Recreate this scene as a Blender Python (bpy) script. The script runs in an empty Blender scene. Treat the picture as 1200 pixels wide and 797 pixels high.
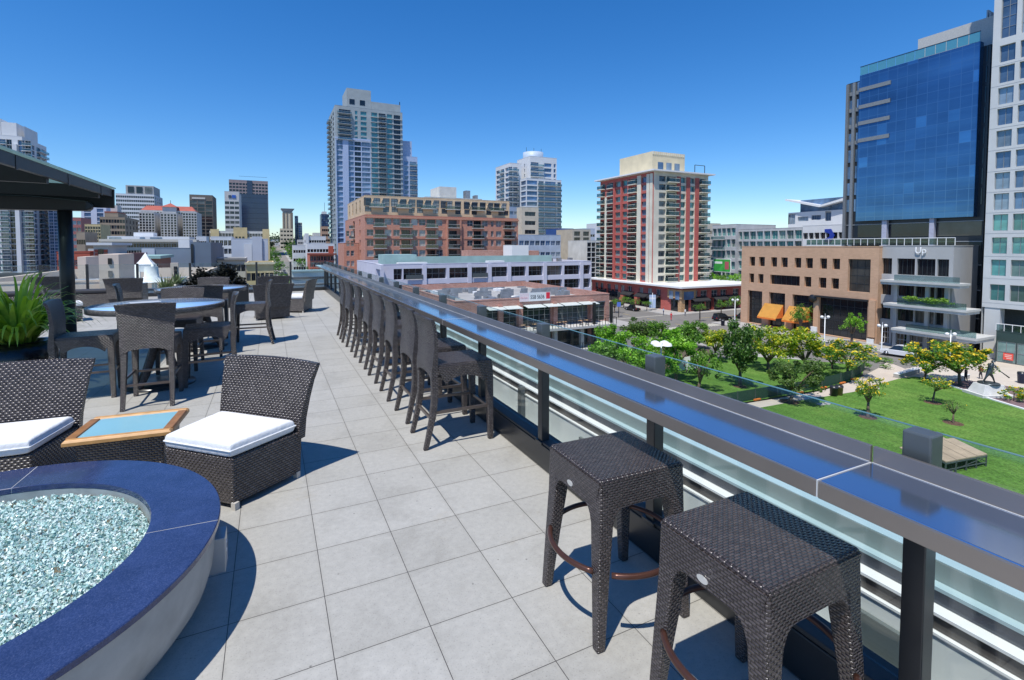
import bpy, bmesh, math, random
from mathutils import Vector, Matrix
R = math.radians
PI = math.pi
scn = bpy.context.scene
COL = scn.collection
rnd = random.Random(7)

# ---------------------------------------------------------------- survey of the place (metres)
FPX = 580.2; YAW = R(26.04); PIT = R(2.5); HZ = 287.8; CYP = HZ + FPX*math.tan(PIT); EYE = 1.8
G = -15.5            # street level below the terrace
SY, CY_ = math.sin(YAW), math.cos(YAW); SP, CP = math.sin(PIT), math.cos(PIT)
def ray(px, py):
    x = (px-600.)/FPX; u = -(py-CYP)/FPX
    d = CP+u*SP; z = u*CP-SP
    return (x*CY_+d*SY, -x*SY+d*CY_, z)
def gz(px, py, z=G):          # survey point on a level
    r = ray(px, py); t = (z-EYE)/r[2]
    return (r[0]*t, r[1]*t)
def sx(px, Y, py=HZ):         # X of a sight line on the plane Y
    r = ray(px, py); return r[0]*Y/r[1]
def sy(px, X, py=HZ):         # Y of a sight line on the plane X
    r = ray(px, py); return r[1]*X/r[0]
def sz(py, X, Y):             # height of a sight line over the point X,Y
    d = X*SY+Y*CY_; t = (CYP-py)/FPX
    return EYE+d*(t*CP-SP)/(CP+t*SP)

# ---------------------------------------------------------------- objects
def tag(o, label=None, cat=None, group=None, kind=None):
    if label: o['label'] = label
    if cat: o['category'] = cat
    if group: o['group'] = group
    if kind: o['kind'] = kind
    return o
def thing(name, label, cat, loc=(0,0,0), rz=0, group=None):
    o = bpy.data.objects.new(name, None); COL.objects.link(o)
    o.location = loc; o.rotation_euler = (0,0,rz); o.empty_display_size = .2
    return tag(o, label, cat, group)
def copy_tree(o, parent=None):
    c = o.copy(); COL.objects.link(c); c.parent = parent
    for ch in list(o.children): copy_tree(ch, c)
    return c

class MB:
    def __init__(s, off=(0,0,0)):
        s.v=[]; s.f=[]; s.m=[]; s.sm=[]; s.off=Vector(off)
    def add(s, vs, fs, mat=0, smooth=False):
        n=len(s.v); s.v += [tuple(v) for v in vs]
        for f in fs:
            s.f.append([i+n for i in f]); s.m.append(mat); s.sm.append(smooth)
        return s
    def box(s, x0,x1,y0,y1,z0,z1, mat=0):
        vs=[(x0,y0,z0),(x1,y0,z0),(x1,y1,z0),(x0,y1,z0),(x0,y0,z1),(x1,y0,z1),(x1,y1,z1),(x0,y1,z1)]
        return s.add(vs,[(0,3,2,1),(4,5,6,7),(0,1,5,4),(1,2,6,5),(2,3,7,6),(3,0,4,7)],mat)
    def quad(s,a,b,c,d,mat=0): return s.add([a,b,c,d],[(0,1,2,3)],mat)
    def loft(s, secs, mat=0, smooth=False, cap=True):       # rings of equal length
        n=len(secs[0]); vs=[p for q in secs for p in q]; fs=[]
        for k in range(len(secs)-1):
            for i in range(n):
                j=(i+1)%n; fs.append((k*n+i,k*n+j,(k+1)*n+j,(k+1)*n+i))
        if cap:
            fs.append(tuple(reversed(range(n)))); fs.append(tuple((len(secs)-1)*n+i for i in range(n)))
        return s.add(vs,fs,mat,smooth)
    def beam(s,p0,p1,w,h,mat=0,up=(0,0,1)):
        p0=Vector(p0);p1=Vector(p1);d=(p1-p0).normalized();up=Vector(up)
        if abs(d.dot(up))>.98: up=Vector((1,0,0))
        a=d.cross(up).normalized()*(w/2); b=a.cross(d).normalized()*(h/2)
        return s.loft([[p-a-b,p+a-b,p+a+b,p-a+b] for p in (p0,p1)],mat)
    def tube(s,pts,r,n=8,mat=0,smooth=True,close=False):
        pts=[Vector(p) for p in pts]; rr=r if isinstance(r,(list,tuple)) else [r]*len(pts)
        secs=[]; ref=None
        for i,p in enumerate(pts):
            if close: d=pts[(i+1)%len(pts)]-pts[i-1]
            else: d=pts[min(i+1,len(pts)-1)]-pts[max(i-1,0)]
            d.normalize()
            if ref is None: ref=Vector((0,0,1)) if abs(d.z)<.9 else Vector((1,0,0))
            a=d.cross(ref).normalized(); b=a.cross(d).normalized(); ref=b
            secs.append([p+(a*math.cos(2*PI*k/n)+b*math.sin(2*PI*k/n))*rr[i] for k in range(n)])
        if close: secs.append(secs[0])
        return s.loft(secs,mat,smooth,not close)
    def lathe(s,prof,n=32,c=(0,0),mat=0,smooth=True,a0=0,a1=2*PI):
        full=abs(a1-a0-2*PI)<1e-6; m=n if full else n+1
        vs=[];fs=[];L=len(prof)
        for i in range(m):
            a=a0+(a1-a0)*i/n
            vs+=[(c[0]+r*math.cos(a),c[1]+r*math.sin(a),z) for r,z in prof]
        for i in range(n):
            j=(i+1)%m
            for k in range(L-1): fs.append((i*L+k,j*L+k,j*L+k+1,i*L+k+1))
        return s.add(vs,fs,mat,smooth)
    def prism(s,poly,z0,z1,mat=0):
        n=len(poly)
        vs=[(x,y,z0) for x,y in poly]+[(x,y,z1) for x,y in poly]
        fs=[tuple(reversed(range(n))),tuple(range(n,2*n))]+[(i,(i+1)%n,n+(i+1)%n,n+i) for i in range(n)]
        return s.add(vs,fs,mat)
    def plate(s,poly,axis,a0,a1,mat=0):      # polygon in (x,z) or (y,z) extruded along the other axis
        n=len(poly)
        P=(lambda p,q,a:(p,a,q)) if axis=='y' else (lambda p,q,a:(a,p,q))
        vs=[P(p,q,a0) for p,q in poly]+[P(p,q,a1) for p,q in poly]
        fs=[tuple(range(n)),tuple(reversed(range(n,2*n)))]+[((i+1)%n,i,n+i,n+(i+1)%n) for i in range(n)]
        return s.add(vs,fs,mat)
    def mesh(s,name,mats):
        me=bpy.data.meshes.new(name)
        o=s.off
        me.from_pydata([(v[0]-o[0],v[1]-o[1],v[2]-o[2]) for v in s.v],[],s.f)
        for m in (mats if isinstance(mats,(list,tuple)) else [mats]): me.materials.append(m)
        me.polygons.foreach_set('material_index',s.m); me.polygons.foreach_set('use_smooth',s.sm)
        if len(s.f)<30000:
            uv=me.uv_layers.new(name='UVMap').data
            for p in me.polygons:
                nx,ny,nz=abs(p.normal[0]),abs(p.normal[1]),abs(p.normal[2])
                for li in p.loop_indices:
                    c=me.vertices[me.loops[li].vertex_index].co
                    uv[li].uv=(c.x,c.y) if nz>=nx and nz>=ny else ((c.y,c.z) if nx>=ny else (c.x,c.z))
        me.update(); return me
    def build(s,name,mats,parent=None,bevel=0,seg=2,fix=False):
        me=s.mesh(name,mats)
        if fix:
            b=bmesh.new(); b.from_mesh(me); bmesh.ops.recalc_face_normals(b,faces=b.faces); b.to_mesh(me); b.free()
        o=bpy.data.objects.new(name,me); COL.objects.link(o); o.parent=parent
        if bevel:
            m=o.modifiers.new('bevel','BEVEL'); m.width=bevel; m.segments=seg; m.limit_method='ANGLE'; m.angle_limit=R(40)
        return o

# ---------------------------------------------------------------- materials
_mats={}
def nodes(name):
    m=bpy.data.materials.new(name); m.use_nodes=True
    nt=m.node_tree; b=nt.nodes['Principled BSDF']
    return m,nt,b
def lk(nt,a,b): nt.links.new(a,b)
def N(nt,t,**k):
    n=nt.nodes.new(t)
    for a,v in k.items(): setattr(n,a,v)
    return n
def ramp(nt,fac,stops,interp='LINEAR'):
    r=N(nt,'ShaderNodeValToRGB'); r.color_ramp.interpolation=interp
    el=r.color_ramp.elements
    while len(el)<len(stops): el.new(.5)
    for e,(p,c) in zip(el,stops): e.position=p; e.color=(*c,1)
    lk(nt,fac,r.inputs[0]); return r
def sh(c,k): return tuple(max(0,min(1,x*k)) for x in c)
def mat(name,c,rough=.6,metal=0,var=.12,scale=4,bump=0,spec=.5,grime=0):
    if name in _mats: return _mats[name]
    m,nt,b=nodes(name)
    tc=N(nt,'ShaderNodeTexCoord'); no=N(nt,'ShaderNodeTexNoise'); no.inputs['Scale'].default_value=scale; no.inputs['Detail'].default_value=6
    lk(nt,tc.outputs['Object'],no.inputs['Vector'])
    r=ramp(nt,no.outputs[0],[(.25,sh(c,1-var)),(.75,sh(c,1+var))])
    out=r.outputs[0]
    if grime:
        n2=N(nt,'ShaderNodeTexNoise'); n2.inputs['Scale'].default_value=scale*.13; n2.inputs['Detail'].default_value=8; n2.inputs['Roughness'].default_value=.7
        lk(nt,tc.outputs['Object'],n2.inputs['Vector'])
        r2=ramp(nt,n2.outputs[0],[(.35,(1-grime,)*3),(.65,(1,1,1))])
        mx=N(nt,'ShaderNodeMix',data_type='RGBA',blend_type='MULTIPLY'); mx.inputs[0].default_value=1
        lk(nt,out,mx.inputs[6]); lk(nt,r2.outputs[0],mx.inputs[7]); out=mx.outputs[2]
    lk(nt,out,b.inputs['Base Color'])
    b.inputs['Roughness'].default_value=rough; b.inputs['Metallic'].default_value=metal
    b.inputs['Specular IOR Level'].default_value=spec
    if bump:
        bp=N(nt,'ShaderNodeBump'); bp.inputs['Strength'].default_value=bump; bp.inputs['Distance'].default_value=.02
        lk(nt,no.outputs[0],bp.inputs['Height']); lk(nt,bp.outputs[0],b.inputs['Normal'])
    _mats[name]=m; return m
def wicker(name,bw=.024,rh=.012,c=(.048,.036,.033),hi=(.11,.088,.082),rough=.27):
    """woven flat strands: rounded, staggered from row to row"""
    if name in _mats: return _mats[name]
    m,nt,b=nodes(name)
    tc=N(nt,'ShaderNodeTexCoord'); sp=N(nt,'ShaderNodeSeparateXYZ'); lk(nt,tc.outputs['UV'],sp.inputs[0])
    def M(op,a,b_=None,c_=None):
        n=N(nt,'ShaderNodeMath',operation=op)
        for i,x in enumerate((a,b_,c_)):
            if x is None: continue
            if isinstance(x,(int,float)): n.inputs[i].default_value=x
            else: lk(nt,x,n.inputs[i])
        return n.outputs[0]
    v=M('DIVIDE',sp.outputs[1],rh); row=M('FLOOR',v); u=M('MULTIPLY_ADD',row,.5,M('DIVIDE',sp.outputs[0],bw))
    hu=M('POWER',M('ABSOLUTE',M('SINE',M('MULTIPLY',u,PI))),.55); hv=M('POWER',M('ABSOLUTE',M('SINE',M('MULTIPLY',v,PI))),.45)
    h=M('MULTIPLY',hu,hv)
    wn=N(nt,'ShaderNodeTexWhiteNoise',noise_dimensions='2D'); cb=N(nt,'ShaderNodeCombineXYZ'); lk(nt,M('FLOOR',u),cb.inputs[0]); lk(nt,row,cb.inputs[1]); lk(nt,cb.outputs[0],wn.inputs[0])
    no=N(nt,'ShaderNodeTexNoise'); no.inputs['Scale'].default_value=6; no.inputs['Detail'].default_value=5; lk(nt,tc.outputs['Object'],no.inputs['Vector'])
    mx=N(nt,'ShaderNodeMix',data_type='RGBA'); mx.inputs[6].default_value=(*c,1); mx.inputs[7].default_value=(*hi,1)
    lk(nt,M('MULTIPLY',M('MULTIPLY',wn.outputs[0],no.outputs[0]),1.1),mx.inputs[0])
    m2=N(nt,'ShaderNodeMix',data_type='RGBA'); m2.inputs[6].default_value=(.006,.005,.0045,1); lk(nt,mx.outputs[2],m2.inputs[7])
    lk(nt,M('MINIMUM',M('MULTIPLY',h,1.6),1.0),m2.inputs[0]); lk(nt,m2.outputs[2],b.inputs['Base Color'])
    bp=N(nt,'ShaderNodeBump'); bp.inputs['Strength'].default_value=1; bp.inputs['Distance'].default_value=rh*.55
    lk(nt,h,bp.inputs['Height']); lk(nt,bp.outputs[0],b.inputs['Normal'])
    b.inputs['Roughness'].default_value=rough; b.inputs['Specular IOR Level'].default_value=.8
    _mats[name]=m; return m
def pane(name,c=(.03,.045,.06),rough=.06,metal=0,spec=.8,curt=.35,cc=(.35,.36,.34),pane_w=None):
    """window glass: dark, mirror-like; some windows have blinds behind them"""
    if name in _mats: return _mats[name]
    m,nt,b=nodes(name)
    oi=N(nt,'ShaderNodeObjectInfo'); 
    r=ramp(nt,oi.outputs['Random'],[(0,sh(c,.6)),(max(.02,1-curt-.02),sh(c,1.3)),(1-curt,sh(cc,.35)),(1,cc)])
    tc=N(nt,'ShaderNodeTexCoord'); no=N(nt,'ShaderNodeTexNoise'); no.inputs['Scale'].default_value=.35; no.inputs['Detail'].default_value=5
    lk(nt,tc.outputs['Object'],no.inputs['Vector'])
    mx=N(nt,'ShaderNodeMix',data_type='RGBA',blend_type='MULTIPLY'); mx.inputs[0].default_value=.8
    r2=ramp(nt,no.outputs[0],[(.3,(.35,)*3),(.7,(1.3,)*3)])
    lk(nt,r.outputs[0],mx.inputs[6]); lk(nt,r2.outputs[0],mx.inputs[7]); lk(nt,mx.outputs[2],b.inputs['Base Color'])
    b.inputs['Roughness'].default_value=rough; b.inputs['Metallic'].default_value=metal; b.inputs['Specular IOR Level'].default_value=spec
    n3=N(nt,'ShaderNodeTexNoise'); n3.inputs['Scale'].default_value=.5
    lk(nt,tc.outputs['Object'],n3.inputs['Vector'])
    bp=N(nt,'ShaderNodeBump'); bp.inputs['Strength'].default_value=.15; bp.inputs['Distance'].default_value=.05
    lk(nt,n3.outputs[0],bp.inputs['Height']); lk(nt,bp.outputs[0],b.inputs['Normal'])
    _mats[name]=m; return m
def clear_glass(name,tint=(.80,.93,.90),refl=.5,body=.0):
    if name in _mats: return _mats[name]
    m,nt,b=nodes(name); nt.nodes.remove(b)
    out=nt.nodes['Material Output']
    t=N(nt,'ShaderNodeBsdfTransparent'); t.inputs[0].default_value=(*tint,1)
    g=N(nt,'ShaderNodeBsdfGlossy'); g.inputs['Roughness'].default_value=.02; g.inputs[0].default_value=(1,1,1,1)
    fr=N(nt,'ShaderNodeLayerWeight'); fr.inputs[0].default_value=.5
    p5=N(nt,'ShaderNodeMath',operation='POWER'); p5.inputs[1].default_value=5; lk(nt,fr.outputs['Facing'],p5.inputs[0])
    mu=N(nt,'ShaderNodeMath',operation='MULTIPLY_ADD'); mu.inputs[1].default_value=refl; mu.inputs[2].default_value=.05*refl*2; mu.use_clamp=True
    lk(nt,p5.outputs[0],mu.inputs[0])
    mx=N(nt,'ShaderNodeMixShader'); lk(nt,mu.outputs[0],mx.inputs[0]); lk(nt,t.outputs[0],mx.inputs[1]); lk(nt,g.outputs[0],mx.inputs[2])
    res=mx
    if body:
        d=N(nt,'ShaderNodeBsdfTranslucent'); d.inputs[0].default_value=(.38,.50,.48,1)
        m2=N(nt,'ShaderNodeMixShader'); m2.inputs[0].default_value=body
        lk(nt,mx.outputs[0],m2.inputs[1]); lk(nt,d.outputs[0],m2.inputs[2]); res=m2
    lk(nt,res.outputs[0],out.inputs[0])
    _mats[name]=m; return m
def brickmat(name,c1,c2,mortar,bw=.25,rh=.08,ms=.012,rough=.8,grime=.3):
    if name in _mats: return _mats[name]
    m,nt,b=nodes(name)
    tc=N(nt,'ShaderNodeTexCoord'); br=N(nt,'ShaderNodeTexBrick'); br.offset=.5
    for k,v in {'Scale':1,'Brick Width':bw,'Row Height':rh,'Mortar Size':ms,'Mortar Smooth':.1}.items(): br.inputs[k].default_value=v
    br.inputs['Color1'].default_value=(*c1,1); br.inputs['Color2'].default_value=(*c2,1); br.inputs['Mortar'].default_value=(*mortar,1)
    lk(nt,tc.outputs['UV'],br.inputs['Vector'])
    no=N(nt,'ShaderNodeTexNoise'); no.inputs['Scale'].default_value=.5; no.inputs['Detail'].default_value=9; no.inputs['Roughness'].default_value=.75
    lk(nt,tc.outputs['Object'],no.inputs['Vector'])
    r=ramp(nt,no.outputs[0],[(.3,(1-grime,)*3),(.7,(1.0+grime*.4,)*3)])
    mx=N(nt,'ShaderNodeMix',data_type='RGBA',blend_type='MULTIPLY'); mx.inputs[0].default_value=1
    lk(nt,br.outputs[0],mx.inputs[6]); lk(nt,r.outputs[0],mx.inputs[7]); lk(nt,mx.outputs[2],b.inputs['Base Color'])
    b.inputs['Roughness'].default_value=rough
    _mats[name]=m; return m
def island(name,stops,rough=.5,spec=.5,transl=0,tcol=None):
    """colour drawn per loose piece (leaf, shard)"""
    if name in _mats: return _mats[name]
    m,nt,b=nodes(name)
    g=N(nt,'ShaderNodeNewGeometry'); r=ramp(nt,g.outputs['Random Per Island'],stops)
    if transl:
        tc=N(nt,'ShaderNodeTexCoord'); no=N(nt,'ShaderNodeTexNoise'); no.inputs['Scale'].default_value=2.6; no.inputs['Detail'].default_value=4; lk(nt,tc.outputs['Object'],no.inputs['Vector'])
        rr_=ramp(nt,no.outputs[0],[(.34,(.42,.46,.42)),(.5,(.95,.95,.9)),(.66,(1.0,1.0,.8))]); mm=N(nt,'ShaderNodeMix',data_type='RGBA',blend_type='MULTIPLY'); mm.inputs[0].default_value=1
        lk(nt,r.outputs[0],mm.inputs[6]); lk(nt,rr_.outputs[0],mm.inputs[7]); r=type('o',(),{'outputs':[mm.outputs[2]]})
    lk(nt,r.outputs[0],b.inputs['Base Color']); b.inputs['Roughness'].default_value=rough; b.inputs['Specular IOR Level'].default_value=spec
    if transl:
        t=N(nt,'ShaderNodeBsdfTranslucent'); mx=N(nt,'ShaderNodeMixShader'); mx.inputs[0].default_value=transl
        hs=N(nt,'ShaderNodeHueSaturation'); hs.inputs['Value'].default_value=1.6; hs.inputs['Saturation'].default_value=1.1; lk(nt,r.outputs[0],hs.inputs['Color']); lk(nt,hs.outputs[0],t.inputs[0])
        lk(nt,b.outputs[0],mx.inputs[1]); lk(nt,t.outputs[0],mx.inputs[2]); lk(nt,mx.outputs[0],nt.nodes['Material Output'].inputs[0])
    _mats[name]=m; return m

# ---------------------------------------------------------------- camera, sun, sky
cam=bpy.data.cameras.new('camera'); co=bpy.data.objects.new('camera',cam); COL.objects.link(co); scn.camera=co
cam.sensor_width=36; cam.lens=FPX/1200*36; cam.shift_y=-(398.5-CYP)/1200; cam.clip_start=.05; cam.clip_end=8000
co.location=(0,0,EYE); co.rotation_euler=(R(90)-PIT,0,-YAW)
SUN=Vector((-.38,-.27,1)).normalized()
sl=bpy.data.lights.new('sun','SUN'); so=bpy.data.objects.new('sun',sl); COL.objects.link(so)
sl.energy=5.0; sl.angle=R(.5); sl.color=(1,.965,.9); so.rotation_euler=SUN.to_track_quat('Z','Y').to_euler()
w=bpy.data.worlds.new('World'); scn.world=w; w.use_nodes=True
nt=w.node_tree; bg=nt.nodes['Background']
sk=N(nt,'ShaderNodeTexSky',sky_type='NISHITA'); sk.sun_disc=False
sk.sun_elevation=math.asin(SUN.z); sk.sun_rotation=math.atan2(SUN.x,SUN.y)
sk.altitude=0; sk.air_density=1.0; sk.dust_density=0.0; sk.ozone_density=4.0
hs=N(nt,'ShaderNodeHueSaturation'); hs.inputs['Saturation'].default_value=1.32; hs.inputs['Value'].default_value=1
tm=N(nt,'ShaderNodeMix',data_type='RGBA',blend_type='MULTIPLY'); tm.inputs[0].default_value=1; tm.inputs[7].default_value=(.87,.985,1.15,1)
lk(nt,sk.outputs[0],hs.inputs['Color']); lk(nt,hs.outputs[0],tm.inputs[6]); lk(nt,tm.outputs[2],bg.inputs[0]); bg.inputs[1].default_value=.135
scn.view_settings.view_transform='Standard'; scn.view_settings.look='None'; scn.view_settings.exposure=0; scn.view_settings.gamma=1
scn.cycles.max_bounces=8; scn.cycles.transparent_max_bounces=16
# ================================================================ TERRACE
T=.4308; TX=.218; TY=3.50
def tile_mat():
    m,nt,b=nodes('stone tile')
    tc=N(nt,'ShaderNodeTexCoord'); mp=N(nt,'ShaderNodeMapping'); mp.inputs['Location'].default_value=(-TX/T+20,-TY/T+20,0); mp.inputs['Scale'].default_value=(1/T,1/T,1)
    lk(nt,tc.outputs['Object'],mp.inputs[0])
    br=N(nt,'ShaderNodeTexBrick'); br.offset=0; br.squash=1
    for k,v in {'Scale':1,'Brick Width':1,'Row Height':1,'Mortar Size':.0042,'Mortar Smooth':.1,'Bias':0}.items(): br.inputs[k].default_value=v
    br.inputs['Color1'].default_value=(0,0,0,1); br.inputs['Color2'].default_value=(1,1,1,1); br.inputs['Mortar'].default_value=(.5,.5,.5,1)
    lk(nt,mp.outputs[0],br.inputs[0])
    n1=N(nt,'ShaderNodeTexNoise'); n1.inputs['Scale'].default_value=2.2; n1.inputs['Detail'].default_value=8; n1.inputs['Roughness'].default_value=.65; n1.inputs['Distortion'].default_value=.6
    n2=N(nt,'ShaderNodeTexNoise'); n2.inputs['Scale'].default_value=120; n2.inputs['Detail'].default_value=3
    for n in (n1,n2): lk(nt,tc.outputs['Object'],n.inputs['Vector'])
    tone=ramp(nt,br.outputs['Color'],[(0,(.395,.382,.348)),(1,(.435,.422,.388))])
    st=ramp(nt,n1.outputs[0],[(.26,(.80,.795,.78)),(.5,(.97,.97,.965)),(.72,(1.0,1.0,1.0))])
    sp=ramp(nt,n2.outputs[0],[(.28,(.72,)*3),(.42,(1,)*3)])
    # dark specks
    vo=N(nt,'ShaderNodeTexVoronoi'); vo.inputs['Scale'].default_value=7; lk(nt,tc.outputs['Object'],vo.inputs['Vector'])
    vs=ramp(nt,vo.outputs['Distance'],[(.02,(.45,)*3),(.055,(1,)*3)])
    col=tone.outputs[0]
    n6=N(nt,'ShaderNodeTexNoise'); n6.inputs['Scale'].default_value=26; n6.inputs['Detail'].default_value=9; n6.inputs['Roughness'].default_value=.7; lk(nt,tc.outputs['Object'],n6.inputs['Vector'])
    gr=ramp(nt,n6.outputs[0],[(.3,(.86,.86,.855)),(.7,(1.06,1.06,1.05))])
    for x in (st,sp,vs,gr):
        mx=N(nt,'ShaderNodeMix',data_type='RGBA',blend_type='MULTIPLY'); mx.inputs[0].default_value=1
        lk(nt,col,mx.inputs[6]); lk(nt,x.outputs[0],mx.inputs[7]); col=mx.outputs[2]
    n4=N(nt,'ShaderNodeTexNoise'); n4.inputs['Scale'].default_value=1.1; n4.inputs['Detail'].default_value=10; n4.inputs['Roughness'].default_value=.8; n4.inputs['Distortion'].default_value=1.5; lk(nt,tc.outputs['Object'],n4.inputs['Vector'])
    r4=ramp(nt,n4.outputs[0],[(.60,(1,1,1)),(.68,(.92,.885,.83)),(.76,(.86,.82,.75))])
    b3=N(nt,'ShaderNodeTexBrick'); b3.offset=0
    for k,v in {'Scale':1,'Brick Width':1,'Row Height':1,'Mortar Size':.06,'Mortar Smooth':1.0}.items(): b3.inputs[k].default_value=v
    lk(nt,mp.outputs[0],b3.inputs[0]); r5=ramp(nt,b3.outputs['Fac'],[(0,(1,1,1)),(1,(.94,.935,.92))])
    for x in (r4,r5):
        mx=N(nt,'ShaderNodeMix',data_type='RGBA',blend_type='MULTIPLY'); mx.inputs[0].default_value=.85; lk(nt,col,mx.inputs[6]); lk(nt,x.outputs[0],mx.inputs[7]); col=mx.outputs[2]
    mx=N(nt,'ShaderNodeMix',data_type='RGBA'); lk(nt,br.outputs['Fac'],mx.inputs[0]); lk(nt,col,mx.inputs[6]); mx.inputs[7].default_value=(.06,.055,.05,1)
    lk(nt,mx.outputs[2],b.inputs['Base Color']); b.inputs['Roughness'].default_value=.62
    bp=N(nt,'ShaderNodeBump'); bp.inputs['Strength'].default_value=.5; bp.inputs['Distance'].default_value=.004; bp.invert=True
    ad=N(nt,'ShaderNodeMath',operation='ADD'); lk(nt,br.outputs['Fac'],ad.inputs[0])
    m2=N(nt,'ShaderNodeMath',operation='MULTIPLY'); m2.inputs[1].default_value=-.25; lk(nt,n2.outputs[0],m2.inputs[0]); lk(nt,m2.outputs[0],ad.inputs[1])
    lk(nt,ad.outputs[0],bp.inputs['Height']); lk(nt,bp.outputs[0],b.inputs['Normal'])
    return m
FARY=21.3
GX=1.985                      # line of the guard rail posts
WK=wicker('bar wicker',.027,.0115)
WKL=wicker('lounge wicker',.034,.018,hi=(.14,.118,.11))
WKT=wicker('table wicker',.03,.015,c=(.10,.09,.085),hi=(.22,.21,.20))
DK=mat('dark steel',(.022,.023,.025),.32,.0,.15,8,spec=.6)
GRS=mat('grey painted steel',(.10,.115,.12),.35,.3,.1,6)
STEEL=mat('brushed counter steel',(.50,.54,.64),.13,.95,.06,3)
FASC=mat('bronze fascia steel',(.29,.255,.23),.35,.7,.08,3)
SEAM=mat('pale seam',(.55,.55,.54),.4)
WHITE=mat('white paint',(.78,.78,.77),.45,var=.04)
o=MB().box(-14,1.945,-4,FARY,-.5,0).build('terrace_floor',tile_mat()); tag(o,kind='structure')
HOT=mat('hotel render',(.5,.48,.45),.8,grime=.2,scale=1)
o=MB().box(-14,2.6,-4,FARY+.6,G,-.52).build('hotel_wall',HOT); tag(o,'plain rendered body of the hotel below the terrace','building')

# curb under the guard rail and along the far edge
t=thing('curb','low black metal clad curb carrying the glass guard rail','curb',(2.0,8,0))
MB((2,8,0)).box(1.945,2.10,-4,FARY-.08,-.3,.19).build('cladding',DK,t,.006)
MB((2,8,0)).box(1.95,2.09,-4,FARY-.1,.192,.215).build('cap',mat('dark matt cap',(.035,.037,.04),.6),t,.004)
t=thing('curb','low black metal clad curb along the far end of the terrace','curb',(-5,FARY,0))
MB((-5,FARY,0)).box(-14,2.10,FARY-.075,FARY+.08,-.3,.12).build('cladding',DK,t,.006)
MB((-5,FARY,0)).box(-14,2.09,FARY-.07,FARY+.07,.122,.14).build('cap',GRS,t,.004)

# guard rail: posts and glass
rail=thing('guard_rail','long glass guard rail with dark steel posts behind the bar counter','guard rail',(GX,8,0))
GL=clear_glass('guard glass',(.945,.98,.97),.45)
GE=mat('glass edge',(.10,.20,.20),.2,0,.05,spec=.5)
posts=[.875+1.30*i for i in range(-2,16)]
pm=MB(); pm.box(-.035,.035,-.034,.034,.205,1.165); pm.box(-.05,.05,-.05,.05,.19,.214)
p0=None
for y in posts+[FARY-.12]:
    if p0 is None: p0=pm.build('post',[DK],rail,.004); q=p0
    else: q=p0.copy(); COL.objects.link(q); q.parent=rail
    q.location=(0,y-8,0)
sm=None
for y in posts:                                  # grey clamp heads above the counter
    if sm is None: sm=MB().box(-.045,.036,-.042,.042,1.0,1.17).build('post_head',GRS,rail,.006); q=sm
    else: q=sm.copy(); COL.objects.link(q); q.parent=rail
    q.location=(0,y-8,0)
for i in range(len(posts)):
    y0=posts[i]+.02; y1=(posts[i+1] if i+1<len(posts) else FARY-.12)-.02
    q=MB((GX,8,0)).box(GX+.052,GX+.064,y0-.015,y1+.015,.216,1.158).build('glass_panel',GL,rail)
    MB((GX,8,0)).box(GX+.0515,GX+.0645,y0-.01,y1+.01,1.1585,1.1605).build('edge',GE,rail)
far=thing('guard_rail','clear glass guard rail across the far end of the terrace','guard rail',(-5,FARY,0))
fx=[sx(p,FARY) for p in (46,101,160,222,262,300,340)]+[1.98]
for i,x in enumerate(fx):
    MB((-5,FARY,0)).box(x-.035,x+.035,FARY-.03,FARY+.03,.14,1.17).build('post',DK,far,.004)
    xp=fx[i-1] if i else -13.5
    MB((-5,FARY,0)).box(xp+.03,x-.03,FARY-.006,FARY+.006,.15,1.14).build('glass_panel',GL,far)
    MB((-5,FARY,0)).box(xp+.04,x-.04,FARY-.007,FARY+.007,1.141,1.146).build('edge',GE,far)

# bar counter: tray section in lengths with pale seams
bc=thing('bar_counter','long polished steel bar counter with raised back lip along the guard rail','bar counter',(1.75,8,0))
X0,X1=1.60,1.892
joints=[-3.5,.985,4.885,8.785,12.685,16.585,20.95]
for a,b_ in zip(joints,joints[1:]):
    f=MB((1.75,8,0))
    f.box(X0,X1,a+.004,b_-.004,1.005,1.036)
    f.build('counter_top',STEEL,bc,.003)
    MB((1.75,8,0)).box(X0-.012,X0-.001,a+.004,b_-.004,.978,1.034).build('fascia',FASC,bc,.002)
    MB((1.75,8,0)).box(X1+.001,X1+.016,a+.004,b_-.004,1.0,1.094).build('back_lip',FASC,bc,.002)
    MB((1.75,8,0)).box(X1-.003,X1-.0005,a+.004,b_-.004,1.0365,1.0385).build('joint_line',mat('joint grey line',(.5,.5,.5),.4),bc)
for y in joints[1:-1]:
    MB((1.75,8,0)).box(X0-.0125,X1,y-.002,y+.002,.98,1.0368).build('seam',SEAM,bc)
for y in posts[2:]:
    MB((1.75,8,0)).box(X1-.12,GX-.03,y-.03,y+.03,.96,1.0).build('bracket',DK,bc)

# stepped white parapet outside the glass
WST=mat('white coated metal',(.72,.75,.74),.5,0,.06,1.5,grime=.15)
GRY=mat('grey flashing',(.075,.085,.105),.55,.1,.1,2)
SAGE=mat('dim sage coping face',(.25,.30,.285),.5,0,.06,2)  # upright face of the coping, its weaker sunlight put into a duller tone
TEAL=mat('pale teal coping',(.38,.50,.52),.5,0,.05,2)
pp=thing('parapet','stepped white and grey metal parapet just outside the glass guard','parapet',(2.9,8,0))
ya,yb=-4,FARY+1.0; o_=(2.9,8,0)
MB(o_).box(2.80,2.86,ya,yb,-1.2,-.045).build('panel',WST,pp)
MB(o_).box(2.79,2.862,ya,yb,-.043,-.030).build('trim',WHITE,pp)
MB(o_).box(2.815,2.875,ya,yb,-.028,.045).build('rail',mat('brown rail',(.10,.09,.085),.4,.3),pp)
MB(o_).box(2.80,2.90,ya,yb,.047,.062).build('ledge',WHITE,pp)
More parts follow.
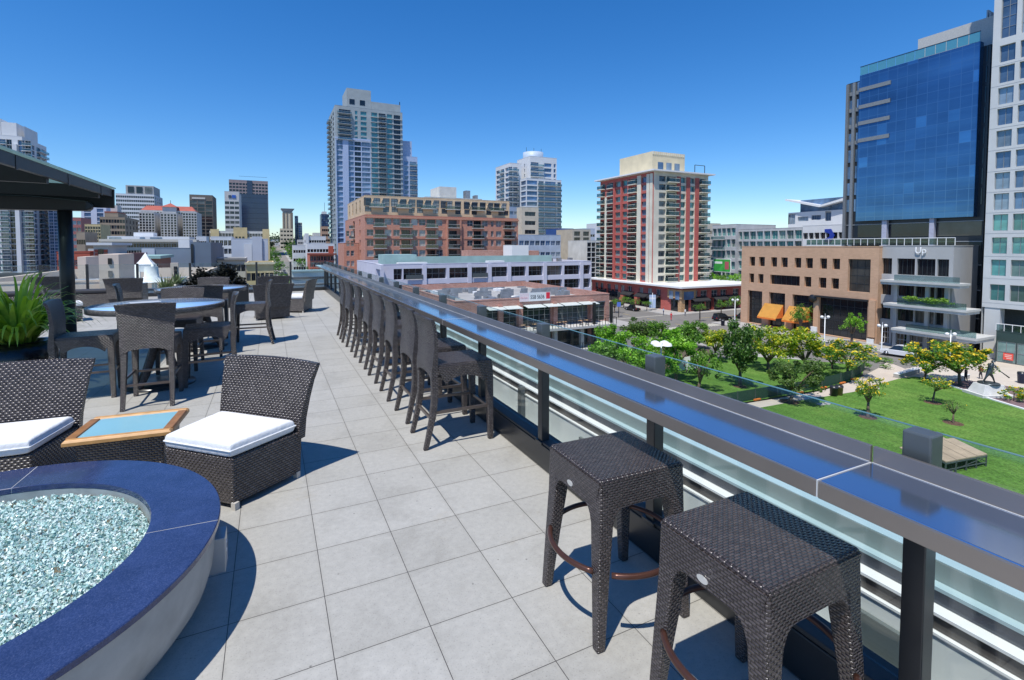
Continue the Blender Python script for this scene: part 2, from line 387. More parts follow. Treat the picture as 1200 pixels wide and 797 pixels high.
MB(o_).box(2.875,2.93,ya,yb,.064,.140).build('band',GRY,pp)
MB(o_).box(2.85,2.94,ya,yb,.142,.160).build('ledge',TEAL,pp)
MB(o_).box(2.905,3.3,ya,yb,.162,.255).build('band',SAGE,pp)
MB(o_).box(2.908,3.30,ya,yb,.257,.262).build('coping',TEAL,pp)
MB(o_).box(2.62,2.80,ya,yb,-1.2,-.42).build('step',WST,pp)
for k in range(9):
    y=.2+2.6*k
    MB(o_).box(2.74,2.798,y-.05,y+.05,-.42,.06).build('bracket',GRS,pp,.004)
y0=1.25
for k in range(8):
    y=y0+2.6*k
    MB(o_).box(2.768,2.796,y,y+.28,-.34,-.13).build('lamp_plate',mat('smoked lamp glass',(.10,.12,.12),.15),pp,.004)
f=MB().box(2.10,2.80,-4,FARY+.6,-.52,-.48).build('gutter_floor',mat('gutter membrane',(.22,.22,.22),.8,grime=.4,scale=2)); tag(f,kind='structure')
pf=thing('parapet','white metal parapet with grey rail beyond the far glass guard','parapet',(-5,FARY+.9,0))
o_=(-5,FARY+.9,0)
XM=sx(341,FARY+.8)
MB(o_).box(-14,2.6,FARY+.75,FARY+1.0,-1,.16).build('panel',WST,pf)
MB(o_).box(-14,2.62,FARY+.70,FARY+1.05,.17,.22).build('band',GRY,pf)
MB(o_).box(XM,2.62,FARY+.73,FARY+1.05,.225,.42).build('panel',WST,pf)
MB(o_).box(XM,2.62,FARY+.68,FARY+1.08,.43,.50).build('coping',GRY,pf)
MB(o_).box(XM,2.62,FARY+.72,FARY+1.02,.51,.72).build('panel',WST,pf)
MB(o_).box(XM,2.62,FARY+.66,FARY+1.1,.73,.79).build('coping',TEAL,pf)

# ---------------------------------------------------------------- backless stools
FOOTR=mat('bronze foot ring',(.10,.045,.032),.3,.5,.15,20)
def make_stool(label,x,y,rz=0):
    t=thing('bar_stool',label,'stool',(x,y,0),rz,'backless stools at the bar counter')
    a,b_=.225,.213; z1=.76
    s=MB(); s.loft([[(-a-.016,-b_-.016,.742),(a+.016,-b_-.016,.742),(a+.016,b_+.016,.742),(-a-.016,b_+.016,.742)],
                    [(-a-.010,-b_-.010,z1),(a+.010,-b_-.010,z1),(a+.010,b_+.010,z1),(-a-.010,b_+.010,z1)]])
    s.build('seat',WK,t,.008,2)
    # arched aprons between the legs
    def arch(h,n=14):
        pts=[(-h,.655)]
        for k in range(n+1):
            u=-1+2*k/n; pts.append((u*(h-.062),.655-.155*abs(u)**3.2))
        pts.append((h,.655)); return pts
    for sy_ in (-1,1):
        lo=[]; 
        p=[(-a-.012,.743)]+[(u*(a-.050),.618-.085*abs(u)**9) for u in [-1+2*k/24 for k in range(25)]]+[(a+.012,.743)]
        MB().plate(p,'y',sy_*(b_+.006)-.012,sy_*(b_+.006)+.012).build('apron',WK,t)
    for sx_ in (-1,1):
        p=[(-b_-.012,.743)]+[(u*(b_-.050),.618-.085*abs(u)**9) for u in [-1+2*k/24 for k in range(25)]]+[(b_+.012,.743)]
        MB().plate(p,'x',sx_*(a+.006)-.012,sx_*(a+.006)+.012).build('apron',WK,t)
    for sx_ in (-1,1):
        for sy_ in (-1,1):
            secs=[]
            for z,out,wd in ((0,.046,.044),(.30,.032,.060),(.52,.021,.074),(.742,.0155,.082)):
                xo=sx_*(a+out); xi=sx_*(a+out-wd); yo=sy_*(b_+out); yi=sy_*(b_+out-wd)
                secs.append([(xo,yo,z),(xi,yo,z),(xi,yi,z),(xo,yi,z)])
            l=MB().loft(secs).build('leg',WK,t,.008,2,fix=True)
            MB().box(sx_*(a+.022)-.014,sx_*(a+.022)+.014,sy_*(b_+.022)-.014,sy_*(b_+.022)+.014,-.001,.006).build('foot_pad',DK,l)
    r=.318
    for q in range(4):
        a0=PI/4+q*PI/2+.13; a1=a0+PI/2-.26
        MB().tube([(r*math.cos(a0+(a1-a0)*k/16),r*math.sin(a0+(a1-a0)*k/16),.335) for k in range(17)],.0135,10).build('foot_rail',FOOTR,t)
    bz=MB(); bz.loft([[(-a-.016-e,.02+.024*math.cos(2*PI*k/20),.645+.013*math.sin(2*PI*k/20)) for k in range(20)] for e in (0,.005)])
    bz.build('badge',mat('badge metal',(.75,.75,.72),.3,.6),t,fix=True)
    return t
make_stool('backless woven stool nearest the camera, tucked half under the counter',1.568,1.19,.01)
make_stool('backless woven stool between the nearest stool and the row of chairs',1.535,1.975,-.02)

# ---------------------------------------------------------------- high woven chairs
STR=mat('brown metal stretcher',(.16,.13,.115),.3,.6,.1,20)
SEATW=wicker('seat wicker',.03,.014,c=(.055,.043,.042),hi=(.11,.09,.09)); WKC=wicker('chair wicker',.030,.0155,hi=(.12,.098,.09))
def make_chair(label,x,y,rz,group):
    t=thing('high_chair',label,'chair',(x,y,0),rz,group)
    # back: curved wicker shell
    prof=[(.60,-.262,-.205,.246),(.70,-.260,-.202,.247),(.80,-.247,-.204,.250),(.92,-.238,-.203,.256),(1.03,-.245,-.213,.266),(1.10,-.258,-.227,.274),(1.150,-.278,-.243,.281),(1.158,-.276,-.252,.280)]
    secs=[]; n=10
    for z,xb,xf,hw in prof:
        ring=[]
        k_=(z-.6)/.55
        bow=lambda u:-.035*k_*(1-u*u)
        for i in range(n+1):
            u=-1+2*i/n; ring.append((xb+bow(u),u*hw,z+(.012*k_*(1-u*u))-( .0 if z>.61 else -.06*(1-abs(u)**3))))
        for i in range(n+1):
            u=1-2*i/n; ring.append((xf+bow(u),u*hw,z+(.012*k_*(1-u*u))-( .0 if z>.61 else -.06*(1-abs(u)**3))))
        secs.append(ring)
    MB().loft(secs,0,False).build('backrest',WKC,t,fix=True)
    s=MB(); s.loft([[(-.205,-.238,z),(.312+e,-.243-e,z),(.312+e,.243+e,z),(-.205,.238,z)] for z,e in ((.69,.008),(.735,.006),(.75,0))])
    s.build('seat',SEATW,t,.01,3,fix=True)
    for s_ in (-1,1):
        p=[(-.205,.72)]+[(.055+u*.185,.632-.062*abs(u)**2.6-.012*(u>0)*u) for u in [-1+2*k/14 for k in range(15)]]+[(.312,.72)]
        MB().plate(p,'y',s_*.236-.013,s_*.236+.013).build('apron',WKC,t)
    p=[(-.236,.72)]+[(u*.19,.645-.06*abs(u)**3) for u in [-1+2*k/12 for k in range(13)]]+[(.236,.72)]
    MB().plate(p,'x',.296,.322).build('apron',WKC,t)
    for s_ in (-1,1):
        secs=[[(x,s_*(yo),z) for x,yo in ((xb,y1),(xf,y1),(xf,y0),(xb,y0))] for z,xb,xf,y0,y1 in
              ((0,-.335,-.293,.205,.247),(.12,-.308,-.262,.202,.247),(.28,-.276,-.222,.197,.247),(.42,-.259,-.203,.192,.247),(.55,-.256,-.196,.187,.247),(.64,-.259,-.199,.184,.247))]
        MB().loft(secs).build('leg',WKC,t,.007,2,fix=True)
        secs=[[(x,s_*(yo),z) for x,yo in ((xb,y1),(xf,y1),(xf,y0),(xb,y0))] for z,xb,xf,y0,y1 in
              ((0,.283,.330,.205,.250),(.32,.272,.330,.196,.251),(.58,.262,.329,.188,.251),(.70,.262,.324,.188,.248))]
        MB().loft(secs).build('leg',WKC,t,.007,2,fix=True)
        MB().beam((-.25,s_*.224,.318),(.285,s_*.224,.318),.018,.026).build('stretcher',STR,t)
    MB().beam((-.255,-.20,.262),(-.255,.20,.262),.018,.026).build('stretcher',STR,t)
    MB().beam((.30,-.20,.30),(.30,.20,.30),.018,.026).build('stretcher',STR,t)
    return t
ordn=['nearest','second','third','fourth','fifth','sixth','seventh','farthest']
c0=None
for i,(y,dx,rz) in enumerate([(4.412,0,.0),(5.13,.012,.02),(5.93,.0,-.015),(6.757,.005,.01),(7.575,.01,.0),(8.43,.0,-.02),(9.37,-.015,.03),(10.17,-.015,-.01)]):
    lab='%s chair from the stools in the row of high woven chairs facing the counter'%ordn[i]
    if c0 is None: c0=make_chair(lab,1.513+dx,y,rz,'high chairs along the bar counter'); q=c0
    else: q=copy_tree(c0); q.location=(1.513+dx,y,0); q.rotation_euler=(0,0,rz); q['label']=lab
    
# ---------------------------------------------------------------- round high tables and their chairs
GT=mat('sky tinted table glass',(.34,.56,.86),.07,0,.05,1,spec=.8)  # reflected sky is put into the blue base colour
def make_table(label,x,y,r):
    t=thing('round_table',label,'table',(x,y,0),0,'high round tables')
    MB().lathe([(0,1.035),(r-.03,1.035),(r-.028,1.047),(0,1.047)],64).build('glass_top',GT,t,fix=True)
    MB().lathe([(r-.03,1.03),(r-.03,1.05),(r,1.05),(r+.004,1.04),(r,.985),(r-.05,.985),(r-.05,1.03)],64).build('rim',WKT,t,fix=True)
    MB().lathe([(0,.98),(.14,.98),(.10,.86),(.085,.6),(.09,.45),(0,.45)],24).build('pedestal',WK,t,fix=True)
    for k in range(4):
        a=PI/4+k*PI/2+.2; c,s_=math.cos(a),math.sin(a)
        MB().tube([(.05*c,.05*s_,.62),(.12*c,.12*s_,.42),(.22*c,.22*s_,.18),(.33*c,.33*s_,.02)],[.05,.045,.04,.03],8).build('leg',WK,t)
    MB().lathe([(0,0),(.38,0),(.38,.02),(.05,.05),(0,.05)],32).build('base',DK,t,fix=True)
    return t
T1=(-1.30,7.72,.735); T2=(-1.10,10.35,.70)
make_table('nearer round high table with sky-reflecting glass top and woven rim',*T1)
make_table('farther round high table with sky-reflecting glass top, closer to the dark planter',*T2)
for lab,x,y,rz in [
    ('high woven chair with its back to the camera at the nearer round table',-1.245,6.93,R(90)),
    ('high woven chair beside the spiky planter, on the left of the nearer table',-2.02,7.50,R(4)),
    ('high woven chair on the right of the nearer table, side view facing left',-.70,7.62,R(184)),
    ('high woven chair across the nearer table, only its top showing over the glass',-1.20,8.62,R(-92)),
    ('high woven chair left of the farther table, seen as a dark rounded back',-2.02,10.2,R(8)),
    ('high woven chair right of the farther table, in front of the lounge chairs',-.28,10.25,R(176)),
    ('high woven chair across the farther table, its pale woven top over the glass',-1.02,11.3,R(-88)),
    ('high dark chair between the two round tables, back to the camera',-.98,9.52,R(92))]:
    q=copy_tree(c0); q.location=(x,y,0); q.rotation_euler=(0,0,rz); q['label']=lab; q['group']='high chairs around the round tables'
# a menu card on the nearer table, a caddy on the farther
t=thing('menu_card','flat pale menu card lying on the nearer round table','menu card',(-1.5,8.0,1.0505),.3)
MB().box(-.16,.16,-.11,.11,0,.004).build('card',mat('menu paper',(.45,.47,.5),.5),t); MB().box(-.15,.15,.085,.105,.0045,.0055).build('band',mat('menu band',(.2,.2,.22),.5),t)

# ---------------------------------------------------------------- lounge chairs
CUSH=mat('white canvas',(.74,.74,.735),.85,0,.03,30,bump=.25)
def make_lounge(label,x,y,rz,group='low woven lounge chairs'):
    t=thing('lounge_chair',label,'lounge chair',(x,y,0),rz,group)     # faces +x
    w=.30
    s=MB(); s.loft([[(-.27,-.385,.035),(.278,-.298,.035),(.278,.298,.035),(-.27,.385,.035)],[(-.28,-.395,.36),(.285,-.308,.36),(.285,.308,.36),(-.28,.395,.36)]])
    s.build('seat_box',WKL,t,.01,2)
    secs=[]; n=8
    for z,xb,xf,hw in ((.30,-.315,-.245,.392),(.45,-.322,-.252,.402),(.60,-.345,-.285,.42),(.74,-.375,-.325,.44),(.855,-.41,-.37,.465),(.87,-.41,-.38,.464)):
        k_=max(0,(z-.3)/.55); bow=lambda u:-.03*k_*(1-u*u)
        ring=[(xb+bow(-1+2*i/n),(-1+2*i/n)*hw,z-.014*k_*(1-abs(-1+2*i/n)**2)*-1) for i in range(n+1)]+[(xf+bow(1-2*i/n),(1-2*i/n)*hw,z+.014*k_*(1-abs(1-2*i/n)**2)) for i in range(n+1)]
        secs.append(ring)
    MB().loft(secs).build('backrest',WKL,t,fix=True)
    c=MB()
    nx,ny=14,14; vs=[]; 
    def pt(u,v,top):
        u=math.tanh(2.4*u)/math.tanh(2.4); v=math.tanh(2.4*v)/math.tanh(2.4)
        e=max(0,(1-abs(u)**16)*(1-abs(v)**16))
        X=.03+u*.265-(.0 if abs(u)<.99 else .0); Y=v*(.372-(X+.245)*.13)
        h=.412 + (.050*(e**.13)+.014*(1-u*u)*(1-v*v)+.003*math.sin(9*u+2*v)*e if top else -.050*(e**.13))
        return (X,Y,h)
    for i in range(nx+1):
        for j in range(ny+1): vs.append(pt(-1+2*i/nx,-1+2*j/ny,True))
    for i in range(nx+1):
        for j in range(ny+1): vs.append(pt(-1+2*i/nx,-1+2*j/ny,False))
    fs=[];M=(nx+1)*(ny+1)
    for i in range(nx):
        for j in range(ny):
            a=i*(ny+1)+j; fs.append((a,a+ny+1,a+ny+2,a+1)); fs.append((M+a,M+a+1,M+a+ny+2,M+a+ny+1))
    def edge(a,b): fs.append((a,b,M+b,M+a))
    for j in range(ny): edge(j,j+1); edge(nx*(ny+1)+j+1,nx*(ny+1)+j)
    for i in range(nx): edge((i+1)*(ny+1),i*(ny+1)); edge(i*(ny+1)+ny,(i+1)*(ny+1)+ny)
    c.add(vs,fs,0,True); q=c.build('cushion',CUSH,t,fix=True)
    m=q.modifiers.new('sub','SUBSURF'); m.levels=m.render_levels=1
    ring=[pt(-1+2*i/nx,-1,True) for i in range(nx+1)]+[pt(1,-1+2*j/ny,True) for j in range(1,ny+1)]+[pt(1-2*i/nx,1,True) for i in range(1,nx+1)]+[pt(-1,1-2*j/ny,True) for j in range(1,ny)]
    MB().tube([((x-.05)*1.004+.05,y*1.004,z) for x,y,z in ring],.006,6,close=True).build('piping',CUSH,q)
    for a in (-1,1):
        for b_ in (-1,1):
            MB().box(a*.255+.01-.018,a*.255+.01+.018,b_*(.335-.032*a)-.018,b_*(.335-.032*a)+.018,0,.05).build('leg',mat('pale foot',(.5,.47,.42),.5),t)
    return t
L0=make_lounge('low woven lounge chair with thick white cushion right of the wooden side table',-.28,4.2,R(226))
for lab,x,y,rz in [
    ('low woven lounge chair cut by the left picture edge, beside the fire pit',-1.80,4.78,R(267)),
    ('low woven lounge chair seen from behind, nearest of the far group',-.02,13.62,R(103)),
    ('low woven lounge chair side on with white cushion showing, by the open floor',.66,14.75,R(160)),
    ('low brown lounge chair behind the other two at the far glass rail',.02,17.0,R(100)),
    ('pale backed lounge chair behind the pergola post by the far rail',-5.9,19.6,R(90)),
    ('pale flared lounge chair in front of the stucco building at the far rail',-3.75,17.8,R(90)),
    ('dark lounge chair under the pergola shade near the spiky planter',-4.4,15.2,R(20))]:
    q=copy_tree(L0); q.location=(x,y,0); q.rotation_euler=(0,0,rz); q['label']=lab
# side table
t=thing('side_table','small low side table with wooden frame and pale blue glass top','side table',(-.985,4.665,0),R(-5))
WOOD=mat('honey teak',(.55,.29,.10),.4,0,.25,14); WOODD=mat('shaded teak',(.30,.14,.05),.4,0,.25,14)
a,b_=.325,.275
for k,(p0,p1,w_) in enumerate([((-a,-b_+.03),(a,-b_+.03),0),((-a,b_-.03),(a,b_-.03),0)]):
    MB().loft([[(p0[0],p0[1]-.032,.395),(p1[0],p0[1]-.032,.395),(p1[0],p0[1]+.032,.395),(p0[0],p0[1]+.032,.395)],[(p0[0],p0[1]-.032,.42),(p1[0],p0[1]-.032,.42),(p1[0],p0[1]+.032,.42),(p0[0],p0[1]+.032,.42)],[(p0[0]+.014,p0[1]-.02,.436),(p1[0]-.014,p0[1]-.02,.436),(p1[0]-.014,p0[1]+.02,.436),(p0[0]+.014,p0[1]+.02,.436)]]).build('frame_board',WOOD,t,.003,fix=True)
for x in (-a+.032,a-.032):
    MB().loft([[(x-.032,-b_+.064,z),(x+.032-e,-b_+.064,z),(x+.032-e,b_-.064,z),(x-.032+e*0,b_-.064,z)] for z,e in ((.395,0),(.42,0),(.4345,.008))]).build('frame_board',WOODD,t,.002,fix=True)
MB().box(-a+.066,a-.066,-b_+.066,b_-.066,.41,.428).build('glass_top',mat('frosted blue glass',(.25,.50,.58),.12,0,.05,3,spec=.7),t)
MB().loft([[(-.25,-.2,.02),(.25,-.2,.02),(.25,.2,.02),(-.25,.2,.02)],[(-.27,-.225,.393),(.27,-.225,.393),(.27,.225,.393),(-.27,.225,.393)]]).build('base',WKL,t,.008)

# ---------------------------------------------------------------- fire pit
fc=(-1.398,2.905); RO,RI,ZR=1.140,.834,.418
t=thing('fire_pit','round fire pit with dark blue granite rim full of crushed pale glass','fire pit',(fc[0],fc[1],0))
def granite():
    m,nt,b=nodes('blue granite')
    tc=N(nt,'ShaderNodeTexCoord'); vo=N(nt,'ShaderNodeTexVoronoi'); vo.inputs['Scale'].default_value=260; lk(nt,tc.outputs['Object'],vo.inputs['Vector'])
    no=N(nt,'ShaderNodeTexNoise'); no.inputs['Scale'].default_value=8; no.inputs['Detail'].default_value=6; lk(nt,tc.outputs['Object'],no.inputs['Vector'])
    r=ramp(nt,vo.outputs['Color'],[(.2,(.022,.036,.10)),(.6,(.032,.05,.13)),(.92,(.05,.07,.16)),(1,(.10,.12,.21))])
    mx=N(nt,'ShaderNodeMix',data_type='RGBA',blend_type='MULTIPLY'); mx.inputs[0].default_value=.5
    r2=ramp(nt,no.outputs[0],[(.3,(.6,)*3),(.7,(1.2,)*3)]); lk(nt,r.outputs[0],mx.inputs[6]); lk(nt,r2.outputs[0],mx.inputs[7])
    lk(nt,mx.outputs[2],b.inputs['Base Color']); b.inputs['Roughness'].default_value=.09; b.inputs['Specular IOR Level'].default_value=.6
    return m
GRN=granite(); CONC=mat('pit concrete',(.42,.41,.385),.75,0,.12,9,bump=.12,grime=.25)
# rim in slabs: seam seen at the right
sa=math.atan2(-.02,1)  
s0=gz(230,614,ZR); sa=math.atan2(s0[1]-fc[1],s0[0]-fc[0])
cuts=[sa+k*PI/2 for k in range(4)]
for k in range(4):
    a0=cuts[k]+.0022; a1=cuts[k]+PI/2-.0022
    prof=[(RI,ZR-.032),(RO-.004,ZR-.032),(RO,ZR-.028),(RO,ZR-.004),(RO-.004,ZR),(RI+.003,ZR),(RI,ZR-.003),(RI,ZR-.032)]
    MB((0,0,0)).lathe(prof,40,(0,0),0,False,a0,a1).build('rim_slab',GRN,t,fix=True)
for a in cuts:
    c,s_=math.cos(a),math.sin(a)
    MB().loft([[(r*c-e*s_,r*s_+e*c,z) for r,z in ((RI+.002,ZR-.03),(RO-.003,ZR-.03),(RO-.003,ZR-.0008),(RI+.002,ZR-.0008))] for e in (-.0022,.0022)]).build('seam',SEAM,t,fix=True)
MB().lathe([(RO-.015,ZR-.033),(RO-.018,.30),(RO-.03,.20),(RO-.06,.10),(RO-.11,.03),(RO-.14,0)],72).build('wall',CONC,t)
MB().lathe([(RI+.002,ZR-.034),(RI+.0,.25)],72).build('liner',mat('pit liner',(.30,.33,.33),.6,0,.2,12),t)
rr=random.Random(3)
SH=island('crushed glass',[(0,(.20,.40,.37)),(.3,(.44,.62,.58)),(.65,(.62,.76,.70)),(.86,(.74,.82,.75)),(.93,(.84,.88,.83)),(.955,(.10,.18,.15)),(.975,(.26,.19,.09)),(1,(.03,.03,.03))],.12,.8)
mb=MB(); mb.lathe([(0,.338),(.4,.336),(RI-.002,.322)],48,mat=1)
def zf(x,y): return .365+.014*math.sin(5*x+1.3)*math.cos(6*y)+.008*math.sin(17*x)*math.sin(13*y+1)-.02*((x*x+y*y)/RI/RI)**3
for k in range(30000):
    r=RI*.985*math.sqrt(rr.random()); a=rr.random()*2*PI
    x,y=r*math.cos(a),r*math.sin(a)
    if x<-.55 and rr.random()<.5: continue
    s_=rr.uniform(.004,.011); z=zf(x,y)+rr.uniform(-.012,.008)
    M=Matrix.Rotation(rr.random()*6.28,3,'X')@Matrix.Rotation(rr.random()*6.28,3,'Y')@Matrix.Rotation(rr.random()*6.28,3,'Z')
    q=[M@Vector(p)*s_ for p in ((1,0,-.5),(-.5,.87,-.5),(-.5,-.87,-.4),(.1,.1,.8))]
    mb.add([(x+p.x,y+p.y,z+p.z) for p in q],[(0,2,1),(0,1,3),(1,2,3),(2,0,3)])
q=mb.build('crushed_glass',[SH,mat('glass bed',(.40,.56,.54),.5)],t); tag(q,kind='stuff')
# gas control box on the pit wall
bx=gz(262,650,.2); a=math.atan2(bx[1]-fc[1],bx[0]-fc[0])
a=a
c,s_=math.cos(a),math.sin(a)
def rad(r,h,z): return (r*c-h*s_, r*s_+h*c, z)
MB().loft([[rad(1.06,-.06,z),rad(1.165,-.06,z),rad(1.165,.06,z),rad(1.06,.06,z)] for z in (.14,.32)]).build('control_box',mat('grey enamel',(.30,.32,.34),.35,.3),t,.004)
MB().loft([[rad(1.1655,-.02,z),rad(1.1675,-.02,z),rad(1.1675,.012,z),rad(1.1655,.012,z)] for z in (.225,.275)]).build('notice_plate',mat('notice plate',(.8,.8,.8),.4),t)
MB().loft([[rad(1.168,-.011,z),rad(1.169,-.011,z),rad(1.169,.003,z),rad(1.168,.003,z)] for z in (.24,.262)]).build('switch',DK,t)

# ---------------------------------------------------------------- planters
def blades(mb,n,L,r0,rr,wid=.02,z0=.0,droop=1.0):
    for k in range(n):
        a=rr.random()*2*PI; el=rr.uniform(.6,1.5); l=L*rr.uniform(.6,1.1); w_=wid*rr.uniform(.7,1.3)
        p=Vector((math.cos(a)*r0*rr.random(),math.sin(a)*r0*rr.random(),z0)); d=Vector((math.cos(a)*math.cos(el),math.sin(a)*math.cos(el),math.sin(el)))
        side=Vector((-math.sin(a),math.cos(a),0)); vs=[]; nseg=8
        for i in range(nseg+1):
            f=i/nseg; ww=w_*(1-f)**.6*(.55+.9*min(f*3,1)) ; 
            vs+= [p-side*ww,p+side*ww]
            p=p+d*(l/nseg); d=(d+Vector((0,0,-.20*droop*f*1.6))).normalized()
        mb.add(vs,[(2*i,2*i+1,2*i+3,2*i+2) for i in range(nseg)],0,True)
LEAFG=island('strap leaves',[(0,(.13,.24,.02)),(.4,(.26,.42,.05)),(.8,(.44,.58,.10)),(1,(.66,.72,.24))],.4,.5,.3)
px_,py_=gz(20,420,0)
t=thing('planter','round black planter with arching bright green strap leaves','planter',(-2.94,8.5,0))
MB().lathe([(0,0),(.22,0),(.34,.15),(.40,.34),(.36,.50),(.29,.56),(.26,.54),(.26,.50),(0,.50)],40).build('pot',mat('black glaze',(.006,.006,.009),.25,0,.1,5),t,fix=True)
mb=MB(); blades(mb,230,.98,.18,random.Random(11),.024,.55,2.3); mb.build('leaves',LEAFG,t)
def bush_mesh(n,rx,ry,rz_,seed,s=.05):
    r_=random.Random(seed); mb=MB()
    cl=[(r_.gauss(0,.4)*rx,r_.gauss(0,.4)*ry,abs(r_.gauss(.5,.3))*rz_) for _ in range(16)]
    for k in range(n):
        c_=r_.choice(cl); p=Vector((c_[0]+r_.gauss(0,.16)*rx,c_[1]+r_.gauss(0,.16)*ry,max(.02,c_[2]+r_.gauss(0,.16)*rz_)))
        leaf(mb,p,s*r_.uniform(.6,1.3),r_)
    return mb
def leaf(mb,p,s,r_,mat_=0,asp=.55):
    a=r_.random()*2*PI; el=r_.uniform(-.9,.9)
    d=Vector((math.cos(a)*math.cos(el),math.sin(a)*math.cos(el),math.sin(el)))
    q=d.orthogonal().normalized(); q=Matrix.Rotation(r_.random()*6.28,3,d)@q
    mb.add([p-d*s,p+q*s*asp,p+d*s,p-q*s*asp],[(0,1,2,3)],mat_)
x0,x1=sx(196,16.6),sx(290,16.6)
t=thing('planter','long black trough planter with dark shrubs at the far glass rail','planter',((x0+x1)/2,16.6,0))
MB().box(x0-(x0+x1)/2,x1-(x0+x1)/2,-.22,.22,0,.66).build('trough',mat('black trough',(.008,.008,.009),.5),t,.01)
DLEAF=island('dark leaves',[(0,(.004,.005,.003)),(1,(.014,.016,.010))],.6,.3)
bm_=bush_mesh(1500,.42,.28,.55,5,.06); q=bm_.build('shrub',DLEAF,t); q.location=(sx(236,16.6)-(x0+x1)/2,0,.5); q.scale=(.85,.85,.85)
for px,s_ in ((264,1.0),(250,.7)):
    c=q.copy(); COL.objects.link(c); c.parent=t; c.location=(sx(px,16.6)-(x0+x1)/2,0,.5); c.scale=(s_,s_,s_); c.rotation_euler=(0,0,px)
for i,(px,Y,L) in enumerate(((193,15.9,.5),(206,18.6,.42))):
    t=thing('potted_plant',['spiky pale green plant left of the black trough planter','small spiky plant behind the long black trough'][i],'plant',(sx(px,Y),Y,0))
    MB().lathe([(0,0),(.16,0),(.2,.6),(.17,.6),(.17,.56),(0,.56)],20).build('pot',DK,t,fix=True)
    mb=MB(); blades(mb,60,L,.08,random.Random(20+i),.02,.55,.6); mb.build('leaves',island('pale strap leaves',[(0,(.10,.14,.05)),(1,(.25,.30,.12))],.5),t)
# low dark sofa bench in the shade
t=thing('bench','long low black bench in the shade along the far left rail','bench',(-5.4,18.3,0))
MB().box(-1.9,1.9,-.35,.35,.05,.42).build('base',WKL,t,.01); MB().box(-1.88,1.88,-.33,.33,.425,.52).build('seat_pad',mat('charcoal pad',(.03,.03,.035),.8),t,.03,3)
for x in (-1.93,1.93): MB().box(x-.06,x+.06,-.36,.36,.02,.66).build('arm',WKL,t,.01)

# ---------------------------------------------------------------- pergola canopy, upper left
t=thing('pergola','dark steel pergola with sloping teal glass roof at the upper left','pergola',(-6,13,0))
o_=(-6,13,0)
DKP=mat('pergola steel',(.014,.014,.015),.4,.1,.2,5)
GLR=clear_glass('pergola glass',(.42,.50,.49),.5,.35)
PX,PY=-3.30,11.55; XE=-2.64; YF=11.95
MB(o_).tube([(PX,PY,0),(PX,PY,2.45)],.105,20).build('post',DKP,t)
MB(o_).lathe([(0,0),(.2,0),(.2,.03),(0,.03)],24,(PX,PY)).build('base_plate',DKP,t)
MB(o_).loft([[(x,PY-w_,z0),(x,PY+w_,z0),(x,PY+w_,z1),(x,PY-w_,z1)] for x,w_,z0,z1 in ((PX+.40,.06,2.47,2.55),(PX+.34,.12,2.43,2.60),(PX-.4,.15,2.42,2.66),(-12,.15,2.42,2.70))]).build('main_beam',DKP,t,.02,fix=True)
rise=lambda x:2.885+(XE-x)*.015
YN=6.6
MB(o_).add([(XE,YN,rise(XE)),(XE,YF,rise(XE)),(-12,YF,rise(-12)),(-12,YN,rise(-12)),(XE,YN,rise(XE)+.02),(XE,YF,rise(XE)+.02),(-12,YF,rise(-12)+.02),(-12,YN,rise(-12)+.02)],[(0,1,2,3),(4,7,6,5),(0,4,5,1),(1,5,6,2),(2,6,7,3),(3,7,4,0)]).build('glass_roof',GLR,t)
MB(o_).beam((XE-.07,YN,rise(XE-.07)-.085),(XE-.07,YF-.02,rise(XE-.07)-.085),.06,.15).build('eave_beam',DKP,t)
for y in (6.7,7.9,9.6,11.2):
    MB(o_).box(XE-.045,XE-.035,y-.03,y+.03,2.70,2.868).build('bracket',DKP,t)
for y in (6.8,9.0,11.3):
    MB(o_).beam((XE-.10,y,rise(XE-.1)-.12),(-12,y,rise(-12)-.12),.09,.22).build('rafter',DKP,t)
MB(o_).beam((XE-.02,YF-.04,rise(XE)-.19),(-12,YF-.04,rise(-12)-.19),.06,.36).build('gable_beam',DKP,t)
MB(o_).beam((-5.2,YN,rise(-5.2)-.2),(-5.2,YF-.1,rise(-5.2)-.2),.1,.14).build('purlin',DKP,t)
# ================================================================ BUILDINGS
ASPH=mat('asphalt',(.085,.082,.078),.85,0,.15,.6,grime=.2)
FRW=mat('white frame',(.62,.63,.64),.5); FRD=mat('dark frame',(.05,.055,.06),.4,.3); FRG=mat('grey frame',(.30,.31,.32),.45,.3)
PG=pane('window glass',(.07,.09,.11),curt=.45,cc=(.5,.52,.5)); PGB=pane('blue window glass',(.13,.22,.36),.05,.15,.9,.25,(.36,.46,.56)); PGT=pane('teal window glass',(.12,.36,.35),.06,.15,.9,.3,(.30,.48,.45)); PGD=pane('dark window glass',(.012,.015,.02),.08,0,.7,.12,(.16,.16,.15))
ROOF=mat('roof membrane',(.42,.41,.39),.85,0,.12,.4,grime=.3)
RAILG=clear_glass('balcony glass',(.62,.74,.76),.6,.12)
SLAB=mat('balcony concrete',(.55,.54,.51),.75,grime=.2,scale=1)
_wc={}
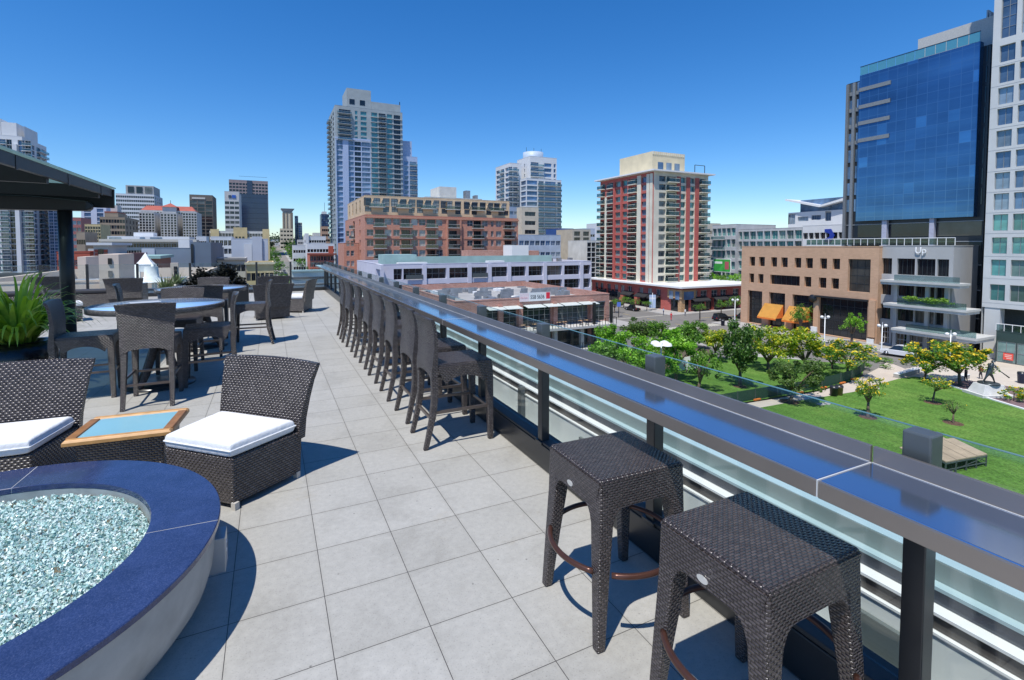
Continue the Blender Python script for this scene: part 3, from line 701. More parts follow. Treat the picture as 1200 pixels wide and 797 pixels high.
def window_mesh(W,H,nx,ny,fr,gl,t=.06,d=.12):
    k=(round(W,2),round(H,2),nx,ny,fr.name,gl.name)
    if k in _wc: return _wc[k]
    mb=MB(); mb.quad((0,.0,0),(W,.0,0),(W,.0,H),(0,.0,H),1)
    ft=min(t,W*.08+.01)
    for x in [W*i/nx for i in range(nx+1)]:
        a=max(0,x-ft/2) if 0<x<W else (0 if x==0 else W-ft); mb.box(a,a+ft,-d*.5,-.004,0,H)
    for z in [H*i/ny for i in range(ny+1)]:
        a=max(0,z-ft/2) if 0<z<H else (0 if z==0 else H-ft); mb.box(ft,W-ft,-d*.45,-.003,a,a+ft)
    me=mb.mesh('window',[fr,gl]); _wc[k]=me; return me
AX={'S':((1,0),(0,1),0),'W':((0,-1),(1,0),-PI/2),'E':((0,1),(-1,0),PI/2)}
class Bld:
    """one building: walls with real openings, windows set back in them"""
    def __init__(s,label,cat,x0,x1,y0,y1,z1,z0=G,name='building',group=None):
        s.x0,s.x1,s.y0,s.y1,s.z0,s.z1=x0,x1,y0,y1,z0,z1
        s.c=((x0+x1)/2,(y0+y1)/2,z0); s.t=thing(name,label,cat,s.c,0,group); s.wins=[]; s.done=set()
    def mb(s): return MB(s.c)
    def part(s,name,mb,mats,**k): return mb.build(name,mats,s.t,**k)
    def org(s,f,inset=0):
        return {'S':(s.x0,s.y0),'W':(s.x0,s.y1),'E':(s.x1,s.y0)}[f]
    def length(s,f): return s.x1-s.x0 if f=='S' else s.y1-s.y0
    def facade(s,f,wallm,ops=(),depth=.25,z0=None,z1=None,u0=0,u1=None,off=0,name='wall'):
        """ops: (u,v,W,H,nx,ny,frame,glass) with v measured from world height; off pushes the face outwards"""
        (ux,uy),(nx_,ny_),rz=AX[f]; ox,oy=s.org(f); s.done.add(f)
        ox-=nx_*off; oy-=ny_*off
        z0=s.z0 if z0 is None else z0; z1=s.z1 if z1 is None else z1; u1=s.length(f) if u1 is None else u1
        P=lambda u,v,d: (ox+ux*u+nx_*d,oy+uy*u+ny_*d,v)
        us=sorted({round(x,3) for x in [u0,u1]+[o[0] for o in ops]+[o[0]+o[2] for o in ops] if u0-1e-3<=x<=u1+1e-3})
        vs=sorted({round(x,3) for x in [z0,z1]+[o[1] for o in ops]+[o[1]+o[3] for o in ops] if z0-1e-3<=x<=z1+1e-3})
        hol=set()
        import bisect
        for o in ops:
            a=bisect.bisect_left(us,round(o[0],3)-.002); b=bisect.bisect_left(us,round(o[0]+o[2],3)-.002)
            c=bisect.bisect_left(vs,round(o[1],3)-.002); d=bisect.bisect_left(vs,round(o[1]+o[3],3)-.002)
            for i in range(a,b):
                for j in range(c,d): hol.add((i,j))
        m=s.mb()
        for j in range(len(vs)-1):
            i=0
            while i<len(us)-1:
                if (i,j) in hol: i+=1; continue
                k=i
                while k<len(us)-1 and (k,j) not in hol: k+=1
                m.quad(P(us[i],vs[j],0),P(us[k],vs[j],0),P(us[k],vs[j+1],0),P(us[i],vs[j+1],0)); i=k
        for o in ops:
            a,b,c,d=o[0],o[0]+o[2],o[1],o[1]+o[3]
            m.quad(P(a,c,0),P(b,c,0),P(b,c,depth),P(a,c,depth)); m.quad(P(a,d,depth),P(b,d,depth),P(b,d,0),P(a,d,0))
            m.quad(P(a,c,depth),P(a,d,depth),P(a,d,0),P(a,c,0)); m.quad(P(b,c,0),P(b,d,0),P(b,d,depth),P(b,c,depth))
            p=P(a,c,depth-.012); s.wins.append((window_mesh(*o[2:8]),p,rz))
        return s.part(name,m,wallm)
    def plain(s,wallm,roofm=None,par=.8,parm=None):
        """remaining walls, roof and parapet"""
        m=s.mb(); x0,x1,y0,y1,z0,z1=s.x0,s.x1,s.y0,s.y1,s.z0,s.z1
        if 'S' not in s.done: m.quad((x0,y0,z0),(x1,y0,z0),(x1,y0,z1),(x0,y0,z1))
        if 'W' not in s.done: m.quad((x0,y1,z0),(x0,y0,z0),(x0,y0,z1),(x0,y1,z1))
        if 'E' not in s.done: m.quad((x1,y0,z0),(x1,y1,z0),(x1,y1,z1),(x1,y0,z1))
        m.quad((x1,y1,z0),(x0,y1,z0),(x0,y1,z1),(x1,y1,z1))
        s.part('wall',m,wallm)
        zr=z1-par
        s.part('roof',s.mb().box(x0+.05,x1-.05,y0+.05,y1-.05,zr-.3,zr),roofm or ROOF)
        w_=.3; m=s.mb()
        e=.04
        m.box(x0-e,x1+e,y0-e,y0+w_,z1-.02,z1+.12); m.box(x0-e,x1+e,y1-w_,y1+e,z1-.02,z1+.12)
        m.box(x0-e,x0+w_,y0+w_,y1-w_,z1-.02,z1+.12); m.box(x1-w_,x1+e,y0+w_,y1-w_,z1-.02,z1+.12)
        m.quad((x0+w_,y0+w_,zr),(x1-w_,y0+w_,zr),(x1-w_,y0+w_,z1-.02),(x0+w_,y0+w_,z1-.02)); m.quad((x0+w_,y1-w_,zr),(x1-w_,y1-w_,zr),(x1-w_,y1-w_,z1-.02),(x0+w_,y1-w_,z1-.02))
        m.quad((x0+w_,y0+w_,zr),(x0+w_,y1-w_,zr),(x0+w_,y1-w_,z1-.02),(x0+w_,y0+w_,z1-.02)); m.quad((x1-w_,y0+w_,zr),(x1-w_,y1-w_,zr),(x1-w_,y1-w_,z1-.02),(x1-w_,y0+w_,z1-.02))
        s.part('parapet',m,parm or wallm)
    def box(s,name,x0,x1,y0,y1,z0,z1,m,bevel=0): return s.part(name,s.mb().box(x0,x1,y0,y1,z0,z1),m,bevel=bevel)
    def finish(s,limit=96):
        ws=sorted(s.wins,key=lambda w:(w[1][0]**2+w[1][1]**2+(w[1][2]-EYE)**2))
        for me,p,rz in ws[:limit]:
            o=bpy.data.objects.new('window',me); COL.objects.link(o); o.parent=s.t
            o.location=(p[0]-s.c[0],p[1]-s.c[1],p[2]-s.c[2]); o.rotation_euler=(0,0,rz)
        rest=ws[limit:]
        groups={}
        for me,p,rz in rest: groups.setdefault(tuple(m.name for m in me.materials),[]).append((me,p,rz))
        for k,g in groups.items():
            m=s.mb()
            for me,p,rz in g:
                ca,sa_=math.cos(rz),math.sin(rz)
                vs=[(p[0]+v.co.x*ca-v.co.y*sa_,p[1]+v.co.x*sa_+v.co.y*ca,p[2]+v.co.z) for v in me.vertices]
                n=len(m.v); m.v+=vs
                for q in me.polygons: m.f.append([i+n for i in q.vertices]); m.m.append(q.material_index); m.sm.append(False)
            o=m.build('windows',[bpy.data.materials[x] for x in k],s.t); tag(o,kind='stuff')
        return s
    def pu(s,f,px):            # sight line to position along a face
        return sx(px,s.y0)-s.x0 if f=='S' else (s.y1-sy(px,s.x0) if f=='W' else sy(px,s.x1)-s.y0)
    def balcony(s,f,u,z,W,D,first={},slab=SLAB,glass=RAILG,off=0):
        k=(round(W,1),D,slab.name,glass.name)
        if k not in first:
            m=MB(); m.box(0,W,-D,0,-.2,0); m.box(.05,W-.05,-D+.05,-D+.09,.03,1.02,1); m.box(.04,.08,-D+.09,0,.03,1.02,1); m.box(W-.08,W-.04,-D+.09,0,.03,1.02,1)
            m.box(0.02,W-.02,-D+.03,-D+.11,1.02,1.1); first[k]=m.mesh('balcony',[slab,glass])
        (ux,uy),(nx_,ny_),rz=AX[f]; ox,oy=s.org(f); ox-=nx_*off; oy-=ny_*off
        s.bal=getattr(s,'bal',0)+1
        if s.bal>98: return
        o=bpy.data.objects.new('balcony',first[k]); COL.objects.link(o); o.parent=s.t
        o.location=(ox+ux*u-s.c[0],oy+uy*u-s.c[1],z-s.c[2]); o.rotation_euler=(0,0,rz); return o
def grid(us,vs,W,H,nx,ny,fr,gl): return [(u,v,W,H,nx,ny,fr,gl) for v in vs for u in us]
def text(body,size,loc,rot,m,parent,name='lettering',align='LEFT',ext=.01,sxs=1):
    c=bpy.data.curves.new('t','FONT'); c.body=body; c.size=size; c.extrude=ext; c.align_x=align
    o=bpy.data.objects.new('t',c); COL.objects.link(o)
    dg=bpy.context.evaluated_depsgraph_get(); me=bpy.data.meshes.new_from_object(o.evaluated_get(dg)); bpy.data.objects.remove(o)
    me.materials.clear(); me.materials.append(m)
    q=bpy.data.objects.new(name,me); COL.objects.link(q); q.parent=parent; q.location=loc; q.rotation_euler=rot; q.scale=(sxs,1,1); return q

# ---- brick restaurant with terraces
BRK=brickmat('red brick',(.44,.17,.115),(.55,.27,.20),(.46,.38,.34),.5,.16,.02,grime=.25)
b=Bld('low red brick restaurant with open terraces and a sign on its parapet','building',24.0,51.6,68,100,-6.4)
U=lambda px:b.pu('S',px)
zl=-10.9
STG=pane('shop glass',(.02,.03,.035),.05,0,.8,.25,(.20,.24,.25))
bays=[(563,585),(590,606,),(613,646),(654,690),(697,710)]
ops=[]
for a,c in bays:
    u0,u1=U(a),U(c); ops.append((u0,zl+.05,u1-u0,3.3,max(2,int((u1-u0)/.9)),4,FRG,STG))
    ops.append((u0,G+.3,u1-u0,3.2,max(2,int((u1-u0)/1.5)),2,FRD,STG))
b.facade('S',BRK,ops,.35); b.plain(BRK,par=1.0)
for px in (585.5,609,649.5,693): 
    u=24+U(px); b.box('pier',u-.35,u+.35,67.55,67.99,zl+.02,-7.2,BRK)
FL=mat('terrace concrete',(.60,.58,.54),.8,grime=.2,scale=1)
for z in (zl,-14.55):
    b.box('terrace_slab',34.0 if z<-12 else 26,50.6,64.6,67.98,z-.35,z,FL)
    m=b.mb(); m.box(26 if z>-12 else 34,50.6,64.62,64.66,z+1.02,z+1.08); x=34
    while x<50.6: m.box(x,x+.04,64.62,64.66,z+.01,z+1.02); x+=.55
    for x in [34+1.1*k for k in range(16)]: m.box(x,x+.07,64.6,64.68,z+.01,z+1.05)
    m.box(50.5,50.56,64.7,67.9,z+1.02,z+1.08); b.part('railing',m,DK)
for x in (50.2,46.2,42.2,38.2): b.box('column',x-.18,x+.18,64.8,65.2,G,zl-.36,DK)
for x in (50.2,46.8): b.box('column',x-.2,x+.2,65.4,65.8,zl+.01,-7.4,DK)
for x in (49.0,45.0,40.0): b.box('column',x-.3,x+.3,66.2,66.8,G,zl-.36,mat('white column',(.7,.69,.66),.7))
CANO=mat('canopy sheet',(.62,.68,.64),.4,.1)
for a,c in ((568,588),(589,607),(613,634),(636,654),(656,675),(677,696)):
    u0,u1=24+U(a),24+U(c)
    m=b.mb(); m.add([(u0,66.2,-7.75),(u1,66.2,-7.75),(u1,67.95,-7.5),(u0,67.95,-7.5),(u0,66.2,-7.68),(u1,66.2,-7.68),(u1,67.95,-7.43),(u0,67.95,-7.43)],[(0,3,2,1),(4,5,6,7),(0,1,5,4),(1,2,6,5),(2,3,7,6),(3,0,4,7)])
    b.part('canopy',m,CANO)
b.finish()
s0,s1=24+U(608.5),24+U(644.5)
t=thing('banner',"white rooftop banner with a phone number and a red square",'sign',((s0+s1)/2,67.85,-6.75))
MB(((s0+s1)/2,67.85,-6.75)).box(s0,s1,67.84,67.9,-6.9,-5.55).build('board',WHITE,t)
REDP=mat('red print',(.75,.03,.06),.5); PINK=mat('pink panel',(.80,.45,.48),.5); INK=mat('black print',(.03,.03,.04),.5)
wS=s1-s0; xl=-wS/2
MB().box(xl+.05,xl+wS*.30,-.013,-.0105,-.10,1.15).build('tinted_panel',mat('rose panel',(.80,.66,.68),.5),t)
text('FOR LEASE',.36,(xl+.12,-.02,.32),(PI/2,0,0),PINK,t,sxs=.72)
text('558 5636',.86,(xl+wS*.34,-.02,.22),(PI/2,0,0),INK,t,sxs=.78)
MB().box(xl+wS*.86,xl+wS-.08,-.025,-.0105,.15,1.15).build('square_mark',REDP,t)
# rooftop: rows of galvanised screens and ducts
GALV=mat('galvanised sheet',(.40,.42,.44),.45,.55,.25,1.5,grime=.25)
t=thing('rooftop_equipment','grey galvanised screens and ducts crowding the brick restaurant roof','rooftop plant',(38,84,-7.4))
r_=random.Random(5)
for k in range(46):
    x=r_.uniform(25.5,49.5); y=r_.uniform(70,97); wd=r_.uniform(1,3.4); h=r_.uniform(.7,1.9); h=max(.3,min(h,1.8-(339-288)*(x*SY+y*CY_)/FPX+7.38+r_.uniform(0,.35)))
    m=MB((38,84,-7.4)); 
    if k%3: 
        m.box(x,min(x+wd,51),y,y+.12,-7.38,-7.38+h); m.box(x+.1,x+.2,y+.13,y+.7,-7.38,-7.38+h*.7)
        m.build('screen',GALV,t)
    else:
        m.box(x,min(x+wd*.6,50.8),y,y+r_.uniform(.6,1.6),-7.38,-7.38+h*.7); m.box(x+.1,x+.5,y+.1,y+.5,-7.37+h*.7,-7.37+h*.85); m.build('duct_box',GALV if k%2 else WHITE,t,.04)
for k in range(2):
    m=MB((38,84,-7.4)); m.tube([(27+k*9,72+k*3,-7.0),(33+k*9,74+k*3,-7.0),(34+k*9,80,-7.0)],.3,10); m.build('duct',GALV,t)
# outdoor tables on the upper terrace
for k,px in enumerate((613,627,655,662,681,688)):
    x=sx(px,66.0); t=thing('terrace_table',['first','second','third','fourth','fifth','sixth'][k]+' small table from the left on the brick restaurant terrace','table',(x,66.0,zl),0,'small tables on the restaurant terrace')
    MB().lathe([(0,.70),(.42,.70),(.42,.74),(0,.74)],16).build('top',mat('tan top',(.45,.28,.16),.6),t); MB().tube([(0,0,.02),(0,0,.7)],.04,6).build('leg',DK,t); MB().lathe([(0,0),(.25,0),(.25,.03),(0,.03)],12).build('base',DK,t)

# ---- lilac office block
LIL=mat('lilac render',(.64,.63,.72),.7,0,.04,.5,grime=.12); TEALB=mat('pale green cladding',(.32,.47,.45),.6,grime=.1,scale=.6)
b=Bld('long lilac office block with two rows of wide dark windows','office building',22.8,81,115,150,-2.6)
U=lambda px:b.pu('S',px); k_=3.987
cols=[(461,471),(472.5,495),(499.5,523),(526.5,549),(552.5,571),(575.5,595),(598,616.5),(619.5,636.5),(640.5,659),(661.5,680),(683,693)]
zr1=(sz(324.7,50,115),sz(313.8,50,115)); zr2=(sz(342.0,50,115),sz(328.2,50,115))
st=zr1[0]-zr2[0]; ops=[]
for z0_ in (zr1[0],zr2[0],zr2[0]-st,zr2[0]-2*st):
    if z0_<G+.4: continue
    for a,c in cols:
        u0,u1=U(a),U(c); u1=min(u1,57.9); ops.append((u0,z0_,u1-u0,2.55,max(2,round((u1-u0)/1.6)),2,FRG,PGD))
b.facade('S',LIL,ops,.9); b.plain(LIL,par=.7)
for px in (497,550,573.5,596.5,638.5,681.5):
    x=22.8+U(px); b.box('pier',x-.5,x+.5,114.7,114.99,G,-2.8,LIL)
for a,c in ((553,571),(475,495)):
    for z0_ in (zr1[0],): b.box('balcony_rail',22.8+U(a),22.8+U(c),114.6,114.66,z0_+.05,z0_+1.1,GRS)
# open corner frame on the left
fx0=sx(446,112)
b.box('frame_beam',fx0,22.75,112.0,112.7,-3.6,-2.5,LIL); b.box('frame_post',fx0,fx0+.7,112.01,112.69,G,-3.61,LIL); b.box('frame_post',fx0,fx0+.69,118,118.7,G,-3.61,LIL)
b.box('frame_beam',fx0,fx0+.7,112.71,118,-3.6,-2.5,LIL)
b.box('roof_box',24.5,32.2,119,127,-3.3,-.4,TEALB); b.box('roof_screen',33,74,125,125.3,-3.3,-1.0,TEALB)
b.box('skylight',27,34,116,118,-3.3,-2.2,WHITE); b.box('skylight',50,54.5,116,118,-3.3,-2.1,WHITE)
b.box('plant_room',53,67,138,144,-3.3,.35,BRK); b.box('plant_room',71,77,138,144,-3.3,.2,BRK); b.box('plant_room',63.5,69,130,136,-3.3,1.9,WHITE)
for px in (460,480,505,540,560,645,655,668):
    x=sx(px,128); b.box('vent',x-.6,x+.6,127.4,128.6,-3.3,-1.9,GALV)
b.finish()

# ---- brick apartment block with tan top storeys
BRA=brickmat('orange brick',(.48,.19,.125),(.56,.245,.165),(.55,.34,.26),.8,.25,.03,grime=.15); TAN=mat('tan stucco',(.68,.50,.32),.8,grime=.15,scale=.5); TRIM=mat('terracotta trim',(.50,.24,.16),.7)
zc=sz(253,40,160); zt_=sz(232.5,40,160)
XQ=sx(428,160)
b=Bld('wide red brick apartment block with balconies and tan upper storeys','apartment building',XQ,80.6,160,205,zc)
U=lambda px:b.pu('S',px)
rows=[sz(y,50,160) for y in (264.5,277,288.5,300,312,323,334.5,346)]
ops=[]
W1=2.1;H1=2.0
for px in (434,455,465,486,495,515,551,568.5,584.5,602.5):
    for z in rows: 
        if z>G+.5: ops.append((U(px)-W1/2,z,W1,H1,2,2,FRW,PG))
for px in (577,): 
    for z in rows: ops.append((U(px)-.5,z,1.0,H1,1,2,FRW,PG))
for px in (445,475.5,505.5,531,559.5,595.5):
    for z in rows: ops.append((U(px)-1.4,z-.55,2.8,2.5,3,1,FRD,PGD))
b.facade('S',BRA,ops,.35)
for px in (445,475.5,505.5,531,559.5,595.5):
    for z in rows: b.balcony('S',U(px)-2.0,z-.6,4.0,1.5,off=-.02)
ops=[]
for px in (415,422):
    for z in rows: ops.append((b.pu('W',px)-1.1 if px>420 else b.pu('W',px)-2,z,2.2 if px>420 else 4,H1,2,2,FRW if px>420 else FRD,PG if px>420 else PGD))
b.facade('W',BRA,ops,.5)
for z in rows: b.balcony('W',b.pu('W',415)-2.4,z-.6,4.6,1.4,off=-.02)
b.plain(BRA,par=.5,parm=TRIM)
b.box('cornice',XQ-.2,80.8,159.6,159.97,zc-.9,zc-.35,TRIM)
for z in rows[1::2]: b.box('band_course',XQ-.05,80.65,159.88,159.985,z-.9,z-.6,TRIM)
# recess shadow bay
b.box('recess_pier',XQ+U(523),XQ+U(524.5),159.2,159.99,G,zc-1.0,BRA); b.box('recess_pier',XQ+U(538.5),XQ+U(540),159.2,159.99,G,zc-1.0,BRA)
b.finish()
b2=Bld('tan upper storeys with arched lattice windows on the brick apartment block','penthouse',XQ+.3,sx(597,161),161,200,sz(231.5,40,163),zc-.55)
zz0=sz(250,50,163); zz1=sz(243.5,50,163)
ops=[]
for px in (432,453,463,483,492.5,511,521,537,547.5,556,573,587,593): ops.append((b2.pu('S',px)-1,zz0-.2,2.0,1.7,2,2,FRD,PG))
for px in (431.5,442,453,463,473,483.5,492.5,502,511.5,520.5,527,537,547.5,556.5,566,575,582.5,590.5): ops.append((b2.pu('S',px)-1.15,zz1-.25,2.3,2.6,2,3,FRD,PG))
b2.facade('S',TAN,ops,.3); b2.facade('W',TAN,[(u,zz0,2.0,1.7,2,2,FRD,PGT) for u in (4,12,20,28)]+[(u,zz1-.2,2.0,2.4,2,2,FRD,PGT) for u in (4,12,20,28)],.3); b2.plain(TAN,par=.6)
for px in (442,473,502,530,560,582): b2.balcony('S',b2.pu('S',px)-2.4,zz1-.55,4.8,1.6,off=-.02)
LT=mat('cream lattice',(.66,.54,.38),.7)
for px in (437,447.5,468,478,497.5,507,551.5,571,587):
    x=b2.x0+b2.pu('S',px)
    m=b2.mb()
    for a,c in ((-.45,.45),(.45,-.45)): m.beam((x+a,160.9,zz1),(x+c,160.9,zz1+2.3),.22,.1)
    b2.part('lattice',m,LT)
b2.finish()
b=Bld('lower brick stair wing stepping down left of the brick apartment block','building',sx(403,172),XQ-.1,172,188,sz(285,25,172))
b.facade('S',BRA,[(u,z,1.0,1.8,1,2,FRW,PG) for u in (.8,2.2) for z in rows[1:]],.25); b.facade('W',BRA,[],.2); b.plain(BRA,par=.5,parm=TRIM); b.finish()
# white rooftop building behind it
b=Bld('plain white rooftop block with stacks behind the brick apartments','building',sx(499,230),sx(565,230),230,250,sz(233,90,230)); CRM=mat('cream render',(.72,.70,.64),.8,grime=.15,scale=.4)
b.facade('S',CRM,[(u,sz(242,90,230),1.6,1.2,2,1,FRD,PGD) for u in (14,17,20,23,26,29,32)],.3); b.plain(CRM)
b.box('upper_block',sx(515,230)+.5,sx(536,230),231,246,b.z1-.7,sz(219,80,230),CRM); b.box('stack',sx(548,230),sx(553,230),232,236,b.z1-.7,sz(223,90,230),GALV); b.box('stack',sx(559,230),sx(562,230),232,236,b.z1-.7,sz(228,90,230),GALV); b.finish()

# ---- tall glass condominium tower
BLUEF=mat('blue grey panel',(.40,.48,.64),.5,0,.05,.2); CONCT=mat('tower concrete',(.34,.385,.40),.7,grime=.1,scale=.3)
def slabs(b,x0,x1,y0,y1,zs,m,th=.35,name='floor_slab',lim=40):
    for z in zs[:lim]: b.box(name,x0,x1,y0,y1,z-th,z,m)
SLABT=mat('tower slab edge',(.40,.43,.45),.7,grime=.1,scale=.5)
Yt=310; zt_=sz(124,40,Yt)
xa,xb=sx(395,Yt),sx(473,Yt)
b=Bld('tall blue and green glass condominium tower, tallest in the middle distance','tower',xa,xb,Yt,Yt+34,zt_)
U=lambda px:b.pu('S',px)
flo=3.05; zs=[G+4+flo*k for k in range(40)]
zs=[z for z in zs if z<zt_-2.5]
zblue=sz(163,50,Yt); ops=[]
for z in zs:
    if z<zblue-2.5:
        for a,c,g in ((396,403,PGB),(410,416,PGB),(417,424.5,PGD),(425.5,435,PGB)): ops.append((U(a),z,U(c)-U(a),2.35,max(1,round((U(c)-U(a))/1.5)),2 if g is PGB else 1,FRG,g))
    else:
        for a,c,g in ((399.5,413,PGD),(418,421,PGT),(424.5,431.5,PGT)): ops.append((U(a),z,U(c)-U(a),2.2,max(1,round((U(c)-U(a))/1.5)),1,FRG,g))
    for a,c,g in ((437,444,PGT),(445.5,453.5,PGD),(455,461,PGT),(463,470.5,PGD)): ops.append((U(a),z,U(c)-U(a),2.35,max(1,round((U(c)-U(a))/1.5)),2 if g is PGT else 1,FRG,g))
uL=U(435.5)
lo_=[o for o in ops if o[0]+o[2]<=uL+.01 and o[1]+o[3]<=zblue]; hi_=[o for o in ops if o[0]+o[2]<=uL+.01 and o[1]+o[3]>zblue]; ri_=[o for o in ops if o[0]>uL]
b.facade('S',BLUEF,[o[:6]+((BLUEF,) if o[7] is PGB else (FRG,))+(o[7],) for o in lo_],.4,z1=zblue,u1=uL); b.facade('S',CONCT,hi_,.4,z0=zblue,u1=uL); b.facade('S',CONCT,ri_,.4,u0=uL)
b.facade('W',CONCT,[(u,z,6,2.2,4,1,FRG,PGD) for z in zs for u in (3,12,21)],.6); b.plain(CONCT)
b.box('blue_bay',xa-.3,xa+U(435.5),Yt-.9,Yt-.55,zblue-1,zblue,BLUEF)
for a,c in ((403.3,409.7),(395,395.8)): b.box('blue_pier',xa+U(a),xa+U(c),Yt-.8,Yt-.02,G,zblue-1.01,BLUEF)
for k,z in enumerate(zs):
    b.box('floor_band',xa+U(436),xb,Yt-.5,Yt-.02,z-.55,z-.2,SLABT) if k<60 else None
for z in zs[4:]: b.balcony('S',U(445.2),z-.25,U(453.8)-U(445.2),1.6,off=.5,slab=SLABT)
for z in zs[8:]:
    if z>zblue-2: b.balcony('S',U(397.5),z-.2,U(414)-U(397.5),1.6,off=-.02,slab=SLABT)
for z in zs[6:]: b.balcony('W',2.5,z-.2,9,1.8,off=-.02,slab=SLABT)
zp=sz(108.5,55,Yt+5)
b.box('crown',xa+U(409),xa+U(437),Yt+.6,Yt+20,zt_-.6,zp,CONCT); b.box('crown',xa+U(437)+.1,xa+U(471),Yt+.6,Yt+20,zt_-.6,sz(121,66,Yt),CONCT)
b.box('crown_window',xa+U(412),xa+U(418),Yt+.5,Yt+.58,sz(123,50,Yt),sz(117,50,Yt),PGD); b.box('crown_window',xa+U(424),xa+U(430),Yt+.5,Yt+.58,sz(123,50,Yt),sz(117,50,Yt),PGD)
b.box('mast',xa+U(470.5),xa+U(471.3),Yt+2,Yt+2.4,zt_-.6,zt_+7,DK)
b.finish()
b=Bld('shorter blue wing on the right side of the tall condominium tower','tower',xb+.05,sx(490,312),312,340,sz(182,70,312))
U=lambda px:b.pu('S',px)
b.facade('S',BLUEF,[(U(a),z,U(c)-U(a),2.3,3,1,FRG,g) for z in zs if z<b.z1-3 for a,c,g in ((474.5,479.5,PGB),(481,489,PGB))],.4); b.plain(BLUEF)
for z in zs: 
    if z<b.z1-3: b.balcony('S',U(481),z-.2,U(489.5)-U(481),1.5,off=-.02)
b.box('upper_block',xb+.2,sx(483.5,314),314,332,b.z1-.7,sz(163,70,312),BLUEF); b.finish()

# ---- white stepped residential tower
WHT=mat('white render',(.70,.71,.72),.7,0,.04,.3,grime=.1)
Yw=250; xw0=sx(581,Yw+26); b=Bld('white stepped residential tower with curved balconies and a round roof drum','tower',xw0,sx(611,Yw+6),Yw+6,Yw+26,sz(190,118,Yw+6))
flo=2.95; zs=[G+4+flo*k for k in range(30)]
U=lambda px:sx(px,Yw+6)-b.x0
b.facade('S',WHT,[(U(a),z,U(c)-U(a),2.1,3,1,FRG,PGB) for z in zs if z<b.z1-2.6 for a,c in ((596,600.5),(601.5,606.5))],.5)
b.facade('W',WHT,[(u,z,w_,2.1,3,1,FRG,PGB) for z in zs if z<b.z1-2.6 for u,w_ in ((1,4.6),(7,5),(13.6,5))],.6); b.plain(WHT)
for z in zs:
    if z<b.z1-2.6 and z>0: b.balcony('S',U(595.5),z-.15,U(606.8)-U(595.5),1.6,off=-.02,slab=WHT); b.balcony('W',6.5,z-.15,6,1.3,off=-.02,slab=WHT)
b.finish()
xw1=sx(621,Yw+2); yw1=xw1*(Yw+2)/sx(606,Yw+2)
b=Bld('tall white slab core of the stepped residential tower','tower',xw1,sx(652,Yw+2),Yw+2,yw1,sz(181.5,130,Yw))
U=lambda px:sx(px,Yw+2)-b.x0
b.facade('S',WHT,[(U(a),z,U(c)-U(a),2.1,n,1,FRG,PGB) for z in zs if z<b.z1-2.6 for a,c,n in ((622,631,4),(637.5,646,3))]+[(U(648.5),z,1.4,2.1,1,1,FRG,PGB) for z in zs if z<b.z1-2.6],.4)
b.facade('W',WHT,[(u,z,1.1,2.0,1,1,FRG,PGB) for z in zs if z<b.z1-2.6 for u in (b.length('W')*.55,)],.3); b.plain(WHT)
for z in zs: 
    if z<b.z1-2.6 and z>35: b.balcony('S',U(621.5),z-.15,U(636)-U(621.5),1.5,off=-.02,slab=WHT)
m=b.mb(); m.lathe([(6.0,b.z1-.6),(6.0,b.z1+3.6),(0,b.z1+3.8)],32,(b.x0+6.3,Yw+10)); b.part('roof_drum',m,mat('blue grey drum',(.42,.50,.60),.5))
for x in (-6,-1,4): b.box('mast',(b.x0+b.x1)/2+x,(b.x0+b.x1)/2+x+.15,Yw+12,Yw+12.15,b.z1,b.z1+7,DK)
b.finish()
b=Bld('front glass wing with white floor bands on the stepped white tower','tower',sx(617,Yw-6),sx(657.5,Yw-6),Yw-6,Yw+1.9,sz(209,130,Yw-6))
U=lambda px:sx(px,Yw-6)-b.x0
b.facade('S',WHT,[(U(a),z,U(c)-U(a),2.2,n,1,FRG,PGB) for z in zs if z<b.z1-2.4 for a,c,n in ((617.5,629.5,4),(631,637,2),(638.5,651,4),(653,657,2))],.35); b.facade('W',WHT,[(1,z,6,2.2,4,1,FRG,PGB) for z in zs if z<b.z1-2.4],.3); b.plain(WHT)
for z in zs:
    if -6<z<b.z1-2.4: b.balcony('S',U(630),z-.15,U(657)-U(630),1.4,off=-.02)
b.finish()
# mid-rise pieces in front of it
BEI=mat('beige render',(.62,.54,.42),.8,grime=.15,scale=.5); SLATE=mat('blue grey render',(.28,.36,.48),.7,grime=.1,scale=.5); NAVY=mat('navy panel',(.04,.10,.30),.5)
def simple(label,pl,pr,y,ptop,m,rows_,cols_,ww,hh,gl=PG,fr=FRW,depth=15,cat='building',pbot=None,nx=2,ny=1,par=.7,west=None,u_m=None,top_gap=1.0,z0=G,roofm=None,side='S'):
    xl,xr=sx(pl,y),sx(pr,y); zt=sz(ptop,(xl+xr)/2,y); bl=Bld(label,cat,xl,xr,y,y+depth,zt,z0)
    L=xr-xl; zb=z0+1.0 if pbot is None else sz(pbot,(xl+xr)/2,y)
    if rows_:
        st=(zt-top_gap-zb)/rows_; cw=L/cols_
        W=min(ww,cw*.88); H=min(hh,st*.85)
        bl.facade('S',m,[(cw*(i+.5)-W/2,zb+st*(j+.3)-.1,W,H,nx,ny,fr,gl) for i in range(cols_) for j in range(rows_)],.3)
        if west:
            L2=depth; cw2=L2/west; W2=min(ww,cw2*.8); side_='E' if xr<0 or (pl+pr)/2<314 else 'W'
            bl.facade(side_,m,[(cw2*(i+.5)-W2/2,zb+st*(j+.3)-.1,W2,H,nx,ny,fr,gl) for i in range(west) for j in range(rows_)],.3)
    bl.plain(m,roofm,par); return bl
simple('blue grey mid-rise wing left of the beige block before the white tower',596,613,205,242.5,SLATE,9,3,3.0,1.6,PGB,FRG).finish()
simple('beige corner block with stacked dark balconies before the white tower',611.5,631,200,243,BEI,8,1,5.5,1.9,PGD,FRG,nx=3).finish()
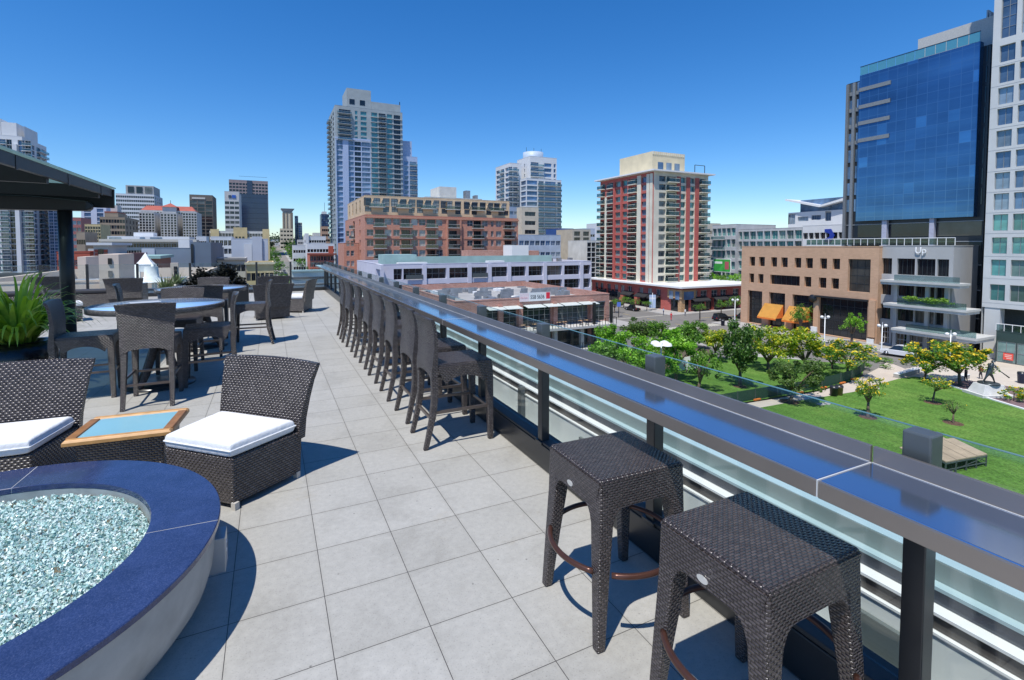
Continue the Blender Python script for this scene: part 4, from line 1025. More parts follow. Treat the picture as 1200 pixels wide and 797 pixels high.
simple('low pale blue terrace block with square windows before the white tower',608,657,190,275.5,mat('pale blue render',(.45,.52,.62),.7,grime=.1,scale=.5),4,8,2.2,2.1,PGB,FRW).finish()
simple('navy blue apartment block left of the beige mid-rise',657,672,215,268,NAVY,9,3,3.2,1.8,PGB,FRW).finish()
simple('tan mid-rise with one dark window column left of the red tower',671,692,200,269,BEI,8,2,3.4,2.2,PGD,FRG,nx=3).finish()
bw_=simple('white balcony block squeezed between the tan mid-rise and red tower',688,708,175,282,CRM,8,4,2.8,1.9,PGD,FRD); bw_.finish()

# ---- red tower
RED=brickmat('tower brick',(.46,.10,.085),(.52,.125,.10),(.46,.17,.14),.9,.3,.02,grime=.12); CREAM=mat('tower cream',(.74,.69,.56),.75,grime=.1,scale=.4)
zpod=sz(336.5,96,100); ztw=sz(201,97,108)
b=Bld('brick podium with shops and awnings under the red and cream tower','building',95,125,95,134.5,zpod,name='podium')
UW=lambda px:b.pu('W',px); US=lambda px:b.pu('S',px)
hgt=zpod-G; ops=[]
zu=zpod-2.9
for px in (699.5,705.5,714,722.5,730,738.5,752,762,772): ops.append((UW(px)-.9,zu,1.8,2.1,2,1,FRW,PG))
for px in (738,756,768.5): ops.append((UW(px)-2.2,G+.2,4.4,3.0,3,1,FRD,PGD))
for px in (705,718): ops.append((UW(px)-3,G+.2,6,3.6,3,1,FRD,PGD))
b.facade('W',RED,ops,.4)
ops=[]
for px in (815,826,838.5,849,863.5): ops.append((US(px)-1.2,zu,2.4,2.2,2,2,FRW,PG))
for px,wd in ((819,5),(833,3),(844,5),(858,5)): ops.append((US(px)-wd/2,G+.2,wd,3.0,3,1,FRD,PGD))
b.facade('S',RED,ops,.4); b.plain(RED,par=.6)
YB=brickmat('yellow banded brick',(.55,.34,.16),(.62,.42,.22),(.45,.24,.14),.9,.4,.05)
b.box('corner_bay',94.5,99.5,94.5,99.5,G+3.6,zpod-.4,YB); b.box('corner_window',94.42,94.48,95.2,96.6,zu,zu+2.1,PGB); b.box('corner_window',94.42,94.48,97.4,98.8,zu,zu+2.1,PGB); b.box('corner_window',95.3,98.7,94.42,94.48,zu,zu+2.1,PGB)
b.box('corner_pier',94.7,95.9,94.7,95.9,G,G+3.58,YB); b.box('corner_door',95.1,97.4,94.9,94.98,G,G+3.3,PGD); b.box('corner_door',94.9,94.98,96,98.6,G,G+3.3,PGD)
b.box('roof_slab',93.6,126,93.6,136,zpod+.13,zpod+.55,WHITE)
AWN=mat('black canvas',(.02,.02,.022),.8)
for f,px,wd in (('W',738,5),('W',756,5.5),('W',768.5,4.5),('S',819,6),('S',844,6),('S',858,5)):
    m=b.mb()
    if f=='W':
        y=134.5-UW(px); m.add([(94.98,y-wd/2,G+3.9),(94.98,y+wd/2,G+3.9),(93.3,y+wd/2,G+3.0),(93.3,y-wd/2,G+3.0),(93.3,y-wd/2,G+2.7),(93.3,y+wd/2,G+2.7)],[(0,1,2,3),(3,2,5,4)])
    else:
        x=95+US(px); m.add([(x-wd/2,94.98,G+3.9),(x+wd/2,94.98,G+3.9),(x+wd/2,93.3,G+3.0),(x-wd/2,93.3,G+3.0),(x-wd/2,93.3,G+2.7),(x+wd/2,93.3,G+2.7)],[(0,3,2,1),(3,4,5,2)])
    b.part('awning',m,AWN)
b.finish()
b=Bld('red brick and cream striped residential tower with rounded corner glazing','tower',97,118,108,133,ztw,zpod+.56)
UW=lambda px:b.pu('W',px); US=lambda px:b.pu('S',px)
nf=13; st=(ztw-b.z0-.6)/nf; ops=[]; opS=[]
for k in range(nf):
    z=b.z0+.35+st*k
    top=k>=nf-2
    for a,c,g in ((703,708.5,PGD),(711.5,718.5,PGD),(720.5,727,PGT),(729,735,PGT),(737.5,746,PGD),(751,757,PGB)):
        u0,u1=UW(a),UW(c); ops.append((u0,z,u1-u0,st-.75,max(1,round((u1-u0)/1.3)),1,FRG,g))
    for a,c,g in ((771.5,779.5,PG),(780.5,791.5,PGD),(796.5,802.5,PGT),(807.5,813,PGT),(818.5,826,PGD)):
        u0,u1=US(a),US(c); opS.append((u0,z,u1-u0,st-.75,max(1,round((u1-u0)/1.3)),1,FRG,g))
b.facade('W',RED,ops,.45); b.facade('S',CREAM,opS,.45); b.plain(CREAM)
zm=b.z0+st*(nf-2)
for a,c in ((709.3,711.2),(718.7,720.3),(727.2,728.8),(735.2,737.3)):
    y0,y1=133-UW(c),133-UW(a); b.box('red_pier',96.72,96.98,y0,y1,b.z0,ztw-.9 if a>712 else ztw-.9,RED) if a>712 else None
for a,c in ((746.3,750.7),(757.3,760.5),(761.2,764.3)):
    b.box('cream_pier',96.80,96.98,133-UW(c),133-UW(a),b.z0,ztw-.4,CREAM)
b.box('cream_pier',96.80,96.98,133-UW(711.2),133-UW(708.7),b.z0,zm,CREAM)
for a,c in ((792,796),(803,807),(813.3,817.5)):
    b.box('red_pier',97+US(a),97+US(c),107.72,107.98,b.z0,ztw-.9,RED)
for k in range(nf):
    z=b.z0+.3+st*k
    b.balcony('S',US(779.8),z,US(792)-US(779.8),1.3,off=-.02,slab=CREAM); b.balcony('W',UW(737.3),z,UW(746.2)-UW(737.3),.9,off=-.02,slab=CREAM); b.balcony('S',US(818),z,US(828.5)-US(818),1.2,off=-.02,slab=CREAM)
    b.balcony('W',UW(702.2),z,UW(709)-UW(702.2),1.2,off=-.02,slab=CREAM); b.balcony('W',UW(711.3),z,UW(718.5)-UW(711.3),.5,off=-.02,slab=CREAM)
b.box('dark_band',96.9,118.1,107.9,133.1,ztw-3.0,ztw-1.05,PGB) if False else None
b.box('roof_slab',95.6,119.4,106.6,134.4,ztw+.13,ztw+.5,WHITE)
zph=sz(181,104,116)
m=b.mb(); b.box('penthouse',100,112.5,112,127,ztw+.51,zph,mat('penthouse cream',(.72,.62,.42),.75,grime=.1,scale=.4)); 
m=b.mb()
for k in range(16): m.box(100+.78*k,100.4+.78*k,111.85,111.99,zph-.9,zph-.1)
b.part('dentils',m,CREAM)
for k in range(3): b.box('penthouse_window',102+3.2*k,104+3.2*k,111.9,111.98,ztw+1.5,ztw+3.6,PGB)
b.part('roof_frame',b.mb().beam((113,108.5,ztw+.5),(113,108.5,ztw+3),.15,.15).beam((117,108.5,ztw+.5),(117,108.5,ztw+3),.15,.15).beam((113,108.5,ztw+3),(117,108.5,ztw+3),.15,.15),DK)
b.finish()

# ---- tan brick block across the park
TBR=brickmat('tan brick',(.54,.33,.205),(.60,.37,.235),(.54,.37,.25),.6,.2,.012,grime=.12)
XT=95.0; ya,yb_=sy(1030.5,XT),sy(869.5,XT)
b=Bld('tan brick four storey block with square windows and orange awnings','building',XT,XT+30,ya,yb_,sz(289.5,XT,ya))
U=lambda px:b.pu('W',px); zz=lambda py,px=950: sz(py,XT,sy(px,XT))
r1=(zz(314.5,950),zz(302.5,950)); r2=(zz(336.5,950),zz(325,950)); h1=r1[1]-r1[0]; ops=[]
def px_(c): return 820+c/6.133
for a,c in ((360,400),(427,470),(515,558),(588,635),(684,732),(764,816),(867,918),(957,1012)):
    u0,u1=U(px_(a)),U(px_(c)); ops.append((u0,r1[0],u1-u0,h1,2,2,FRD,PGD))
for a,c in ((360,395),(425,463),(757,808),(862,917),(953,1008)):
    u0,u1=U(px_(a)),U(px_(c)); ops.append((u0,r2[0],u1-u0,h1,2,2,FRD,PGD))
u0,u1=U(px_(510)),U(px_(725)); ops.append((u0,r2[0],u1-u0,h1,6,1,FRD,PGD))
u0,u1=U(994.5),U(1021); ops.append((u0,r2[0]-.2,u1-u0,r1[1]-r2[0]+.2,3,4,FRD,PGD))
# tall ground floor openings
hs=zz(345,950)-G
for a,c in ((877.5,894.5),(902.5,921.5),(930,955),(961,1019)):
    u0,u1=U(a),U(c); ops.append((u0,G+.3,u1-u0,hs-.6,max(3,round((u1-u0)/1.3)),5,FRD,PGD))
b.facade('W',TBR,ops,.7); b.plain(TBR,par=.9)
b.box('pilaster',94.6,94.98,sy(1029.5,XT),sy(1021.5,XT),G+1.2,zz(345),TBR); b.box('plinth',94.3,94.59,sy(962,XT),sy(955,XT),G,G+1.6,WHITE); b.box('plinth',94.3,94.59,sy(1029.5,XT),sy(1021.5,XT),G,G+.9,WHITE)
b.box('cornice',94.35,94.98,sy(1021,XT),sy(958,XT),zz(347),zz(345),DK)
ORG=mat('orange canvas',(.85,.46,.10),.8,0,.08,1); ORD=mat('shaded orange canvas',(.78,.20,.03),.8)  # sunlit top and shaded sides of one canvas, painted as two oranges
for a,c in ((898,920),(927,951)):
    y1,y0=sy(a,XT),sy(c,XT); zt2=zz(361); zb2=zz(377)
    m=b.mb(); m.add([(94.9,y0,zt2),(94.9,y1,zt2),(92.6,y1,zb2),(92.6,y0,zb2)],[(0,3,2,1),(0,1,2,3)]); m.add([(94.9,y0,zt2),(92.6,y0,zb2),(94.9,y0,zb2)],[(0,1,2)],1); m.add([(94.9,y1,zt2),(92.6,y1,zb2),(94.9,y1,zb2)],[(0,2,1)],1); m.quad((92.6,y0,zb2),(92.6,y1,zb2),(92.6,y1,zb2-.35),(92.6,y0,zb2-.35),1)
    b.part('awning',m,[ORG,ORD])
m=b.mb(); m.lathe([(0,-.1),(.75,-.1),(.75,.1),(0,.1)],24); 
c_=b.part('round_sign',m,DK); c_.location=(94.6-b.c[0]+0,sy(955.5,XT)-b.c[1],zz(349)-b.c[2]); c_.rotation_euler=(0,PI/2,0)
for v in c_.data.vertices: v.co+=Vector(b.c)
b.finish()

# ---- grey terraced block
GCON=mat('pale concrete panel',(.42,.42,.42),.75,0,.05,.5,grime=.12); GCON2=mat('terrace edge concrete',(.52,.52,.50),.75,grime=.15,scale=.8)
XG=96.0; ya=sy(1118,XG); yb_=sy(1031,XG)
b=Bld('grey concrete block with stepped planted terraces beside the tan building','building',XG,XG+9,ya,yb_,sz(288.5,XG,ya))
U=lambda px:b.pu('W',px); zz=lambda py,px=1060: sz(py,XG,sy(px,XG))
fl=[(303,322),(333,347),(358,376)]; ops=[]
for (y0_,y1_) in fl:
    for a,c,n in ((1030.5,1046,3),(1052,1073,4),(1075,1097,4),(1099,1113,3)):
        u0,u1=U(a),U(c); ops.append((max(.2,u0),zz(y1_),u1-max(.2,u0),zz(y0_)-zz(y1_),n,1,FRD,PGD))
for a,c in ((1032,1045),(1048,1066),(1070,1098)):
    u0,u1=U(a),U(c); ops.append((max(.2,u0),G+.3,u1-max(.2,u0),zz(385)-G-.3,4,3,FRW,PGD))
b.facade('W',GCON,ops,.5); b.plain(GCON,par=.5)
for (px0,px1,py,dp) in ((1045,1131,330,3.0),(1054,1140,359,4.2),(1070,1153,390,5.6)):
    yA,yB=sy(px1,XG-dp+1.2),sy(px0,XG); z=sz(py,XG-dp,(yA+yB)/2)
    b.box('terrace_slab',XG-dp,XG-.02,yA,yB,z-.75,z-.35,GCON2); b.box('terrace_edge',XG-dp-.15,XG-.01,yA-.15,yB,z-.34,z,GCON2)
    b.box('terrace_glass',XG-dp,XG-dp+.04,yA,yB-2,z+.01,z+.95,RAILG)
for px in (1052,1089,1112):
    y=sy(px,XG-1.4); b.box('column',XG-1.6,XG-1.1,y-.25,y+.25,G,zz(327)-.8,GCON)
# planting on the middle terrace
GR_=island('terrace leaves',[(0,(.10,.22,.02)),(.6,(.24,.42,.05)),(1,(.42,.58,.12))],.5,.4,.25)
z=sz(357,XG-4,sy(1095,XG-4))
for k,(px,n) in enumerate(((1072,500),(1100,900))):
    bm_=bush_mesh(n,.9,2.2 if k else 1.2,.8,40+k,.16); q=bm_.build('planting',GR_,b.t); q.location=(XG-3.0-b.c[0],sy(px,XG-3)-b.c[1],z+.05-b.c[2])
LOGO=mat('white sign letters',(.85,.85,.85),.4)
b.finish()
zl_=zz(289,1078)
t=thing('wall_sign','white script lettering on the grey terraced block parapet','sign',(XG-.2,sy(1073,XG),zl_-1.2))
text('Up',1.5,(0,0,.1),(PI/2,0,-PI/2),LOGO,t,ext=.06,sxs=.9)
# roof guard of the grey block
t=thing('roof_guard','glass and white post guard along the grey block and tan block roof edge','guard rail',(XG+.4,(ya+yb_)/2,b.z1))
o_=(XG+.4,(ya+yb_)/2,b.z1); yE=sy(945,XG+.4); zA=b.z1+.13
m=MB(o_); m.box(XG+.35,XG+.45,ya,yE,zA+1.15,zA+1.25); y=ya
while y<yE: m.box(XG+.36,XG+.44,y,y+.08,zA,zA+1.15); y+=1.15
m.build('frame',WHITE,t); MB(o_).box(XG+.45,XG+.47,ya,yE,zA+.1,zA+1.1).build('glass_panel',clear_glass('roof glass',(.35,.5,.48),.5,.12),t)

# ---- blue glass office tower
XB=104.0; y0_,y1_=sy(1143.5,XB),sy(1006,XB); yl=sy(988,XB)
ztop=sz(84.5,XB,y1_)
b=Bld('large dark blue mirror glass office tower right of the park','office tower',XB,XB+28,sy(1151.5,XB),yl,ztop-1.6)
def curtain():
    m,nt,bb=nodes('blue curtain glass')
    tc=N(nt,'ShaderNodeTexCoord'); br=N(nt,'ShaderNodeTexBrick'); br.offset=0
    for k,v in {'Scale':1,'Brick Width':1.55,'Row Height':1.9,'Mortar Size':.035,'Mortar Smooth':.1}.items(): br.inputs[k].default_value=v
    br.inputs['Color1'].default_value=(.0,.0,.0,1); br.inputs['Color2'].default_value=(1,1,1,1); br.inputs['Mortar'].default_value=(.5,.5,.5,1)
    lk(nt,tc.outputs['UV'],br.inputs['Vector'])
    mp=N(nt,'ShaderNodeMapping'); mp.inputs['Scale'].default_value=(.035,.33,1); lk(nt,tc.outputs['UV'],mp.inputs[0])
    no=N(nt,'ShaderNodeTexNoise'); no.inputs['Scale'].default_value=1.0; no.inputs['Detail'].default_value=7; no.inputs['Roughness'].default_value=.6; lk(nt,mp.outputs[0],no.inputs['Vector'])
    n2=N(nt,'ShaderNodeTexNoise'); n2.inputs['Scale'].default_value=.06; n2.inputs['Detail'].default_value=5; lk(nt,tc.outputs['Object'],n2.inputs['Vector'])
    r=ramp(nt,no.outputs[0],[(.28,(.034,.105,.235)),(.5,(.050,.145,.30)),(.72,(.070,.19,.36))])  # streaks and odd bright panes paint reflections into the glass colour
    r0=ramp(nt,br.outputs[0],[(0,(.93,)*3),(.92,(1.04,)*3),(.95,(1.25,1.3,1.25)),(1,(1.7,1.75,1.6))]); r1_=ramp(nt,n2.outputs[0],[(.3,(.78,)*3),(.7,(1.15,)*3)])
    c_=r.outputs[0]
    for x in (r0,r1_):
        mx=N(nt,'ShaderNodeMix',data_type='RGBA',blend_type='MULTIPLY'); mx.inputs[0].default_value=1; lk(nt,c_,mx.inputs[6]); lk(nt,x.outputs[0],mx.inputs[7]); c_=mx.outputs[2]
    mx=N(nt,'ShaderNodeMix',data_type='RGBA'); lk(nt,br.outputs['Fac'],mx.inputs[0]); lk(nt,c_,mx.inputs[6]); mx.inputs[7].default_value=(.10,.21,.36,1)
    lk(nt,mx.outputs[2],bb.inputs['Base Color']); bb.inputs['Roughness'].default_value=.03; bb.inputs['Metallic'].default_value=.62; bb.inputs['Specular IOR Level'].default_value=.9
    bp=N(nt,'ShaderNodeBump'); bp.inputs['Strength'].default_value=.35; bp.inputs['Distance'].default_value=.06; lk(nt,no.outputs[0],bp.inputs['Height']); lk(nt,bp.outputs[0],bb.inputs['Normal'])
    return m
CURT=curtain(); DARKP=mat('dark spandrel',(.03,.033,.04),.3,.2,.1,.5,spec=.6)
zc0=sz(257,XB,sy(1070,XB))
b.facade('W',DARKP,[],.2); b.plain(DARKP,par=1.0)
# curtain wall sheet proud of the frame; it follows the roof guard at the top
m=b.mb(); m.quad((XB-1.2,y1_,zc0),(XB-1.2,y0_,zc0),(XB-1.2,y0_,ztop-.9),(XB-1.2,y1_,ztop-.9)); m.quad((XB-1.2,y0_,zc0),(XB,y0_,zc0),(XB,y0_,ztop-.9),(XB-1.2,y0_,ztop-.9)); m.quad((XB,y1_,zc0),(XB-1.2,y1_,zc0),(XB-1.2,y1_,ztop-.9),(XB,y1_,ztop-.9)); m.quad((XB-1.2,y1_,zc0),(XB,y1_,zc0),(XB,y0_,zc0),(XB-1.2,y0_,zc0))
b.part('curtain_wall',m,CURT)
n=12
for k in range(n):
    ya_=y0_+(y1_-y0_)*k/n; yb2=y0_+(y1_-y0_)*(k+1)/n
    b.box('guard_pane',XB-1.2,XB-1.15,ya_+.05,yb2-.05,ztop-.85,ztop+.7,mat('teal guard pane',(.10,.32,.40),.05,.2,.05,.3,spec=.9))
b.box('guard_cap',XB-1.24,XB-1.1,y0_,y1_,ztop+.71,ztop+.8,DARKP)
# left bay with light spandrels
zf=[sz(y,XB,y1_) for y in (107,127,146,166)]
LSP=mat('light spandrel',(.20,.22,.24),.5)
for z in zf:
    b.box('spandrel',XB-1.36,XB-1.22,sy(1042,XB),y1_,z-.35,z+.35,LSP); b.box('spandrel',XB-.16,XB-.02,y1_+.1,yl,z-.35,z+.35,LSP)
b.box('corner_pier',XB-.5,XB-.03,sy(998.5,XB),sy(995.5,XB),zc0-12,ztop-1.7,LSP); b.box('corner_pier',XB-.5,XB-.03,yl-.5,yl,zc0-12,ztop-1.7,mat('mid grey panel',(.16,.17,.18),.5))
k=0; z=zc0+2
while z<ztop-3:
    b.box('side_glass',XB-.10,XB-.03,sy(995,XB),sy(990,XB),z,z+2.4,PGB); b.box('side_glass',XB-.10,XB-.03,sy(1004.5,XB),sy(999.5,XB),z,z+2.4,PGB); b.box('side_glass',XB-.08,XB-.03,b.y0+.3,y0_-.4,z,z+2.6,PGD); z+=3.25
# dark lower storeys
zz=lambda py: sz(py,XB,sy(1070,XB))
for (ya2,yb2) in ((262,277),(284,305),(309,330),(336,360),(366,392)):
    for a,c in ((1005,1035),(1042,1090),(1098,1150)):
        b.box('lower_glass',XB-.09,XB-.03,sy(c,XB),sy(a,XB),zz(yb2),zz(ya2),PGD)
    b.box('floor_line',XB-.14,XB-.02,b.y0,yl,zz(ya2)+.03,zz(ya2)+.18,FRG)
LIP=mat('lilac pier',(.42,.43,.52),.6)
for px in (1038.5,1094): b.box('pier',XB-.9,XB-.15,sy(px+2.8,XB),sy(px-2.8,XB),G,zc0-.02,LIP)
b.box('roof_block',XB+3,XB+24,sy(1150,XB),sy(1057,XB),ztop-2.5,ztop+4.0,mat('roof screen',(.50,.50,.48),.6))
for k,px in enumerate((1146,1149)): b.box('roof_vent',XB+3,XB+4,sy(px+1,XB+3),sy(px-1,XB+3),ztop+4.0,ztop+5.2-k*.4,GALV)
b.finish()

# ---- white gridded tower at the right edge
XW=98.0; yn=12.0; yf=sy(1153.5,XW)
b=Bld('white gridded office tower cut by the right picture edge','office tower',XW,XW+30,yn,yf,62)
WGR=mat('white panel cladding',(.62,.63,.63),.6,0,.05,.5,grime=.1)
U=lambda px:b.pu('W',px)
uw=U(1180)-U(1162); pit=U(1185.5)-U(1162); z0r=sz(58,XW,sy(1170,XW)); 
flr=[sz(y,XW,sy(1171,XW)) for y in (71.5,96,121.5,146,172,197,221.5,246,270.5,297.5,323.5,352.5)]
ops=[]
top=[flr[0]+3.3,flr[0]+8.2]
uc=[U(1162)+pit*k for k in range(5)]
uc=[u for u in uc if u+uw<yf-yn-.2]
for z in flr:
    for u in uc: ops.append((u,z,uw,2.45,2,1,FRG,PGB if z>5 else PGT))
for u in uc: ops.append((u,top[0]+.2,uw,6.2,2,4,FRG,PGB)); ops.append((u,top[0]+8.4,uw,6.2,2,4,FRG,PGB))
b.facade('W',WGR,ops,.35,z0=sz(360,XW,sy(1160,XW)))
for u in uc:
    for z in flr: b.box('louvre',XW+.05,XW+.22,yf-u-uw,yf-u,z+2.5,z+2.85,FRG) if len(b.t.children)<90 else None
LN=mat('joint grey',(.34,.35,.36),.6)
for z in flr: b.box('joint',XW-.012,XW-.003,yn,yf,z-.42,z-.37,LN); 
b.plain(WGR); 
# open ground level under the tower
zo=sz(360,XW,sy(1160,XW))
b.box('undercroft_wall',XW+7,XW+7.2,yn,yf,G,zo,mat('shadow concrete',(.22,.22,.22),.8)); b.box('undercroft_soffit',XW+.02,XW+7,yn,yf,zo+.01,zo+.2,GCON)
for y in (yf-1.2,yf-11): b.box('undercroft_column',XW+.1,XW+1.6,y-.9,y+.9,G,zo,WGR)
b.finish()

# ---- kiosk with red sign
xk,yk=96.5,sy(1172,96.5)
b=Bld('small teal glass kiosk with a red square sign at the right edge','kiosk',xk,xk+7,yk-9,yk,sz(388,xk,yk),name='kiosk')
KG=pane('kiosk glass',(.18,.30,.29),.06,0,.8,.5,(.42,.55,.52)); DGN=mat('dark green fascia',(.03,.06,.055),.4)
L=9; hK=b.z1-G
b.facade('W',DGN,[(.15+2.2*k,G+.2,2.05,hK-1.6,2,2,FRG,KG) for k in range(4)],.1); b.plain(DGN,par=.3); 
m=b.mb(); m.box(xk-.1,xk-.06,yk-9,yk,b.z1+1.1,b.z1+1.2); 
y=yk-9
while y<yk: m.box(xk-.1,xk-.05,y,y+.06,b.z1+.13,b.z1+1.1); y+=.9
b.part('roof_railing',m,WHITE); b.box('railing_glass',xk-.04,xk-.02,yk-9,yk,b.z1+.15,b.z1+1.05,RAILG)
b.finish()
t=thing('sign','red square sign inside the teal kiosk window','sign',(xk-.06,sy(1187.5,xk),sz(421,xk,yk-3)))
MB().box(-.03,.0,-.55,.55,-.45,.55).build('board',mat('sign red',(.80,.10,.07),.5),t); m=MB(); m.box(-.036,-.0305,-.38,.38,.22,.34); m.box(-.036,-.0305,-.38,.38,-.02,.10); m.box(-.036,-.0305,-.38,.2,-.26,-.14); m.build('print',mat('sign pale print',(.85,.55,.5),.5),t)

# ---- long grey apartments behind the tan block
XA=140.0
def west(label,pxr,pxl,X,ptop,m,rows_,cols_,ww,hh,gl,fr,cat='building',depth=20,pbot=330,nx=2,ny=1,par=.5,z0=G):
    y0,y1=sy(pxr,X),sy(pxl,X); zt=sz(ptop,X,(y0+y1)/2); bl=Bld(label,cat,X,X+depth,y0,y1,zt,z0); L=y1-y0
    zb=sz(pbot,X,(y0+y1)/2); st=(zt-.6-zb)/rows_; cw=L/cols_; W=min(ww,cw*.86); H=min(hh,st*.85)
    bl.facade('W',m,[(cw*(i+.5)-W/2,zb+st*(j+.15),W,H,nx,ny,fr,gl) for i in range(cols_) for j in range(rows_)],.6); bl.plain(m,None,par); return bl
GAP=mat('grey white render',(.52,.53,.54),.75,grime=.12,scale=.5)
bb_=west('grey apartment block with teal windows behind the tan block, left end',862,834.5,XA,263.5,GAP,5,5,3.4,2.6,PGT,FRW,'apartment building'); 
for j in range(4): bb_.balcony('W',.4,bb_.z1-5-j*3.6,5,1.2,off=-.02)
bb_.finish()
bb_=west('grey apartment block with teal windows behind the tan block, right part',940,862.3,XA+1.5,268,GAP,5,9,4.2,2.6,PGT,FRW,'apartment building')
bb_.finish()
west('white block with a blue curved sign behind the grey apartments',989,940.3,XA+1,264,WHT,4,7,3.0,1.8,PGD,FRG).finish()
t=thing('wall_sign','dark blue angular sign on the white block behind the roofs','sign',(XA+.9,sy(973,XA),sz(275,XA,sy(973,XA))))
MB().plate([(2.2,-2),(.4,-2),(-.6,-.2),(.4,1.6),(2.2,1.6),(2.2,.9),(.8,.2),(.8,-.6),(2.2,-1.2)],'x',-.1,.0).build('emblem',mat('emblem blue',(.02,.05,.35),.4),t,fix=True)
XC=155.0
y0,y1=sy(989,XC),sy(923,XC); zt2=sz(263,XC,y1)
b=Bld('white modern roof pavilion with a butterfly roof above the apartments','building',XC,XC+16,y0,y1,sz(248,XC,(y0+y1)/2))
U=lambda px:b.pu('W',px)
b.facade('W',WHT,[(U(a),sz(y2,XC,y1),U(c)-U(a),sz(y1b,XC,y1)-sz(y2,XC,y1),n,1,FRG,PGB) for a,c,y1b,y2,n in ((923,931,251,263,2),(934,946.5,255,260,4),(950,961,254,259,4),(966,973,243.5+6,261,2))],.4); b.plain(WHT,par=.2)
b.box('clerestory',XC+1,XC+10,sy(988,XC),sy(934.5,XC),b.z1,b.z1+4.0,PGB)
za,zb_,zc_=sz(235.5,XC,y1),sz(243.5,XC,(y0+y1)/2),sz(234.5,XC,y0)
ym=sy(962,XC); yA=sy(924,XC)+.5; yC=y0-1
m=b.mb()
for (p,zp_,q,zq) in ((yA,za,ym,zb_),(ym,zb_,yC,zc_)):
    m.add([(XC-1.5,p,zp_),(XC+14,p,zp_),(XC+14,q,zq),(XC-1.5,q,zq),(XC-1.5,p,zp_+.55),(XC+14,p,zp_+.55),(XC+14,q,zq+.7),(XC-1.5,q,zq+.7)],[(0,1,2,3),(4,7,6,5),(0,3,7,4),(0,4,5,1),(2,6,7,3),(1,5,6,2)])
b.part('butterfly_roof',m,WHITE); b.finish()
# billboard
xb_,yb3=128.0,sy(846.5,128)
t=thing('billboard','small green billboard with pale lettering by the grey apartments','billboard',(xb_,yb3,sz(311,xb_,yb3)))
MB().box(-.1,.1,-3.4,3.4,-2.1,2.1).build('frame',WHITE,t); MB().box(-.14,-.105,-3.2,3.2,-1.9,1.9).build('poster',mat('poster green',(.05,.35,.06),.5,0,.4,.6),t); MB().box(-.16,-.142,-2.7,-1.2,-1.2,1.2).build('figure_patch',mat('poster red',(.45,.10,.12),.5),t); MB().box(-.16,-.142,-.2,2.9,.5,1.2).build('headline',mat('poster white',(.75,.8,.75),.5),t)
MB().tube([(0,0,-2.1),(0,0,-9)],.25,8).build('pole',GRS,t)
# ================================================================ GROUND
def sheet(name,polys,z,m,kind='structure'):
    mb=MB()
    for p in polys: mb.add([(x,y,z) for x,y in p],[tuple(range(len(p)))])
    o=mb.build(name,m); b_=bmesh.new(); b_.from_mesh(o.data)
    for f in b_.faces:
        if f.normal.z<0: f.normal_flip()
    bmesh.ops.triangulate(b_,faces=b_.faces); b_.to_mesh(o.data); b_.free()
    return tag(o,kind=kind)
def rect(x0,x1,y0,y1): return [(x0,y0),(x1,y0),(x1,y1),(x0,y1)]
GRD=mat('city ground',(.17,.165,.155),.9,0,.2,.05,grime=.25)
# one terrain sheet that climbs gently to the north
mb=MB(); ys=[-1500,-200,0,150,330,450,600,800,1000,1300,1800,4000]; zsY=[G,G,G,G,G,G+2,G+6,G+13,G+20,G+27,G+32,G+36]
xs=[-4000,-1500,-600,-200,0,40,100,300,900,4000]
zgr=lambda y: next((zsY[i]+(zsY[i+1]-zsY[i])*(y-ys[i])/(ys[i+1]-ys[i]) for i in range(len(ys)-1) if ys[i]<=y<=ys[i+1]),G)
vs=[(x,y,z-.03) for y,z in zip(ys,zsY) for x in xs]; n=len(xs)
mb.add(vs,[(j*n+i,j*n+i+1,(j+1)*n+i+1,(j+1)*n+i) for j in range(len(ys)-1) for i in range(n-1)])
tag(mb.build('ground',GRD),kind='structure')
PAV=mat('pavement concrete',(.40,.38,.35),.85,0,.08,.8,grime=.15); PLZ=mat('plaza paving',(.56,.49,.41),.85,0,.06,1.2,grime=.12)
PTH=mat('path concrete',(.55,.47,.39),.85,0,.06,1.5,grime=.1); PUR=brickmat('purple paving',(.17,.10,.11),(.22,.135,.14),(.20,.15,.15),.3,.15,.01,grime=.2)
ROADM=mat('tan grey asphalt',(.20,.185,.165),.9,0,.1,.5,grime=.2)  # tan grey road surface
sheet('road',[rect(72,88.5,-60,330),rect(88.5,420,79.5,92),rect(-200,72,104,113.5)],G+.01,ROADM)
def kerb_slab(name,x0,x1,y0,y1,m=None):
    o=MB().box(x0,x1,y0,y1,G-.02,G+.14).build(name,m or PAV,bevel=.02); return tag(o,kind='structure')
kerb_slab('pavement',88.5,94.9,37.5,79.5); kerb_slab('pavement',95.0,300,92,94.9); kerb_slab('pavement',88.5,94.9,92,134)
kerb_slab('pavement',66.5,72,45,100); kerb_slab('pavement',-40,66,100.2,104)
tag(MB().box(66,98,-40,37.4,G-.02,G+.12).build('plaza',PLZ,bevel=.02),kind='structure')
LINEP=mat('road paint',(.65,.62,.5),.7); YELP=mat('yellow road paint',(.60,.42,.06),.7)
sheet('road_marking',[rect(80.1,80.25,y,y+3) for y in range(-20,320,9)]+[rect(x,x+3,85.7,85.85) for x in range(92,220,9)],G+.016,YELP)
sheet('road_marking',[rect(73+.9*k,73.5+.9*k,76,78.6) for k in range(17)]+[rect(72.8,88,93.2,93.5)],G+.017,LINEP)
